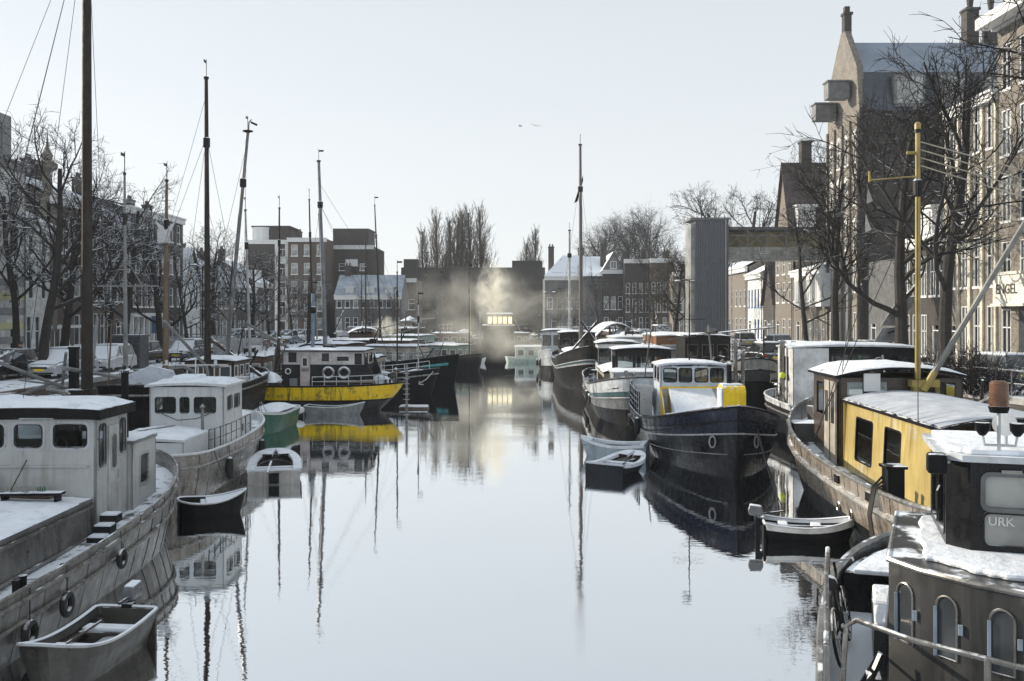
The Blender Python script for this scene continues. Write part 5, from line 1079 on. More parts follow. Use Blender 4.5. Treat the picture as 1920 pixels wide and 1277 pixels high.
q = MB(); q.tube([(6.2,0,2.3),(6.6,0,3.3),(6.4,.4,3.6)], .03, 5); q.build('bow_pole', DARKS, t); deck_mess(t, -6, 6.5, -1.4, 1.4, 1.45, 13, 24); clutter(t, [(2.5,-.8,1.4),(3.5,.5,1.4),(4.6,-.3,1.5)], 5, ('box',))
# mooring pile and float right of the yellow striped boat
t = thing('mooring_post', 'snow topped grey mooring post with rungs standing in the water by the black bow', 'mooring post', (-6.1, 55.6, 0))
q = MB(); q.box(-.07,.07,-.05,.05,-1,2.6); q.build('post', GREYP, t)
for i in range(8): q = MB(); q.bar((-.18,-.06,.3+.3*i),(.18,-.06,.3+.3*i),.03,.03); q.build('rung', ALU, t)
q = MB(); q.box(-.9,.8,-.5,.5,-.1,.12); q.box(-.85,.75,-.45,.45,.12,.18,1); tag(q.build('float', [WOOD, SNOW]), 'small snowy wooden float at the foot of the mooring post', 'raft').location = (-5.7,56.3,0)

# smaller boats filling the far left bank
def small_boat(label, x, y, rz, L, B, D, hullm, cab, cm, rm, wins=3, mst=None, grp='moored boats along the far left bank', arch=0, cat='houseboat', glass=None, bowh=.5, name='houseboat'):
    t = boat(name, label, cat, x, y, rz, grp); h = Hull(L, B, D, bowh, .25, (2.1,.32), (2.3,.2), (.03,.02), .9)
    h.build(t, [(.6,hullm),(1.0,hullm)], SNOWD, WHITEP if rnd.random() < .3 else DARKS, .15, .05, (.85,), None)
    for c in cab:
        x0, x1, yw, z1 = c
        w = {'r':evenly(x1-x0,wins,(x1-x0)/wins*.62,.35*(z1-D),.82*(z1-D)),'l':evenly(x1-x0,wins,(x1-x0)/wins*.62,.35*(z1-D),.82*(z1-D)),'f':evenly(2*yw,2,yw*.62,.35*(z1-D),.82*(z1-D)),'b':evenly(2*yw,2,yw*.62,.35*(z1-D),.82*(z1-D))}
        deckhouse(t, x0,x1,-yw,yw,D-.15,z1, cm, w, WTRIM, glass or (LGLASS if rnd.random() < .5 else DGLASS), roof=rm, camber=arch or .06, over=.12, snow=.10, fw=.035)
    for mm in (mst or []): mast(t, *mm[:6], mm[6] if len(mm) > 6 else (0,0), mm[7] if len(mm) > 7 else None, rig=[(.8,mm[0]-3,B*.4,D),(.8,mm[0]+3,B*.4,D),(.8,mm[0]+3,-B*.4,D)])
    flue(t, cab[0][0]+.5 if cab else 0, .3, (cab[0][3] if cab else D), .7); clutter(t, [(L*.30,.4,D-.1),(L*.34,-.5,D-.1)], int(abs(x*7+y)), ('box',)); deck_mess(t, -L*.42, L*.40, -B*.33, B*.33, D-.05, int(abs(x*5+y*3)), 15); deck_mess(t, cab[0][0] if cab else 0, cab[0][1] if cab else 2, -.6, .6, (cab[0][3]+.15) if cab else D, int(abs(x*3+y*2)), 3)
    return t, h
CREAM = M('cream_cabin', (.45,.42,.36)); TEALC = M('teal_cabin', (.16,.25,.23), .5, snow=.2); 
small_boat('brown cabin boat with two pale masts close to the left quay', -17.4, 63.8, -88, 13.5, 3.4, 1.3, DARKS, [(-4,1.5,1.2,2.7)], BROWN, DARKS, 4, [(3.6,.9,1.2,12.0,.11,.06,(0,-.35),M('pale_mast', (.38,.39,.40), .5, streak=.4)),(-.6,1.75,1.2,12.6,.12,.05,(0,.05))])
small_boat('white cabin boat with large snowy flat roof behind the black barge', -15.6, 77.5, -84, 12, 3.6, 1.2, BLACKP, [(-4,3,1.3,2.8)], WHITEP, WHITEP, 5, [(4.4,0,1.2,14.2,.11,.05,(0,-.3)),(3.0,.9,1.2,13.2,.09,.04,(.2,-.6))])
small_boat('dark houseboat with row of brown framed windows and snowy roof', -12.4, 88.5, -20, 13, 3.8, 1.3, DARKS, [(-5,4,1.5,3.1)], BROWN, DARKS, 6, [(.2,.4,1.4,15.6,.13,.05,(-.7,0))])
small_boat('low cream houseboat with lit looking windows near the channel on the left', -9.4, 84.0, -24, 10, 3.2, 1.1, BLACKP, [(-3.5,1.8,1.2,2.7)], CREAM, DARKS, 5, glass=LGLASS)
small_boat('teal cabin boat with snow heaped roof further along the left bank', -8.2, 97, -30, 12, 3.6, 1.2, DARKS, [(-4.5,-.5,1.4,3.3),(0,4,1.3,2.4)], TEALC, DARKS, 4, [(4.6,0,1.2,9.6,.08,.04),(-4.8,.3,1.2,7.5,.06,.04)])
small_boat('brown gabled houseboat with overhanging snowy roof at the left bank', -15.2, 99, -80, 12, 4.0, 1.1, DARKS, [(-5,4,1.6,3.6)], BROWN, DARKS, 5, [(4.9,0,1.2,12.2,.10,.05)], arch=.5)
small_boat('dark workboat with high wheelhouse near the canal head on the left', -9.6, 108, -15, 11, 3.4, 1.3, BLACKP, [(-3,-.5,1.1,3.9),(0,3,1.2,2.2)], DARKS, DARKS, 3, [(1.6,0,1.3,9.5,.08,.04)])
small_boat('white boat with rounded canopy beside the left quay far back', -17.2, 84.5, -90, 10, 3.0, 1.2, WHITEP, [(-3.5,2.5,1.1,2.6)], CREAM, WHITEP, 4, [(3.2,0,1.2,10.8,.08,.04,(.1,.2))], arch=.45)
small_boat('grey cabin boat in the last row of the left bank', -17.0, 112, -88, 12, 3.6, 1.2, GREYP, [(-4,3.5,1.4,3.0)], GREYP, DARKS, 5, [(4.6,0,1.2,10,.09,.04)])
small_boat('black tjalk with lowered snowy mast near the canal head', -12.6, 119, -10, 13, 3.8, 1.3, BLACKP, [(-5,-2,1.3,2.8)], BROWN, DARKS, 3, [(2,0,1.3,12.4,.12,.05)])
for x_, y_, L_, lab_, cm_ in ((-8.5,126.5,9,'brown cabin boat moored along the canal head wall, left end',BROWN),(8.8,126.5,8,'grey cabin boat moored along the canal head wall, right end',GREYP),(.2,127.6,7,'low dark cabin boat behind the ship with the glowing wheelhouse',DARKS)): small_boat(lab_, x_, y_, 178, L_, 3.0, 1.3, DARKS, [(-L_*.3,L_*.2,1.1,3.0)], cm_, DARKS, 4, [(L_*.3,0,1.2,8.2,.07,.04)], grp='boats moored along the canal head')
# pavilion roof on the far left quay
t = thing('kiosk', 'small open kiosk with snowy pyramid roof at the canal head', 'kiosk', (X(764,14.2), F/14.2+3, HQ))
q = MB(); q.lathe([(1.5,2.2),(1.5,2.3),(.15,2.95),(.05,3.05)], 8); q.build('roof', TILES, t); q = MB(); [q.cyl((1.2*math.cos(a),1.2*math.sin(a),0),(1.2*math.cos(a),1.2*math.sin(a),2.3),.06) for a in [i*math.pi/4 for i in range(8)]]; q.lathe([(.8,0),(.8,2.2)], 8); q.build('walls', GREYP, t)
# ship across the canal head with lit cabin
LIT = bpy.data.materials.new('lit_window'); LIT.use_nodes = True; b_ = LIT.node_tree.nodes['Principled BSDF']; b_.inputs['Base Color'].default_value = (.5,.45,.3,1); b_.inputs['Emission Color'].default_value = (1,.88,.55,1); b_.inputs['Emission Strength'].default_value = 1.3
t = boat('cargo_ship', 'dark ship across the canal head with glowing wheelhouse windows', 'ship', -1.6, 119, 3)
h = Hull(15, 4.6, 2.0, .7, .3, (2.0,.3), (2.3,.2), (.03,.02), .9); h.build(t, [(.6,BLACKP),(1.0,DARKS)], SNOWD, DARKS, .2, .05, (.8,))
deckhouse(t, -2.0,1.8,-1.7,1.7,1.7,4.1, DARKS, {}, roof=DARKS, snow=.08); deckhouse(t, -1.5,1.6,-1.3,1.3,4.2,5.5, BROWN, {'r':evenly(3.1,5,.46,.2,1.05)}, YELW, LIT, roof=DARKS, snow=.1, fw=.03); flue(t, -2.3,0,2,3.6,.12)
mast(t, -3.6,0,2,8.9,.09,.05,m=M('ochre_post', (.35,.28,.12), .6)); mast(t, 5.0,0,2,6,.1,.06)
t = boat('cabin_boat', 'pale green cabin boat with three square windows and snowy roof at the canal head', 'boat', 2.0, 111, 2); 
h = Hull(5.6, 2.4, .55, .2, .1, (2.0,.3), (3,.15)); h.build(t, [(.9,M('pale_green', (.33,.42,.38), .5)),(1.0,WHITEP)], SNOWD, WHITEP, .1, .03, ())
deckhouse(t, -1.6,1.9,-.95,.95,.45,1.75, M('pale_green', (.33,.42,.38)), {'r':evenly(3.5,3,.66,.35,1.0),'l':evenly(3.5,3,.66,.35,1.0)}, WTRIM, DGLASS, roof=WHITEP, snow=.09)
t, h = dinghy('dinghy', 'tiny white dinghy left of the pale green cabin boat', (-4.1,108,0), R(10), 2.4, 1.1, .4, WHITEP, GREYP, 1)
# ---------------------------------------------------------------- boats on the right
# navy and black barge with yellow trim
NAVY = M('navy_paint', (.012,.017,.036), .28, streak=.45, sc=(.08,.08,.09), patch=.12, pc=(.06,.07,.10), spec=.35)
BH = M('black_navy_hull', (.013,.014,.018), .30, metal=.0, streak=.65, sc=(.07,.07,.075), patch=.12, pc=(.05,.05,.055), spec=.25)
PALE = M('pale_paint_edge', (.34,.34,.35), .4)
t = R4 = boat('barge', 'black and navy barge with yellow trimmed cabin, its high bow towards the camera', 'barge', 7.72, 39.2, -92)
h = H4 = Hull(15.2, 5.1, 1.35, 1.12, .25, (1.9,.42), (2.5,.25), (.035,.02), .84)
seams(h.build(t, [(.62,BH),(.64,PALE),(.80,NAVY),(.82,BLACKP),(1.0,NAVY)], SNOWD, BLACKP, .5, .05, (.63,), PALE, .035), h, 12, m=M('seam_grey', (.05,.05,.055), .4))
q = MB(); 
for sd in (1,-1): q.tube([h.P(u,.34,sd,-.012) for u in [.55+.44*i/16 for i in range(17)]], .014, 4)
q.build('welded_line', PALE, t)
for sd in (1,-1):
    q = MB(); c = h.P(.962,.60,sd,0); c2 = h.P(.975,.60,sd,0); dv = (c2-c).normalized(); nn = Vector((-dv.y,dv.x,0))*(-sd); nn = nn if nn.y*sd > 0 or True else nn
    q.tube([c+dv*.13*math.cos(a)+Vector((0,0,.19*math.sin(a)-.18))+Vector((.03,.03*sd,0)) for a in [i*math.pi/8 for i in range(16)]], .026, 6, closed=True); q.build('hawse_ring', M('hawse_pale', (.33,.33,.35), .5), t, True)
q = MB(); q.bar(h.P(1,-.3,1)+Vector((.02,0,0)), h.P(1,1,1)+Vector((.03,0,.05)), .06, .09); q.build('stem_bar', DARKS, t)
WB = M('wheelhouse_bluewhite', (.50,.55,.62), .4, streak=.3, sc=(.3,.32,.35), snow=.3)
deckhouse(t, -4.4,-1.9,-1.45,1.45,1.0,3.28, WB, {'f':[(.17,.72,1.62,2.20),(.82,1.36,1.62,2.20),(1.50,2.04,1.62,2.20),(2.16,2.70,1.62,2.20)],'r':[(.3,.95,1.6,2.2),(1.3,2.0,1.6,2.2)],'l':[(.4,1.1,1.6,2.2),(1.4,2.1,1.6,2.2)],'b':[(.3,1.2,1.5,2.2),(1.7,2.6,1.5,2.2)]}, BLACKP, None, taper=(.0,.04), rr=.09, fw=.025, roof=WB, camber=.10, over=.10, snow=.06)
q = MB(); q.box(-1.885,-1.85,-1.42,1.42,2.33,2.42); q.build('yellow_band', YEL, t)
q = MB(); P_ = [(-1.88,2.36),(-1.0,2.10),(.55,1.50),(.55,1.05),(-1.88,1.05)]; vs = [(x,y,z) for y in (-1.1,.75) for x,z in P_]
q.add(vs, [(0,1,6,5),(1,2,7,6),(2,3,8,7),(4,3,2,1,0),(5,6,7,8,9)]); q.build('snow_covered_slope', SNOW, t)
q = MB(); q.slab((-1.88,-1.44,1.05),(1,0,0),(0,0,1),[(0,0),(1.5,0),(1.25,.45),(.8,.9),(.35,1.15),(0,1.3)],.04); q.slab((-1.88,-1.1,1.05),(1,0,0),(0,0,1),[(0,0),(1.7,0),(1.3,.5),(.6,1.1),(0,1.3)],.04); q.build('yellow_spray_cover', YEL, t)
deckhouse(t, .56,3.3,-1.5,1.2,.95,1.45, YEL, {}, roof=WB, camber=.05, over=.03, snow=.09, name='trunk_wall')
q = MB(); hp = [(0,0),(1.15,0)]; n = 8; prof = [(.98,1.0),(.98,2.35)]+[(.68+.3*math.cos(a),2.35+.3*math.sin(a)) for a in [i*math.pi/2/n for i in range(1,n+1)]]+[(-.1,2.65),(-.1,1.0)]
vs = [(x,y,z) for y in (.72,1.62) for x, z in prof]; m0 = len(prof)
q.add(vs, [tuple(range(m0)), tuple(range(m0,2*m0))[::-1]]+[(i,m0+i,m0+(i+1)%m0,(i+1)%m0) for i in range(m0)]); hd = q.build('hatch_hood', YEL, t, True)
q = MB(); q.box(-.1,.97,.66,.715,1.0,2.55); q.build('white_side', WB, hd); q = MB(); q.box(-.08,.6,.76,1.58,2.655,2.71); q.build('snow_cover', SNOW, hd, bevel=.02)
flue(t, .1, 1.12, 2.7, .75, .10, BLACKP); q = MB(); q.box(3.0,3.25,-.75,-.5,1.4,1.75); q.build('hatch_box', DARKS, t)
h.railing(t, .12, .50, -1, .95, 7, DARKS, .025, .04, 4)
q = MB(); q.box(-4.7,-3.3,-2.25,-1.65,1.05,2.3); ib = q.build('water_tank', M('tank_plastic', (.38,.42,.46), .4, snow=.5), t, bevel=.06)
q = MB(); 
for i in range(6): q.box(-4.72+.28*i,-4.69+.28*i,-2.28,-1.62,1.05,2.33)
for i in range(5): q.box(-4.74,-3.28,-2.285,-1.62,1.1+.28*i,1.13+.28*i)
q.build('tank_cage', ALU, ib)
h.fender(t, .52, -1, .72, .14, None, False); h.fender(t, .2, -1, .5, .22); bollard(t, 5.6, .5, 1.55); bollard(t, 5.6, -.5, 1.55)
q = MB(); q.cyl((-3.2,0,3.4),(-3.2,0,6.0),.03); q.bar((-3.2,-.7,5.3),(-3.2,.7,5.3),.03,.03); q.bar((-3.2,-.4,4.6),(-3.2,.3,4.6),.03,.03); q.lathe([(.03,0),(.25,.02),(.25,.05),(.03,.08)], 8, (-3.2,-.1,7.0)); q.cyl((-3.2,0,6),(-3.2,0,7.1),.02); q.build('aerial', BLACKP, t)
flue(t, -2.6, 1.9, 1.1, 3.2, .09); flue(t, -2.5, 2.2, 1.1, 2.6, .08)
# dinghies beside it
t, h = dinghy('dinghy', 'dark dinghy with thick snowy rim by the navy barge, nearer of the two', (3.75, 33.4, 0), R(58), 2.5, 1.45, .36, M('dark_blue_hull', (.02,.025,.032), .4, streak=.4, spec=.3), WOOD, 2, snowrim=.16, transom=True, oar=1, pb=(2.3,.5))
t, h = dinghy('dinghy', 'pale blue dinghy full of snow behind the dark snowy rimmed dinghy', (3.95, 37.2, 0), R(165), 2.6, 1.3, .45, M('pale_blue_hull', (.36,.42,.47), .4, snow=.5, streak=.3), M('pale_snow_inside', (.45,.5,.55), .6, snow=.9, sn=.3), 1, snowrim=.08, oar=2)
moor((3.9,38,.5),(5.1,40.5,1.3), 'line from the pale blue dinghy to the navy barge', .15)
# white and teal barge
TEAL = M('teal_paint', (.035,.09,.10), .35, streak=.5, sc=(.2,.2,.2)); WG = M('white_grey_paint', (.52,.55,.58), .35, streak=.4, sc=(.25,.24,.23), snow=.3)
GR_ = M('weathered_hull', (.17,.175,.175), .35, metal=.2, streak=.8, sc=(.08,.075,.07), snow=.3)
t = R5 = boat('barge', 'white topped barge with teal band and dark glazed wheelhouse behind the navy barge', 'barge', 6.75, 56.6, -92)
h = Hull(20, 4.7, 1.5, .95, .4, (2.3,.3), (2.5,.2), (.02,.02), .86)
h.build(t, [(.35,BLACKP),(.58,GR_),(.60,PALE),(.72,TEAL),(1.0,WG)], SNOWD, DARKS, .5, .05, (.59,), PALE, .04)
deckhouse(t, 2.2,4.8,-1.0,2.0,1.3,3.55, DARKS, {'f':[(.12,.95,1.05,1.95),(1.08,1.95,1.05,1.95),(2.08,2.9,1.05,1.95)],'r':[(.2,1.1,1.05,1.95),(1.4,2.4,1.05,1.95)],'l':[(.2,1.1,1.05,1.95),(1.4,2.4,1.05,1.95)],'b':[(.3,1.4,1.05,1.95),(1.6,2.7,1.05,1.95)]}, DARKS, roof=DARKS, camber=.1, over=.18, snow=.09)
deckhouse(t, 4.85,7.6,-1.3,1.9,1.6,2.5, WG, {'r':[(.4,.55,.3,.7),(.8,.95,.3,.7)]}, WG, DGLASS, roof=WG, snow=.06, name='coaming_wall', camber=.02)
deckhouse(t, -4.5,2.1,-1.45,1.4,1.2,2.15, M('cream_slats', (.42,.38,.30), .5), {'r':evenly(6.6,9,.42,.2,.7)}, WOOD, DGLASS, roof=DARKS, camber=.25, over=.08, snow=.10, name='hold_wall')
deckhouse(t, -8.2,-5.0,-1.4,1.2,1.3,3.6, WHITEP, {'f':evenly(2.6,3,.7,1.1,2.0),'r':evenly(3.2,3,.8,1.1,2.0),'l':evenly(3.2,3,.8,1.1,2.0),'b':evenly(2.6,3,.7,1.1,2.0)}, DARKS, roof=DARKS, camber=.12, over=.15, snow=.09)
for u in (.3,.38,.46,.55,.68): h.fender(t, u, -1, .5, .22, RUBBER, u != .55)
h.railing(t, .55, .8, -1, .5, 5, DARKS, .02); deck_mess(t, -9, -5, -1.6, 1.6, 1.4, 21, 8); deck_mess(t, 7.6, 8.8, -.9, .9, 1.9, 22, 4); bollard(t, 8.4,0,2.0); bollard(t, 7.6,-1.6,1.7)
# mast ship with black bow and its white neighbour
t = boat('sailing_barge', 'black bowed sailing barge with the tallest mast right of the channel and crossed bow spars', 'barge', 5.6, 78.3, -90)
h = Hull(20, 4.3, 1.9, 1.35, .4, (1.9,.3), (2.4,.2), (.03,.02), .86)
h.build(t, [(.6,BLACKP),(.64,PALE),(.72,TEAL),(1.0,DARKS)], SNOWD, DARKS, .3, .05, (.7,), PALE, .04)
mast(t, 3.4, -.2, 1.7, 18.7, .20, .10, (0,-.08), M('grey_brown_mast', (.13,.12,.115), .5, streak=.5), rig=[(.86,-3,2,2),(.86,-3,-2,2),(.86,9.5,0,3),(.62,9.5,0,3)])
q = MB(); q.slab((3.4,-.75,14.2),(0,1,.25),(-.1,.3,1),[(0,0),(.25,.1),(.2,1.7),(.05,2.2)],.02); q.build('dark_flag', BLACKP, t)
q = MB(); q.bar((6.4,-1.5,2.4),(5.2,.9,5.0),.14,.14); q.bar((6.4,1.4,2.4),(5.2,-.3,5.0),.14,.14); q.build('crossed_spars', DARKS, t); deck_mess(t, -8, 7, -1.5, 1.5, 1.8, 23, 18)
deckhouse(t, -7,-3.6,-1.5,1.5,1.6,3.9, DARKS, {'f':evenly(3,3,.7,.9,1.8),'r':evenly(3.4,3,.8,.9,1.8)}, WOOD, roof=DARKS, snow=.1); deckhouse(t,-3.2,2.6,-1.3,1.3,1.6,2.5,WG,{},roof=WG,camber=.2,snow=.1,name='hold_wall')
t = boat('cabin_boat', 'white boat with black tyre fenders at the channel edge beyond the tall mast', 'boat', 4.6, 96.5, -93)
h = Hull(17, 3.9, 1.6, .7, .3, (2.2,.3), (2.4,.2), (.03,.02), .88); h.build(t, [(.35,DARKS),(1.0,WG)], SNOWD, WG, .3, .05, (.7,)); 
deckhouse(t, 1,5.0,-1.5,1.5,1.4,3.9, WG, {'f':evenly(3,3,.7,1.2,2.1),'r':evenly(4,4,.7,1.2,2.1)}, WOOD, roof=DARKS, snow=.1); 
for u in (.5,.62,.75,.88): h.fender(t, u, -1, .5, .28)
mast(t, -3.2, 1.2, 1.4, 14.2, .13, .11, (0,0), M('pale_mast', (.38,.39,.40)))
# LAMMIG JAMES barge
t = R7 = boat('barge', 'grey bowed barge lettered LAMMIG and JAMES behind the navy barge', 'barge', 13.0, 60.2, -90)
h = H7 = Hull(18.5, 4.3, 1.9, 1.28, .4, (2.0,.28), (2.4,.2), (.02,.02), .9)
GB = M('grey_bow_paint', (.30,.295,.28), .45, streak=.6, sc=(.1,.1,.1), snow=.3)
h.build(t, [(.62,BLACKP),(.82,M('dark_grey_band', (.045,.045,.048), .45)),(1.0,GB)], SNOWD, DARKS, .3, .06, (.81,), DARKS, .05)
LET = M('worn_lettering', (.5,.49,.46), .5, var=.1)
for word, sd in (('LAMMIG',-1),('JAMES',1)):
    a = h.P(.985,.72,sd); b = h.P(.925,.72,sd); c = (a+b)/2; d = (a-b).normalized() if sd < 0 else (b-a).normalized()
    ang = math.atan2(d.y, d.x); nn = Vector((math.sin(ang), -math.cos(ang), 0))
    text_part(word, 'lettering', LET, t, c+nn*.13, (R(90), 0, ang), .52, .02)
q = MB(); [q.cyl((6+.6*i,.9*(-1)**i,2.4),(6+.6*i,.9*(-1)**i,3.1),.05) for i in range(5)]; q.build('stanchions', DARKS, t); bollard(t, 8, 0, 2.6); deck_mess(t, -3, 7, -1.6, 1.6, 1.9, 24, 18)
q = MB(); q.bar((-1,-3.0,3.9),(4,-1.0,4.5),.12,.12); q.slab((2,-2.6,4.2),(0,1,.1),(1,0,0),[(0,0),(5.2,0),(5.2,1.4),(0,1.4)],.05); q.cyl((3,-1.9,2.2),(3,-1.9,4.3),.05); q.cyl((3,2.0,2.2),(3,2.0,4.6),.05); q.build('awning', DARKS, t)
deckhouse(t, -7,-3.5,-1.5,1.5,1.7,4.0, DARKS, {'f':evenly(3,3,.7,1,1.8)}, WOOD, roof=DARKS, snow=.1)
# brown cabin houseboat, barrel roofed houseboat, open workboat
t, h = small_boat('houseboat with orange brown wooden cabin and thick snowy roof under the lift tower', 12.5, 74.0, -90, 9, 4.4, 1.2, DARKS, [(-3.8,3.6,1.9,3.9)], ORANGE, WHITEP, 4, grp='moored boats along the right bank')
t, h = small_boat('houseboat with rounded barrel roof and wooden end wall beyond the tall mast ship', 10.4, 100, -90, 13, 4.6, 1.2, DARKS, [(-5,5,2.0,3.3)], M('slatted_wood', (.25,.2,.15), .7, planks=6, snow=.1), WHITEP, 5, arch=1.3, grp='moored boats along the right bank')
t, h = small_boat('glass sided houseboat with flat snowy roof in front of the barrel roofed one', 11.0, 88.4, -90, 9, 4.4, 1.1, DARKS, [(-3.5,3.8,1.9,3.4)], WHITEP, WHITEP, 5, glass=LGLASS, grp='moored boats along the right bank')
t, h = small_boat('open workboat stacked with dark timber between the white topped barge and the brown cabin', 9.9, 69.5, -90, 13, 3.3, 1.3, DARKS, [(-5,-2.6,1.1,2.8)], DARKS, DARKS, 3, grp='moored boats along the right bank')
q = MB(); [q.bar((-1.5+rnd.uniform(-.4,.4),-1.2+.3*i,1.5+.13*j),(4.5+rnd.uniform(-.5,.5),-1.2+.3*i,1.5+.13*j),.2,.08) for i in range(9) for j in range(4)]; q.build('timber_stack', M('snowy_plank', (.2,.2,.2)), t)
small_boat('grey houseboat far along the right quay wall', 13.0, 115, -90, 12, 4.0, 1.2, GREYP, [(-4,4,1.7,3.5)], BROWN, WHITEP, 5, grp='moored boats along the right bank')
small_boat('low white houseboat just right of the pale green cabin boat', 7.6, 117, -90, 12, 3.8, 1.1, WHITEP, [(-4,4,1.5,2.8)], WHITEP, WHITEP, 5, grp='moored boats along the right bank')
# black and white wheelhouse ship
t = R3 = boat('motor_ship', 'ship with tall white sided black wheelhouse and round porthole behind the yellow cabin ship', 'ship', 15.3, 40.5, -90)
h = Hull(17, 6.2, 1.5, .6, .3, (2.1,.3), (2.4,.2), (.03,.02), .88)
h.build(t, [(.5,BLACKP),(.85,DARKS),(1.0,WG)], SNOWD, WG, .4, .05, (.7,), STEEL)
WS = M('bright_white_wall', (.58,.59,.60), .4, streak=.3, sc=(.4,.4,.4), snow=.2)
deckhouse(t, -4.6,-2.3,-2.75,2.7,1.2,4.0, BLACKP, {'f':[(1.7,2.45,1.55,2.5),(2.6,3.55,1.55,2.5),(4.3,5.1,1.55,2.5)],'b':evenly(5.4,4,.9,1.5,2.4),'r':[(.5,.85,1.3,2.4),(.95,1.3,1.3,2.4),(1.4,1.75,1.3,2.4)],'l':[(.4,1.9,1.4,2.4)]}, DARKS, None, roof=WG, camber=.08, over=.12, snow=.09)
q = MB(); q.box(-2.29,-2.22,-2.78,-1.2,1.2,4.0); 
q2 = MB(); ops=[(.5,.85,1.3,2.4),(.95,1.3,1.3,2.4),(1.4,1.75,1.3,2.4)]; panel(q2,(-4.62,-2.80,1.2),(1,0,0),(0,0,1),2.4,2.8,ops,.04); q2.build('white_wall_cladding', WS, t); q.build('white_front_cladding', WS, t)
q = MB(); q.tube([(-2.27,1.05+.26*math.cos(a),3.3+.26*math.sin(a)) for a in [i*math.pi/9 for i in range(18)]], .05, 6, closed=True); q.add([(-2.25,1.05+.25*math.cos(a),3.3+.25*math.sin(a)) for a in [i*math.pi/9 for i in range(18)]], [tuple(range(18))], 1); q.build('round_porthole', [BLACKP, LGLASS], t)
q = MB(); q.box(-2.2,-1.9,-1.15,2.7,1.2,2.5); q.build('lower_bulwark', WS, t); deckhouse(t, -1.8,4.5,-1.8,2.0,1.2,2.0, WG, {}, roof=WG, camber=.1, over=.05, snow=.1, name='trunk_wall')
q = MB(); [q.bar((a,-2.5,1.3),(a,-2.5,2.4),.09,.09) for a in (2.2,)]; [q.bar((1.0,y,1.3),(1.0,y,2.55),.10,.10) for y in (-2.7,-1.5)]; q.bar((1.0,-2.85,2.6),(1.0,-1.35,2.6),.14,.1); q.build('snowy_goalpost_frame', WG, t)
deck_mess(t, -1.5, 7, -2.5, 2.3, 1.3, 25, 16); flue(t, -3.2, -3.0, 1.3, 2.9, .12); bollard(t, 6.2, -1.2, 1.7); bollard(t, 6.2,1.2,1.7)
# yellow cabin ship
WSH = M('ship_warm_steel', (.30,.255,.205), .30, metal=.3, streak=.9, sc=(.05,.038,.028), patch=.6, pc=(.13,.11,.09), snow=.3)
CREAMY = M('cream_yellow_wall', (.47,.37,.14), .40, streak=.95, sc=(.26,.17,.03), var=.16, patch=.6, pc=(.50,.48,.39), vs=.5)
t = R2 = boat('motor_ship', 'brown steel ship with cream yellow cabin, snowy ribbed roof and yellow mast on the right', 'ship', 10.85, 26.6, 87)
h = H2 = Hull(17.6, 5.3, 1.65, 1.0, .25, (2.1,.40), (2.5,.26), (.03,.03), .86); h.ox = -1.9
hh_ = h.build(t, [(.35,BLACKP),(.72,WSH),(.74,STEEL),(1.0,WSH)], M('hull_deck_brown', (.10,.09,.08), .6, snow=.5, sn=.4), STEEL, .55, .055, (.73,), M('bright_rail', (.50,.47,.42), .3, metal=.6, streak=.5, snow=.3), .09); seams(hh_, h, 15)
YW = 1.55
deckhouse(t, -6.6,.3,-YW,YW,1.2,3.05, CREAMY, {'l':[(1.0,2.35,.40,1.52),(3.3,4.4,.40,1.52)],'r':[(1.3,2.25,.45,1.45),(3.5,4.35,.45,1.45)]}, BLACKP, None, taper=(.0,.08), fw=.035, roof=BLACKP, camber=.22, over=.10, snow=0, rr=.06)
# snow on ribbed roof: strips between seams
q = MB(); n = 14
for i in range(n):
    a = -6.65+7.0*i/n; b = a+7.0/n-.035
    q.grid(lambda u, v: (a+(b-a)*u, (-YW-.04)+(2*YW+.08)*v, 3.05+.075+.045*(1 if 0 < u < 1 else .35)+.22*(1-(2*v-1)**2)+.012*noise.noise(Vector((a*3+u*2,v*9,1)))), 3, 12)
q.build('snow_strips', M('blue_grey_snow', (.46,.49,.54), .8, var=.15, vs=2), t, True)  # darker and bluer than the other snow
q = MB(); q.box(-6.75,-6.62,-YW+.02,YW-.02,1.2,3.0); q.build('yellow_aft_wall', YEL, t); q = MB(); q.box(-6.80,-6.76,-.75,.75,1.2,2.9); q.build('aft_door', DARKS, t)
deckhouse(t, .34,3.1,-1.75,1.65,1.2,3.72, M('dark_cabin_wood', (.06,.045,.035), .35, snow=.2), {'b':[(.20,1.35,1.92,2.42),(2.0,3.2,1.92,2.42)],'l':[(.35,1.1,1.3,2.3),(1.5,2.4,1.3,2.3)],'r':[(.3,1.2,1.3,2.3),(1.5,2.5,1.3,2.3)],'f':[(.3,1.5,1.3,2.3),(1.9,3.1,1.3,2.3)]}, M('dark_cabin_wood', (.06,.045,.035)), None, roof=BLACKP, camber=.24, over=.15, snow=.08)
for i, x in enumerate((.42,1.05)): q = MB(); q.box(x,x+.5,1.7,1.75,1.25,3.6); q.box(x+.1,x+.4,1.75,1.76,2.4,3.3,1); q.build('side_door', [M('pale_door_wood', (.36,.33,.29), .5, streak=.4), DGLASS], t)
q = MB(); q.box(.25,.3,.55,1.0,3.35,3.85); q.build('white_panel', WTRIM, t)
ym = mast(t, .1, -.42, 2.9, 10.55, .082, .066, (0,0), M('mast_yellow', (.33,.25,.06), .4, streak=.6, sc=(.30,.27,.2)), None)
q = MB(); q.box(-.05,.2,-.58,-.26,3.0,3.7); q.box(-.1,.25,-.95,-.2,3.5,3.7); q.build('mast_foot', M('mast_yellow', (.4,.29,.05)), ym)
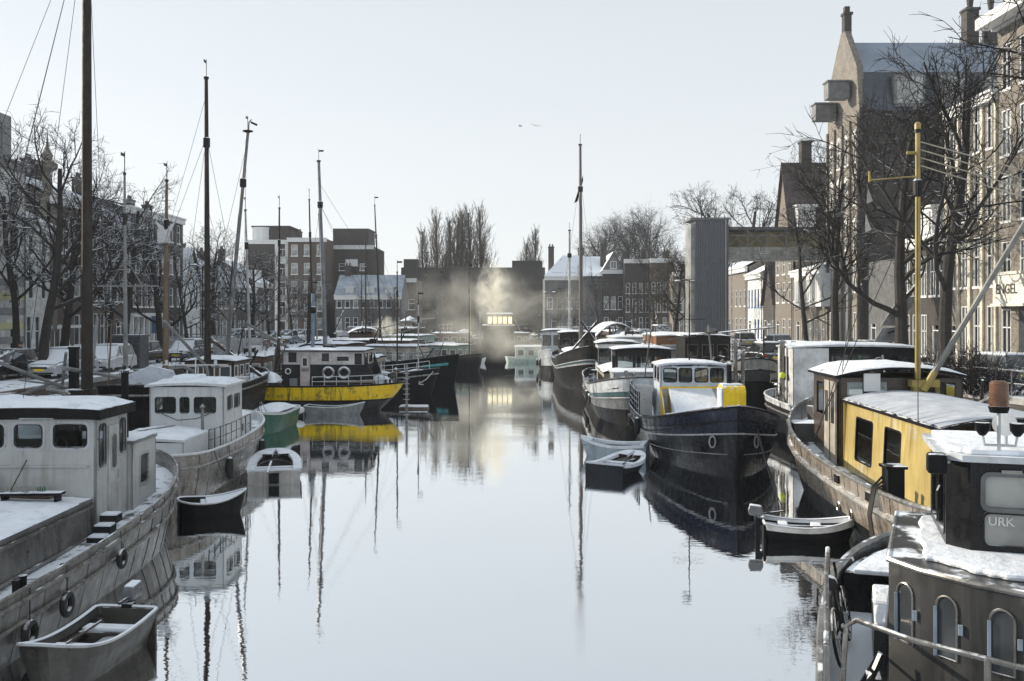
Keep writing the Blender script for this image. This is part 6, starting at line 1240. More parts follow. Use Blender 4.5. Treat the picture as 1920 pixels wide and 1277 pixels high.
q = MB(); q.cyl((.1,-.42,9.35),(.1,.9,9.25),.018); q.cyl((.1,.9,9.2),(.1,.9,9.5),.03); q.lathe([(.05,0),(.09,.05),(.09,.2),(.05,.25)], 8, (.1,-.42,10.6)); q.cyl((.1,-.12,10.0),(.1,-.4,10.0),.04); q.build('spreader', M('mast_yellow', (.4,.29,.05)), ym)
q = MB(); a = Vector((-.1,-.50,3.4)); b = Vector((-.3,-4.25,9.9)); q.tube([a.lerp(b, i/6) for i in range(7)], [.085,.085,.08,.08,.075,.07,.065], 8); q.tube([a.lerp(b, i*.02)for i in range(5)], .10, 8, 1); q.build('boom', [M('dull_spar', (.22,.22,.21), .45, metal=.4, streak=.4), M('mast_yellow', (.33,.25,.06))], t, True)
q = MB()
for i in range(4): q.tube([Vector((.1,-.5,10.3-.22*i)), Vector((-.3,-4.2,9.1-.25*i))], .018, 4)
q.build('topping_lines', M('pale_rope', (.40,.37,.30), .8), t)
q = MB(); q.tube([(.1,.9,9.4),(.6,1.6,3.2)], .012, 4); q.tube([(.1,.0,9.2),(.4,2.3,2.0)], .012, 4); q.tube([(.1,.2,7.2),(.4,2.35,2.0)], .012, 4); q.tube([(.1,-.4,10),(-5.5,1.6,3.1)], .010, 4); q.build('shrouds', RIG, t)
q = MB(); [q.slab((.15,.95+.04*i,8.6-.8*i),(0,-1,.1),(0,.15,1),[(0,0),(.17,.05),(.08,.5)],.01) for i in range(2)]; q.build('pennants', M('pennant_cloth', (.45,.42,.38), .8), t)
h.fender(t, .12, 1, .5, .3); bollard(t, 8.2, .9, 1.55); bollard(t, -5.2, 2.05, 1.2, BLACKP, 1.5); 
q = MB(); q.box(-6.25,-5.85,2.15,2.5,1.2,2.2); q.box(-6.3,-5.8,2.1,2.55,2.2,2.26); q.build('black_bitt', BLACKP, t)
for k, u in enumerate((.44,.30)): q = MB(); p = h.P(u,.87,1,-.03); q.box(p.x-.17,p.x+.17,p.y-.03,p.y+.01,p.z-.1,p.z+.1); q.build('freeing_port', BLACKP, t)
for u in (.46,.40): q = MB(); p = h.P(u,.42,1,-.02); q.tube([p+Vector((.11*math.cos(a),0,.13*math.sin(a))) for a in [i*math.pi/6 for i in range(12)]], .022, 5, closed=True); q.add([p+Vector((.1*math.cos(a),.01,.12*math.sin(a))) for a in [i*math.pi/6 for i in range(12)]], [tuple(range(12))], 1); q.build('hull_port', [STEEL, BLACKP], t)
q = MB(); 
for i in range(3): q.tube([(-6.0+.1*i,2.35,1.9+.1*i),(-6.1+.1*i,2.72,1.75),(-6.2+.08*i,2.85,1.2),(-6.3+.1*i,2.75,.3),(-6.35+.12*i,2.85,-.1)], .026, 5)
q.build('hanging_rope', ROPE, t)
q = MB(); q.slab((4.2,1.2,2.0),(1,0,0),(0,.2,1),[(0,0),(1.1,0),(.9,.5),(.2,.55)],.08); q.box(3.3,4.4,1.3,2.2,1.3,2.1); q.build('deck_gear', M('gear_snow', (.08,.08,.08), .6, snow=.8, sn=.3), t)
for (u, e, s_) in ((.9,2.4,.1),(.85,2.6,.2)): pass
moor((8.4,33.2,1.9),(7.0,24.7,.45), 'line hanging from the brown ship down to the outboard dinghy', .3); moor((8.3,32.6,1.85),(7.9,28.5,.0), 'slack line from the bow of the brown steel ship into the water', .2)
# white and black dinghy with outboard
t, h = dinghy('dinghy', 'black and white striped dinghy with grey outboard motor floating by the brown ship', (7.25, 23.4, 0), R(-12), 2.2, 1.1, .38, BLACKP, M('dinghy_inner_snow', (.35,.36,.38), .5, snow=.8, sn=.3), 2, motor=True, oar=1)
q = MB(); us = h.us(18)
for sd in (1,-1):
    for a, b in zip(us, us[1:]): q.add([h.P(a,.70,sd,-.012),h.P(b,.70,sd,-.012),h.P(b,.97,sd,-.012),h.P(a,.97,sd,-.012)], [(0,1,2,3)])
q.build('white_band', M('band_white', (.62,.62,.60), .4), t)

# nearest ship, bottom right
BK = M('gloss_black', (.007,.0075,.009), .3, streak=.4, sc=(.04,.04,.04), snow=.35, spec=.3, patch=.15, pc=(.03,.03,.033))
CS = M('cabin_dark_steel', (.05,.05,.05), .32, metal=.2, streak=.95, sc=(.012,.011,.011), patch=.5, pc=(.14,.135,.125), vs=.6, snow=.2)
t = R1 = boat('work_ship', 'black ship with snowy deck, curved steel cabin and black wheelhouse, nearest on the right', 'ship', 5.4, 8.0, 72)
h = H1 = Hull(15.6, 5.4, 1.6, .45, .2, (2.6,.34), (2.4,.22), (.02,.02), .90)
hh_ = h.build(t, [(.6,DARKS),(1.0,CS)], M('deck_snow_thick', (.2,.2,.21), .6, snow=.9, sn=.3), STEEL, .55, .05, (.72,), STEEL, .05); seams(hh_, h, 16)
# raised foredeck
q = MB(); us = [.84+.16*i/10 for i in range(11)]; top = []
for u in us: a = h.P(u,1,1,.1); top.append((a.x-.1, a.y))
poly = top+[(x,-y) for x,y in top[::-1]]; q.prism(poly, 1.1, 1.83); fd = q.build('raised_foredeck', BK, t); q = MB(); q.prism([(x*.985,y*.95) for x,y in poly], 1.832, 1.90); q.build('snow_cover', SNOW, fd, bevel=.04)
cw = [(1.80,2.0),(1.42,1.72),(1.05,1.30),(.78,.82),(.58,.28),(.46,-.4),(.42,-1.8)]
q = MB(); zt = 2.86; z0 = .95
for (xa,ya),(xb,yb) in zip(cw, cw[1:]):
    for k in range(4):
        za = z0+(zt-z0)*k/4; zb = z0+(zt-z0)*(k+1)/4; q.add([(xa,ya,za),(xb,yb,za),(xb,yb,zb),(xa,ya,zb)], [(0,1,2,3)])
q.add([(1.80,2.0,z0),(4.4,1.75,z0),(4.4,1.75,zt),(1.80,2.0,zt)], [(3,2,1,0)]); q.add([(4.4,1.75,z0),(4.4,-1.8,z0),(4.4,-1.8,zt),(4.4,1.75,zt)], [(3,2,1,0)]); q.add([(.42,-1.8,z0),(4.4,-1.8,z0),(4.4,-1.8,zt),(.42,-1.8,zt)], [(0,1,2,3)])
q.build('cabin_wall', CS, t)
roofp = cw+[(4.4,-1.8),(4.4,1.75)]
q = MB(); q.prism([(x,y) for x,y in roofp][::-1], zt, zt+.03); cr_ = q.build('cabin_roof', CS, t); q = MB(); q.tube([(x,y,zt+.01) for x,y in roofp], .035, 8, closed=True); q.build('roof_edge_rail', STEEL, cr_, True)
q = MB(); c0 = (2.6,0)
sp = []
for k in range(60):
    f = k/60*len(roofp); i = int(f); a = roofp[i]; b = roofp[(i+1)%len(roofp)]; x = a[0]+(b[0]-a[0])*(f-i); y = a[1]+(b[1]-a[1])*(f-i)
    e = .86-.07*noise.noise(Vector((k*.45,1.3,0)))-.02*abs(math.sin(k*1.1)); e = e if y > -1.7 else .98; sp.append((c0[0]+(x-c0[0])*e, c0[1]+(y-c0[1])*e))
q.prism(sp[::-1], zt+.03, zt+.10); q.build('snow_cover', SNOW, cr_, bevel=.03)
# arched windows on the curved wall
for i in (0,1,2,3):
    A = Vector((*cw[i],0)); Bq = Vector((*cw[i+1],0)); U = (Bq-A).normalized(); N = Vector((-U.y, U.x, 0)); N = N if N.x < 0 else -N; w = .115; hh = .62; zb = 2.06
    c = A.lerp(Bq, .55); arc = [(-w,0),(w,0),(w,hh-w)]+[(w*math.cos(a),hh-w+w*math.sin(a)) for a in [k*math.pi/8 for k in range(1,8)]]+[(-w,hh-w)]
    ring = [c+U*x+Vector((0,0,zb+y))+N*.012 for x,y in arc]
    q = MB(); q.tube(ring, .013, 6, closed=True); fr = q.build('window', STEEL, t, True)
    q = MB(); q.add([p-N*.006 for p in ring], [tuple(range(len(ring)))]); q.build('pane', DGLASS, fr); q = MB(); p = c+U*(w+.05)+Vector((0,0,zb+.28))+N*.03; q.bar(p, p+Vector((0,0,.1)), .03, .04); q.bar(c-U*w+Vector((0,0,zb))+N*.03, c-U*w+Vector((0,0,zb+hh*.8))+N*.03, .02, .03); q.build('hinge_bar', M('window_bluegrey', (.25,.31,.37), .4), fr)
# wheelhouse with chamfered corner
x0, x1, ya, yb = 2.1, 3.9, -1.3, 1.38; z0, z1 = 2.9, 3.92; ch = .22
pl = [(x0,yb-ch),(x0,ya),(x1,ya),(x1,yb),(x0+ch,yb)]
q = MB(); V = Vector((0,0,1)); segs = list(zip(pl, pl[1:]+pl[:1])); wl_ = []
for k, (a, b) in enumerate(segs):
    A = Vector((*a,z0)); U = (Vector((*b,z0))-A); w = U.length; U.normalize()
    ops = {0:[(.13,.66,.12,.47),(.13,.66,.52,.88),(.98,1.5,.12,.47),(.98,1.5,.52,.88),(1.8,2.3,.12,.88)],2:[(.3,1.1,.3,.85),(1.4,2.2,.3,.85)],3:[(.25,.75,.15,.85),(.95,1.45,.15,.85)],1:[(.3,1.4,.3,.85)]}.get(k, [])
    panel(q, A, U, V, w, z1-z0, ops, .05); wl_ += [(A,U,o,k) for o in ops]
q.build('wheelhouse_wall', BK, t)
for A, U, o, k in wl_:
    up = o[2] > .5; f = win(t, A, U, V, o, M('window_grey_frame', (.12,.125,.13), .35, metal=.4) if up else BK, LGLASS if k == 0 else None, .06, .035 if up else .02, proud=.03 if up else .01, gasket=None)
    if up and k == 0:
        g = MB(); c = A+U*(o[0]+.265)+V*.92+Vector((-.03,0,0)); g.box(c.x-.02,c.x+.01,c.y-.10,c.y+.10,c.z-.015,c.z+.02); g.build('top_hinge', STEEL, f)
dk = MB(); dk.box(x0+.5,x0+.9,ya+.4,yb-.4,z0,z0+.45); dk.build('console', WOOD, t)
lbo = t; text_part('URK', 'lettering', M('pale_letters', (.6,.6,.58), .5), lbo, (x0-.15+.16, yb-.52, z0+.38), (R(90),0,R(-90)), .13, .004)
q = MB(); q.prism([(x-.09 if x < 3 else x+.09, y+(.09 if y > 0 else -.09)) for x, y in pl], z1, z1+.07); wr = q.build('wheelhouse_roof', WG, t)
q = MB(); sp = []
for k in range(48):
    f = k/48*len(pl); i = int(f); a = pl[i]; b = pl[(i+1)%len(pl)]; x = a[0]+(b[0]-a[0])*(f-i); y = a[1]+(b[1]-a[1])*(f-i); e = 1.0-.03*abs(noise.noise(Vector((k*.5,2.2,0)))); sp.append((3+(x-3)*e, (y)*e))
q.prism(sp, z1+.07, z1+.13); q.build('snow_cover', SNOW, wr, bevel=.03)
q = MB(); q.tube([(x0+.02,yb-.5,z1+.1),(x0+.02,yb-.5,z1+.62)], .018, 6); q.tube([(x0+.02,yb-.5,z1+.18),(x0+.02,yb-.36,z1+.18),(x0+.02,yb-.34,z1+.3)], .016, 6); q.tube([(x0+.02,yb-.5,z1+.18),(x0+.02,yb-.66,z1+.18),(x0+.02,yb-.68,z1+.3)], .016, 6); lm = q.build('lamp_pole', WG, t, True)
q = MB(); q.tube([(x0+.02,yb-.5,z1+.6),(x0+.02,yb-.5,z1+.64),(x0+.02,yb-.5,z1+.84),(x0+.02,yb-.5,z1+.87)], [.10,.10,.095,.07], 14); q.build('amber_beacon', M('amber_glass', (.12,.06,.035), .3, var=.4, vs=8), lm, True)
q = MB(); q.tube([(x0+.02,yb-.5,z1+.53),(x0+.02,yb-.5,z1+.6)], [.09,.11], 14); q.build('beacon_base', BLACKP, lm, True)
for dy in (-.34,-.68): q = MB(); q.tube([(x0+.02,yb+dy,z1+.28),(x0+.02,yb+dy,z1+.34),(x0+.02,yb+dy,z1+.42)], [.03,.075,.08], 10); q.build('horn', BLACKP, lm, True)
q = MB(); q.tube([(x0+.35,yb-.62,z1+.38),(x0+.30,yb-.60,z1+.38)], [.12,.13], 16); q.cyl((x0+.35,yb-.62,z1+.1),(x0+.35,yb-.62,z1+.3),.02); q.build('radar_disc', WG, t, True)
q = MB(); q.tube([(x0+.5,yb-.95,z1+.45),(x0+.3,yb-1.05,z1+.36)], [.09,.11], 14); q.cyl((x0+.5,yb-.95,z1+.1),(x0+.5,yb-.95,z1+.4),.02); q.build('searchlight', BLACKP, t, True)
q = MB(); q.box(x0-.14,x0+.06,yb+.02,yb+.22,z1-.14,z1+.08); fl_ = q.build('floodlight', BLACKP, t, bevel=.035); q = MB(); q.bar((x0+.0,yb-.02,z1-.02),(x0+.0,yb+.06,z1-.02),.03,.03); q.build('bracket', STEEL, fl_)
q = MB(); q.tube([(x0+.55,yb+.03,3.25),(x0+.5,yb+.06,3.3),(x0+.5,yb+.06,3.5),(x0+.55,yb+.03,3.55)], .015, 5); q.build('grab_handle', RUBBER, t)
# deck box, pipe rail, bow rails
q = MB(); q.prism([(2.9,2.10),(4.6,2.05),(4.6,1.82),(2.9,1.96)], 1.05, 1.75); db = q.build('deck_locker', CS, t); q = MB(); q.prism([(2.9,2.09),(4.6,2.04),(4.6,1.80),(2.9,1.95)], 1.75, 1.86); q.build('snow_cover', SNOW, db, bevel=.03)
q = MB(); q.tube([(1.05,2.5,1.4),(1.0,2.45,2.35),(.9,2.35,2.45),(.35,1.9,2.48),(-.1,1.1,2.48),(-.35,.2,2.48),(-.4,-1.5,2.48)], .026, 8); q.cyl((.0,1.3,1.2),(.0,1.3,2.48),.03); q.cyl((-.38,-.4,1.2),(-.38,-.4,2.48),.03); q.build('pulpit_rail', STEEL, t, True)
q = MB(); pts = [h.P(u,1,1,.06) for u in (.52,.58,.66,.74)]; U = Vector((0,0,.75)); q.tube([p+U for p in pts], .03, 7); q.tube([p+U*.5 for p in pts], .02, 6); [q.cyl(p, p+U, .03, n=7) for p in pts]; q.build('side_railing', STEEL, t, True)
q = MB(); q.bar((1.0,2.5,1.1),(1.3,2.1,2.0),.05,.05); q.bar((1.5,2.55,1.1),(1.5,2.1,1.95),.05,.05); [q.bar((1.05+.1*i,2.45-.14*i,1.3+.22*i),(1.5,2.42-.12*i,1.3+.22*i),.14,.03) for i in range(3)]; q.build('deck_ladder', BK, t)
h.fender(t, .74, 1, .5, .2); bollard(t, 6.6, .8, 1.85); bollard(t, 6.2, 2.2, 1.4)
# bicycle leaning on the rail
def bicycle(label, mat4, m=None):
    t = thing('bicycle', label, 'bicycle'); t.matrix_basis = mat4; m = m or BLACKP
    for x in (0,1.05):
        q = MB(); q.tube([(x+.33*math.cos(a),0,.34+.33*math.sin(a)) for a in [i*math.pi/12 for i in range(24)]], .02, 6, closed=True); w = q.build('wheel', RUBBER, t)
        q = MB(); [q.cyl((x,0,.34),(x+.31*math.cos(a),0,.34+.31*math.sin(a)),.004,n=3) for a in [i*math.pi/8 for i in range(16)]]; q.cyl((x,-.04,.34),(x,.04,.34),.03,n=8); q.build('spokes', ALU, w)
    q = MB(); B_, S_, Hd, Rr, Fr = (.45,0,.30), (.33,0,.88), (.86,0,.92), (0,0,.34), (1.05,0,.34)
    for a, b in ((B_,S_),(B_,Hd),(S_,(.88,0,.84)),(Rr,B_),(Rr,S_),((.88,0,.86),Fr),((.86,0,.92),(.84,0,1.06))): q.cyl(a, b, .017, n=6)
    q.build('frame', m, t); q = MB(); q.tube([(.62,-.27,1.1),(.78,-.25,1.1),(.84,0,1.06),(.78,.25,1.1),(.62,.27,1.1)], .014, 6); q.build('handlebar', ALU, t)
    q = MB(); q.tube([(.2,0,.93),(.3,0,.95),(.45,0,.94)], [.09,.07,.03], 8); q.cyl((.33,0,.86),(.33,0,.93),.014,n=5); q.build('saddle', M('saddle_snow', (.03,.03,.03), .7, snow=.9, sn=.2), t)
    q = MB(); q.cyl((.45,-.08,.3),(.6,-.08,.22),.012,n=5); q.cyl((.45,.08,.3),(.3,.08,.38),.012,n=5); q.cyl((.45,-.04,.3),(.45,.04,.3),.08,n=12); q.build('pedals', DARKS, t); return t
def on_boat(par, x, y, z, rz=0, rx=0): return Matrix.Translation(par.location) @ Matrix.Rotation(par.rotation_euler.z, 4, 'Z') @ Matrix.Translation((x,y,z)) @ Matrix.Rotation(rz, 4, 'Z') @ Matrix.Rotation(rx, 4, 'X')
bicycle('black bicycle leaning against the rail on the nearest right ship', on_boat(R1, 2.9, 2.45, 1.28, R(-6), R(-10)))
bicycle('bicycle leaning on the white wheelhouse wall with a yellow green light', on_boat(R3, -3.9, -3.02, 1.35, 0, R(8)))
q = MB(); q.lathe([(.02,-.14),(.12,-.1),(.15,0),(.12,.1),(.03,.14)], 10); tag(q.build('lime_buoy', M('lime_yellow', (.55,.68,.03), .4), None, True), 'lime yellow float hanging beside the white wheelhouse wall', 'buoy').matrix_basis = on_boat(R3, -3.0, -3.05, 2.75)
# ---------------------------------------------------------------- cars
CG = M('car_glass', (.03,.035,.04), .06, spec=1, snow=.25, sn=.55)
CGS = M('snowy_car_glass', (.03,.035,.04), .2, snow=.97, sn=.35)
LAMP = M('headlamp', (.55,.56,.56), .1, spec=1); TAIL = M('tail_lamp', (.35,.02,.02), .2)
PLATE = M('yellow_plate', (.85,.60,.02), .5, var=.03)
def car(label, loc, rz, paint, L=4.1, W=1.7, Ht=1.45, van=False, glass=None, snow=True, open_door=False, group=None, name='parked_car', plate=True, suv=False):
    """x forward. lofted body, dark greenhouse, wheels, lamps, plates"""
    t = thing(name, label, 'van' if van else 'car', loc, rz, group); glass = glass or CG
    hl = L/2; bt = Ht*.60
    low = [(-hl,.32),(-hl,.55),(-hl+.05,.80),(-hl+.15,bt),(-hl*.45,bt+.02),(hl*.30,bt-.0),(hl*.62,bt-.08),(hl-.18,bt-.17),(hl-.02,.58),(hl,.42),(hl-.03,.25),(-hl+.05,.22)]
    if van: low[5:8] = [(hl*.55,bt+.04),(hl*.8,bt),(hl-.08,bt-.12)]
    q = MB(); n = len(low); secs = [(-1,.86),(-.93,1.0),(0,1.0),(.93,1.0),(1,.86)]
    ys = [(-W/2,.93),(-W/2+.07,1.0),(0,1.02),(W/2-.07,1.0),(W/2,.93)]
    vs = []
    for y, s in ys:
        for x, z in low: vs.append((x*(.975+.025*s if abs(y) > W/2-.01 else 1)-0, y, .22+(z-.22)*(s if z > .5 else 1)))
    fs = [tuple(range(n))[::-1], tuple(range(4*n,5*n))]
    for k in range(4):
        for i in range(n): fs.append((k*n+i, k*n+(i+1)%n, (k+1)*n+(i+1)%n, (k+1)*n+i))
    q.add(vs, fs); body = q.build('body', paint, t, True, bevel=.03)
    # greenhouse
    rb = -hl+.18 if not (van) else -hl+.08; a = [(rb,bt-.02),(rb+(.28 if not van else .08),Ht-.03),(hl*.08 if not van else hl*.42,Ht-.02),(hl*.38 if not van else hl*.66,bt-.02)]
    wb, wt = W/2-.07, W/2-.19
    q = MB(); c = [(a[0][0],-wb,a[0][1]),(a[3][0],-wb,a[3][1]),(a[3][0],wb,a[3][1]),(a[0][0],wb,a[0][1]),(a[1][0],-wt,a[1][1]),(a[2][0],-wt,a[2][1]),(a[2][0],wt,a[2][1]),(a[1][0],wt,a[1][1])]
    q.add(c, [(0,1,5,4),(2,3,7,6),(3,0,4,7)]); q.build('windows', glass if False else CG, t)
    q = MB(); q.add([c[1],c[2],c[6],c[5]], [(0,1,2,3)]); ws = q.build('windscreen', glass, t)
    q = MB(); r = [(p[0], p[1], p[2]) for p in c[4:]]; q.add(r+[(x*.98+a[1][0]*.02 if False else x, y*.96, z+.05) for x,y,z in r], [(0,1,5,4),(1,2,6,5),(2,3,7,6),(3,0,4,7),(4,5,6,7)])
    for i, j in ((0,4),(1,5),(2,6),(3,7)): q.bar(c[i], c[j], .06, .05)
    for s in (-1,1): q.bar((-.05,s*(wb+.005),bt),( -.05,s*(wt+.01),Ht),.06,.05)
    q.build('roof', paint, t)
    if snow:
        q = MB(); k = [(p[0],p[1]*.92,p[2]+.052) for p in c[4:]]; q.add(k+[(x*.97+.02,y*.94,z+.06) for x,y,z in k], [(0,1,5,4),(1,2,6,5),(2,3,7,6),(3,0,4,7),(4,5,6,7)]); q.build('snow_cover', SNOW, t)
        q = MB(); x0_, x1_ = a[3][0]+.03, hl-.25; q.grid(lambda u, v: (x0_+(x1_-x0_)*u, (v-.5)*(W-.3), bt+.02-.14*u**1.3+.03*(1 if 0 < v < 1 and 0 < u < 1 else 0)), 6, 6); q.build('bonnet_snow', SNOW, t, True)
    for x in (-hl*.62, hl*.62):
        for s in (-1,1):
            q = MB(); q.tube([(x,s*(W/2-.20),.31),(x,s*(W/2-.015),.31)], .31, 16); w = q.build('wheel', RUBBER, t, True)
            q = MB(); q.tube([(x,s*(W/2-.02),.31),(x,s*(W/2-.003),.31)], .18, 10); q.build('rim', ALU, w)
    for s in (-1,1):
        q = MB(); q.tube([(hl-.22,s*(W/2-.14),.64),(hl-.10,s*(W/2-.22),.63),(hl-.015,s*(W/2-.38),.61)], [.06,.10,.07], 8); q.build('headlight', LAMP, t, True)
        q = MB(); q.box(-hl-.01,-hl+.08,s*(W/2-.17)-.09,s*(W/2-.17)+.09,.62,.82); q.build('tail_light', TAIL, t)
        q = MB(); q.tube([(hl*.34,s*(W/2+.02),bt+.05),(hl*.36,s*(W/2+.14),bt+.08)], [.05,.08], 8); q.build('mirror', paint, t, True)
    if plate:
        for x, z in ((hl+.012,.46),(-hl-.02,.60)):
            q = MB(); q.box(x-.01,x+.01,-.26,.26,z-.055,z+.055); q.build('number_plate', PLATE, t)
    q = MB(); q.box(hl-.03,hl+.012,-.42,.42,.52,.62); q.build('grille', RUBBER, t); q = MB(); q.box(hl-.05,hl+.02,-W/2+.12,W/2-.12,.27,.34); q.box(-hl-.02,-hl+.05,-W/2+.12,W/2-.12,.27,.36); q.build('bumper_trim', DARKS, t)
    if open_door:
        q = MB(); q.slab((hl*.34,W/2-.02,.32),(.28,.96,0),(0,0,1),[(0,0),(.95,0),(1.0,.55),(0,.6)],.06); q.bar((hl*.34+.02,W/2,.92),(hl*.34-.1+.0,W/2+.12,1.38),.04,.04); q.bar((hl*.34-.1,W/2+.12,1.38),(hl*.34+.22,W/2+.78,1.32),.04,.04); q.bar((hl*.34+.28,W/2+.95,.88),(hl*.34+.22,W/2+.78,1.32),.04,.04)
        d = q.build('open_door', paint, t); g = MB(); g.add([(hl*.34+.02,W/2,.92),(hl*.34+.28,W/2+.95,.88),(hl*.34+.22,W/2+.78,1.32),(hl*.34-.1,W/2+.12,1.38)], [(0,1,2,3)]); g.build('pane', CGS, d)
    return t
def paint(n, c, **k): return M(n, c, .28, coat=.6, snow=k.get('snow',.45), sn=.5, var=.04, streak=.15)
PB, PS_, PW, PG, PN, PR = paint('car_black', (.012,.012,.014)), paint('car_silver', (.36,.38,.41)), paint('car_white', (.55,.56,.58)), paint('car_green', (.03,.08,.06)), paint('car_blue_grey', (.08,.10,.13)), paint('car_dark_red', (.12,.02,.02))
def at_q(px, s): return (X(px,s), F/s, HQ+.004)
G = 'cars parked along the left quay'
for px, s, rz, p, lab, kw in [(6,37.5,-92,PB,'black car with yellow plate and open door at the left edge',dict(open_door=True,snow=False,L=4.4)),(117,36.5,-96,PS_,'silver car with snowed over windscreen behind the first tree',dict(glass=CGS)),
    (203,33,-92,PW,'white car under snow partly hidden by the great mast',dict(glass=CGS,L=3.8)),(262,29,-90,PB,'dark car with bright reflections right of the crossed spar pole',dict(snow=False)),
    (349,27,-90,PN,'car wholly blanketed in snow beside the lantern post',dict(glass=CGS)),(412,23.5,-92,PS_,'silver hatchback on the left quay between the two tall masts',dict(L=3.7)),
    (452,21.5,-90,PW,'small white van far down the left quay',dict(van=True,Ht=1.9,L=4.3)),(480,20,-90,PR,'dark red car far down the left quay',{}),(507,18.5,-88,PW,'white hatchback far down the left quay before the flats',dict(L=3.8)),
    (538,17.2,-90,PN,'blue grey car at the foot of the flats',{}),(563,16.2,-90,PS_,'last silver car in the left quay row',{})]:
    car(lab, at_q(px,s), R(rz), p, group=G, **kw)
G = 'cars parked along the right quay'
for px, s, rz, p, lab, kw in [(1860,42,100,PN,'dark car with snowy windows and yellow plate seen from behind, behind the bushes',dict(L=4.3)),(1948,41,98,PW,'white snow covered car cut by the right edge',{}),
    (1626,32,95,PG,'dark green car with sloping rear window in front of the warehouse',dict(snow=False,Ht=1.7)),(1546,31,96,PS_,'silver car under snow just left of the green car',{}),(1512,30,97,PW,'white car behind the white wheelhouse ship',dict(L=3.9)),
    (1478,29.0,100,PW,'snow plastered car right of the dark hatchback',dict(glass=CGS)),(1434,30,96,PB,'dark hatchback with snowy rear beside the lamp mast',dict(L=3.9)),(1455,22,92,PN,'dark blue car farther behind the snow plastered one',{}),
    (1392,19.5,92,PS_,'silver car in the shade of the footbridge',{}),(1240,17.0,-88,PW,'white van left of the lift tower',dict(van=True,Ht=2.0,L=4.6)),(1208,16.0,-90,PW,'small white car behind the white van',dict(L=3.8)),
    (1184,15.2,-90,PS_,'silver car behind the barrel roofed houseboat',{})]:
    car(lab, at_q(px,s), R(rz), p, group=G, **kw)
G = 'cars parked at the canal head'
for px, s, rz, p, lab in [(1047,13.4,178,PB,'black car parked at the canal head near the tall mast'),(1078,13.5,182,PS_,'silver car parked at the canal head right of the tall mast'),(1100,13.3,175,PN,'blue grey car parked before the white gabled house'),(1135,13.4,180,PW,'white car parked before the terrace at the canal head'),
    (760,13.3,178,PW,'white car parked before the factory stair tower'),(690,13.4,180,PB,'black car parked before the villa'),(655,13.3,183,PS_,'silver car parked before the villa, left one')]:
    car(lab, at_q(px,s), R(rz), p, group=G)
# person getting out of the black car
def person(label, loc, rz):
    V_ = [((0,0,.92),.15),((.05,0,1.12),.16),((.14,0,1.34),.17),((.20,0,1.47),.06),((.24,0,1.56),.085),((.27,0,1.66),.095),((.27,0,1.73),.06),
          ((.14,.2,1.40),.065),((.26,.27,1.16),.05),((.42,.22,1.02),.038),((.50,.2,.99),.03),((.14,-.2,1.40),.065),((.24,-.27,1.14),.05),((.4,-.2,1.02),.038),((.48,-.18,.99),.03),
          ((0,.1,.86),.11),((.06,.12,.48),.075),((-.02,.12,.09),.05),((.12,.13,.05),.045),((0,-.1,.86),.11),((.03,-.12,.48),.075),((-.06,-.12,.09),.05),((.08,-.13,.05),.045)]
    E_ = [(0,1),(1,2),(2,3),(3,4),(4,5),(5,6),(2,7),(7,8),(8,9),(9,10),(2,11),(11,12),(12,13),(13,14),(0,15),(15,16),(16,17),(17,18),(0,19),(19,20),(20,21),(21,22)]
    me = bpy.data.meshes.new('person'); me.from_pydata([v for v,_ in V_], E_, []); me.materials.append(M('dark_coat', (.015,.016,.02), .8))
    o = bpy.data.objects.new('person', me); col.objects.link(o); sk = o.modifiers.new('skin','SKIN'); me.skin_vertices.new() if not me.skin_vertices else None
    for i, (_, r) in enumerate(V_): me.skin_vertices[0].data[i].radius = (r, r*.95)
    me.skin_vertices[0].data[0].use_root = True; o.modifiers.new('sub','SUBSURF').levels = 1; o.modifiers['sub'].render_levels = 2
    o.location = loc; o.rotation_euler = (0,0,rz); tag(o, label, 'person')
    q = MB(); q.lathe([(.09,-.02),(.112,.03),(.108,.09),(.07,.14),(.01,.155)], 12, (.27,0,1.67)); q.build('knit_cap', M('brown_cap', (.05,.035,.03), .9), o, True)
    q = MB(); q.lathe([(.03,-.1),(.075,-.05),(.088,.02),(.07,.07)], 12, (.305,0,1.63)); q.tube([(.38,0,1.66),(.412,0,1.62),(.385,0,1.61)], [.012,.018,.014], 6); [q.lathe([(.012,-.008),(.012,.008)], 6, (.383,y,1.665), 1) for y in (-.032,.032)]; q.tube([(.383,-.025,1.575),(.39,0,1.572),(.383,.025,1.575)], .006, 5, 1); [q.tube([(.30,y,1.66),(.30,y,1.61)], .018, 5) for y in (-.09,.09)]; q.build('face', [M('skin', (.42,.27,.2), .6), M('features', (.08,.03,.03), .6)], o, True)
    for s, b in ((1,10),(-1,14)):
        p = Vector(V_[b][0]); q = MB(); q.tube([p, p+Vector((.05,0,-.005)), p+Vector((.09,0,-.01))], [.03,.042,.036], 6)
        for k in range(4): q.tube([p+Vector((.08,.027-.018*k,-.01)), p+Vector((.115+.01*(k in (1,2)),.028-.019*k,-.02)), p+Vector((.13+.012*(k in (1,2)),.028-.018*k,-.045))], [.010,.0095,.008], 5)
        q.tube([p+Vector((.03,.03*s*-1,0)), p+Vector((.06,.055*s*-1,-.015)), p+Vector((.085,.06*s*-1,-.03))], [.012,.011,.009], 5); q.build('hand', M('skin', (.42,.27,.2)), o, True)
    return o
pl_ = at_q(31, 36.6); person('person in dark coat and brown cap stooping at the open door of the black car', (pl_[0], pl_[1]+.5, HQ), R(-70))

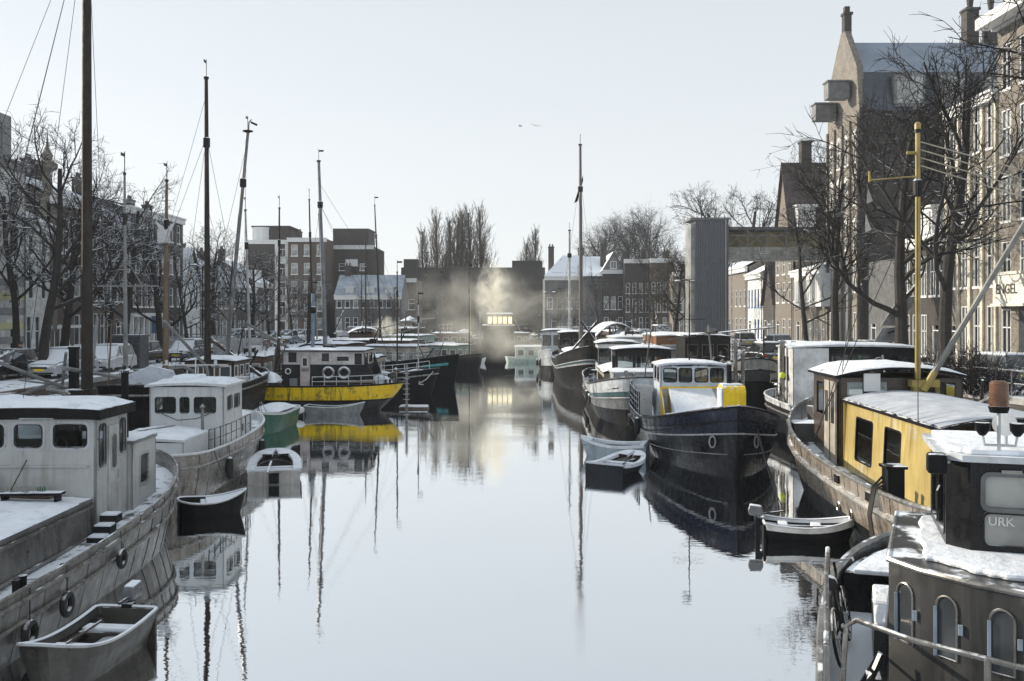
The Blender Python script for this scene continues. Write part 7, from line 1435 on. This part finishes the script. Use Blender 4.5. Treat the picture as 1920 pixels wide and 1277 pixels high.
# ---------------------------------------------------------------- lamps, poles, signs
def lamp(label, px, s, htop, double=True, m=None):
    t = thing('street_lamp', label, 'street lamp', at_q(px, s), 0, 'street lamps'); q = MB(); hh = htop-HQ
    q.tube([(0,0,0),(0,0,1),(0,0,1.02),(0,0,hh)], [.09,.08,.055,.04], 8); q.build('pole', m or BLACKP, t)
    for sx in ((-1,1) if double else (-1,)):
        q = MB(); q.bar((0,0,hh-.05),(sx*.55,0,hh),.05,.05); q.lathe([(.05,.0),(.28,.02),(.30,.08),(.12,.16)], 10, (sx*.62,0,hh)); q.build('lamp_head', M('lamp_snow', (.2,.2,.2), .4, snow=.9, sn=.3), t)
lamp('black street lamp with two snow topped heads left of the lift tower', 1284, 22, 8.3)
lamp('tall grey street lamp behind the lift tower edge', 1372, 20.5, 14.0, False, ALU)
lamp('silver lamp post beside the warehouse gable', 1589, 27, 13.0, False, ALU)
lamp('street lamp among the trees on the left quay', 380, 26, 9.0, False)
lamp('grey street lamp near the small poplars', 1030, 13.8, 8.5, True, GREYP)
t = thing('street_sign', 'blue parking information sign on a pole between the left trees', 'sign', at_q(293, 27)); q = MB(); q.cyl((0,0,0),(0,0,3.0),.04); q.build('pole', ALU, t); q = MB(); q.box(-.3,.3,-.06,-.03,1.9,3.1); q.build('panel', M('sign_blue_grey', (.12,.20,.34), .4), t)
t = thing('container', 'dark grey container standing by the quay left of the lantern post', 'container', at_q(240, 31.5)); q = MB(); q.box(-.8,.9,-.5,.9,0,1.9); q.build('body', M('dark_container', (.05,.055,.065), .5, streak=.3), t, bevel=.02); q = MB(); q.box(-.84,.94,-.54,.94,1.9,2.0); [q.box(-.8,.9,-.53,-.505,.25+.3*i,.29+.3*i) for i in range(5)]; q.build('lid', M('snow_lid', (.1,.1,.1), .5, snow=.9, sn=.3), t)
for i, (px, s, lab) in enumerate([(446,26,'corrugated fence panel at the quay edge behind the leaning grey mast'),(345,24.5,'low snow topped railing on the left quay')]):
    t = thing('quay_fence', lab, 'fence', at_q(px, s)); q = MB(); [q.box(-1.8,1.8,-.02-.012*(k%2),.02,.1+.12*k,.2+.12*k) for k in range(12)]; q.build('slats', ALU, t); q = MB(); [q.box(x-.05,x+.05,.03,.1,0,1.7) for x in (-1.7,0,1.7)]; q.bar((-1.9,0,1.7),(1.9,0,1.7),.06,.07); q.build('posts', M('snowy_spar', (.2,.2,.2)), t)
# boards and posts on the right quay
t = thing('notice_boards', 'two tilted weathered boards fixed on the great tree trunk', 'boards', (X(1676,34.5), F/34.5, HQ)); q = MB(); q.slab((-.7,0,2.6),(.80,0,.0),(.55,0,.83),[(0,0),(1.2,0),(1.2,1.9),(0,1.9)],.08); q.build('upper_board', M('grey_board', (.22,.22,.22), .6, streak=.5, snow=.3), t); q = MB(); q.slab((-1.1,.1,1.6),(1,0,.1),(.5,0,.85),[(0,0),(1.5,0),(1.5,1.0),(0,1.0)],.08); q.build('lower_board', GREYP, t); q = MB(); q.bar((-.3,.1,2.2),(.9,.1,2.6),.08,.08); q.bar((.2,.1,0),(.2,.1,3.4),.1,.1); q.build('bracket', BLACKP, t)
for i, (px, s, lab) in enumerate([(1702,31,'white topped pale post before the low white corniced house'),(1505,27,'small pale post at the quay edge left of the silver car')]):
    t = thing('quay_post', lab, 'post', at_q(px, s)); q = MB(); q.tube([(0,0,0),(0,0,.9),(0,0,.92)], [.09,.08,.05], 8); q.build('post', GTRIM, t); q = MB(); q.lathe([(.08,.92),(.09,.95),(.02,1.0)], 8); q.build('snow_cap', SNOW, t)
for i, (px, s, rz, lab) in enumerate([(1405,27,10,'bicycle parked by the rail right of the lift tower'),(1365,24,-8,'bicycle parked under the lift tower'),(1690,31.5,15,'bicycle leaning near the great tree'),(330,30,5,'bicycle parked at the left quay edge by the lantern post'),(395,27,170,'bicycle parked in front of the snowy railing on the left quay'),(1335,25,3,'dark bicycle in front of the lift tower base')]):
    bicycle(lab, Matrix.Translation(at_q(px,s)) @ Matrix.Rotation(R(rz),4,'Z'))
# steps / gangway railing along the right quay edge
for i, (y0_, y1_, lab) in enumerate([(50,57,'dark quay railing behind the lettered barge'),(60,68,'dark quay railing before the lift tower'),(35,41,'dark quay railing by the bushes')]):
    def ex(y):
        for (xa,ya),(xb,yb) in zip(RE, RE[1:]):
            if ya <= y <= yb: return xa+(xb-xa)*(y-ya)/(yb-ya)
    t = thing('quay_railing', lab, 'railing', (ex(y0_)+.2, y0_, HQ+.05)); q = MB(); n = 6; pts = [Vector((ex(y0_+(y1_-y0_)*i/n)-ex(y0_), (y1_-y0_)*i/n, 0)) for i in range(n+1)]
    for p in pts: q.cyl(p, p+Vector((0,0,1)), .025, n=5)
    for k in (.5,1): q.tube([p+Vector((0,0,k)) for p in pts], .025, 5)
    q.build('rails', M('lamp_snow', (.2,.2,.2)), t)
# two distant gulls
for i, (px, py, lab) in enumerate([(975,237,'distant gull in the open sky, left one'),(1004,236,'distant gull in the open sky, right one')]):
    q = MB(); q.tube([(-.16,0,0),(0,0,.02),(.18,0,.02)], [.02,.05,.015], 6); q.slab((0,0,.02),(.3,.9,.2),(1,0,0),[(0,0),(.5,.02),(.5,.08),(0,.14)],.01); q.slab((0,0,.02),(-.3,-.9,.2),(1,0,0),[(0,0),(.5,.02),(.5,.08),(0,.14)],.01)
    o = q.build('gull', M('gull_grey', (.25,.25,.26), .7)); o.location = pt(px, py, 18); o.rotation_euler = (.3,0,.6+i); o.scale = (1.3,)*3; tag(o, lab, 'bird', 'distant gulls')
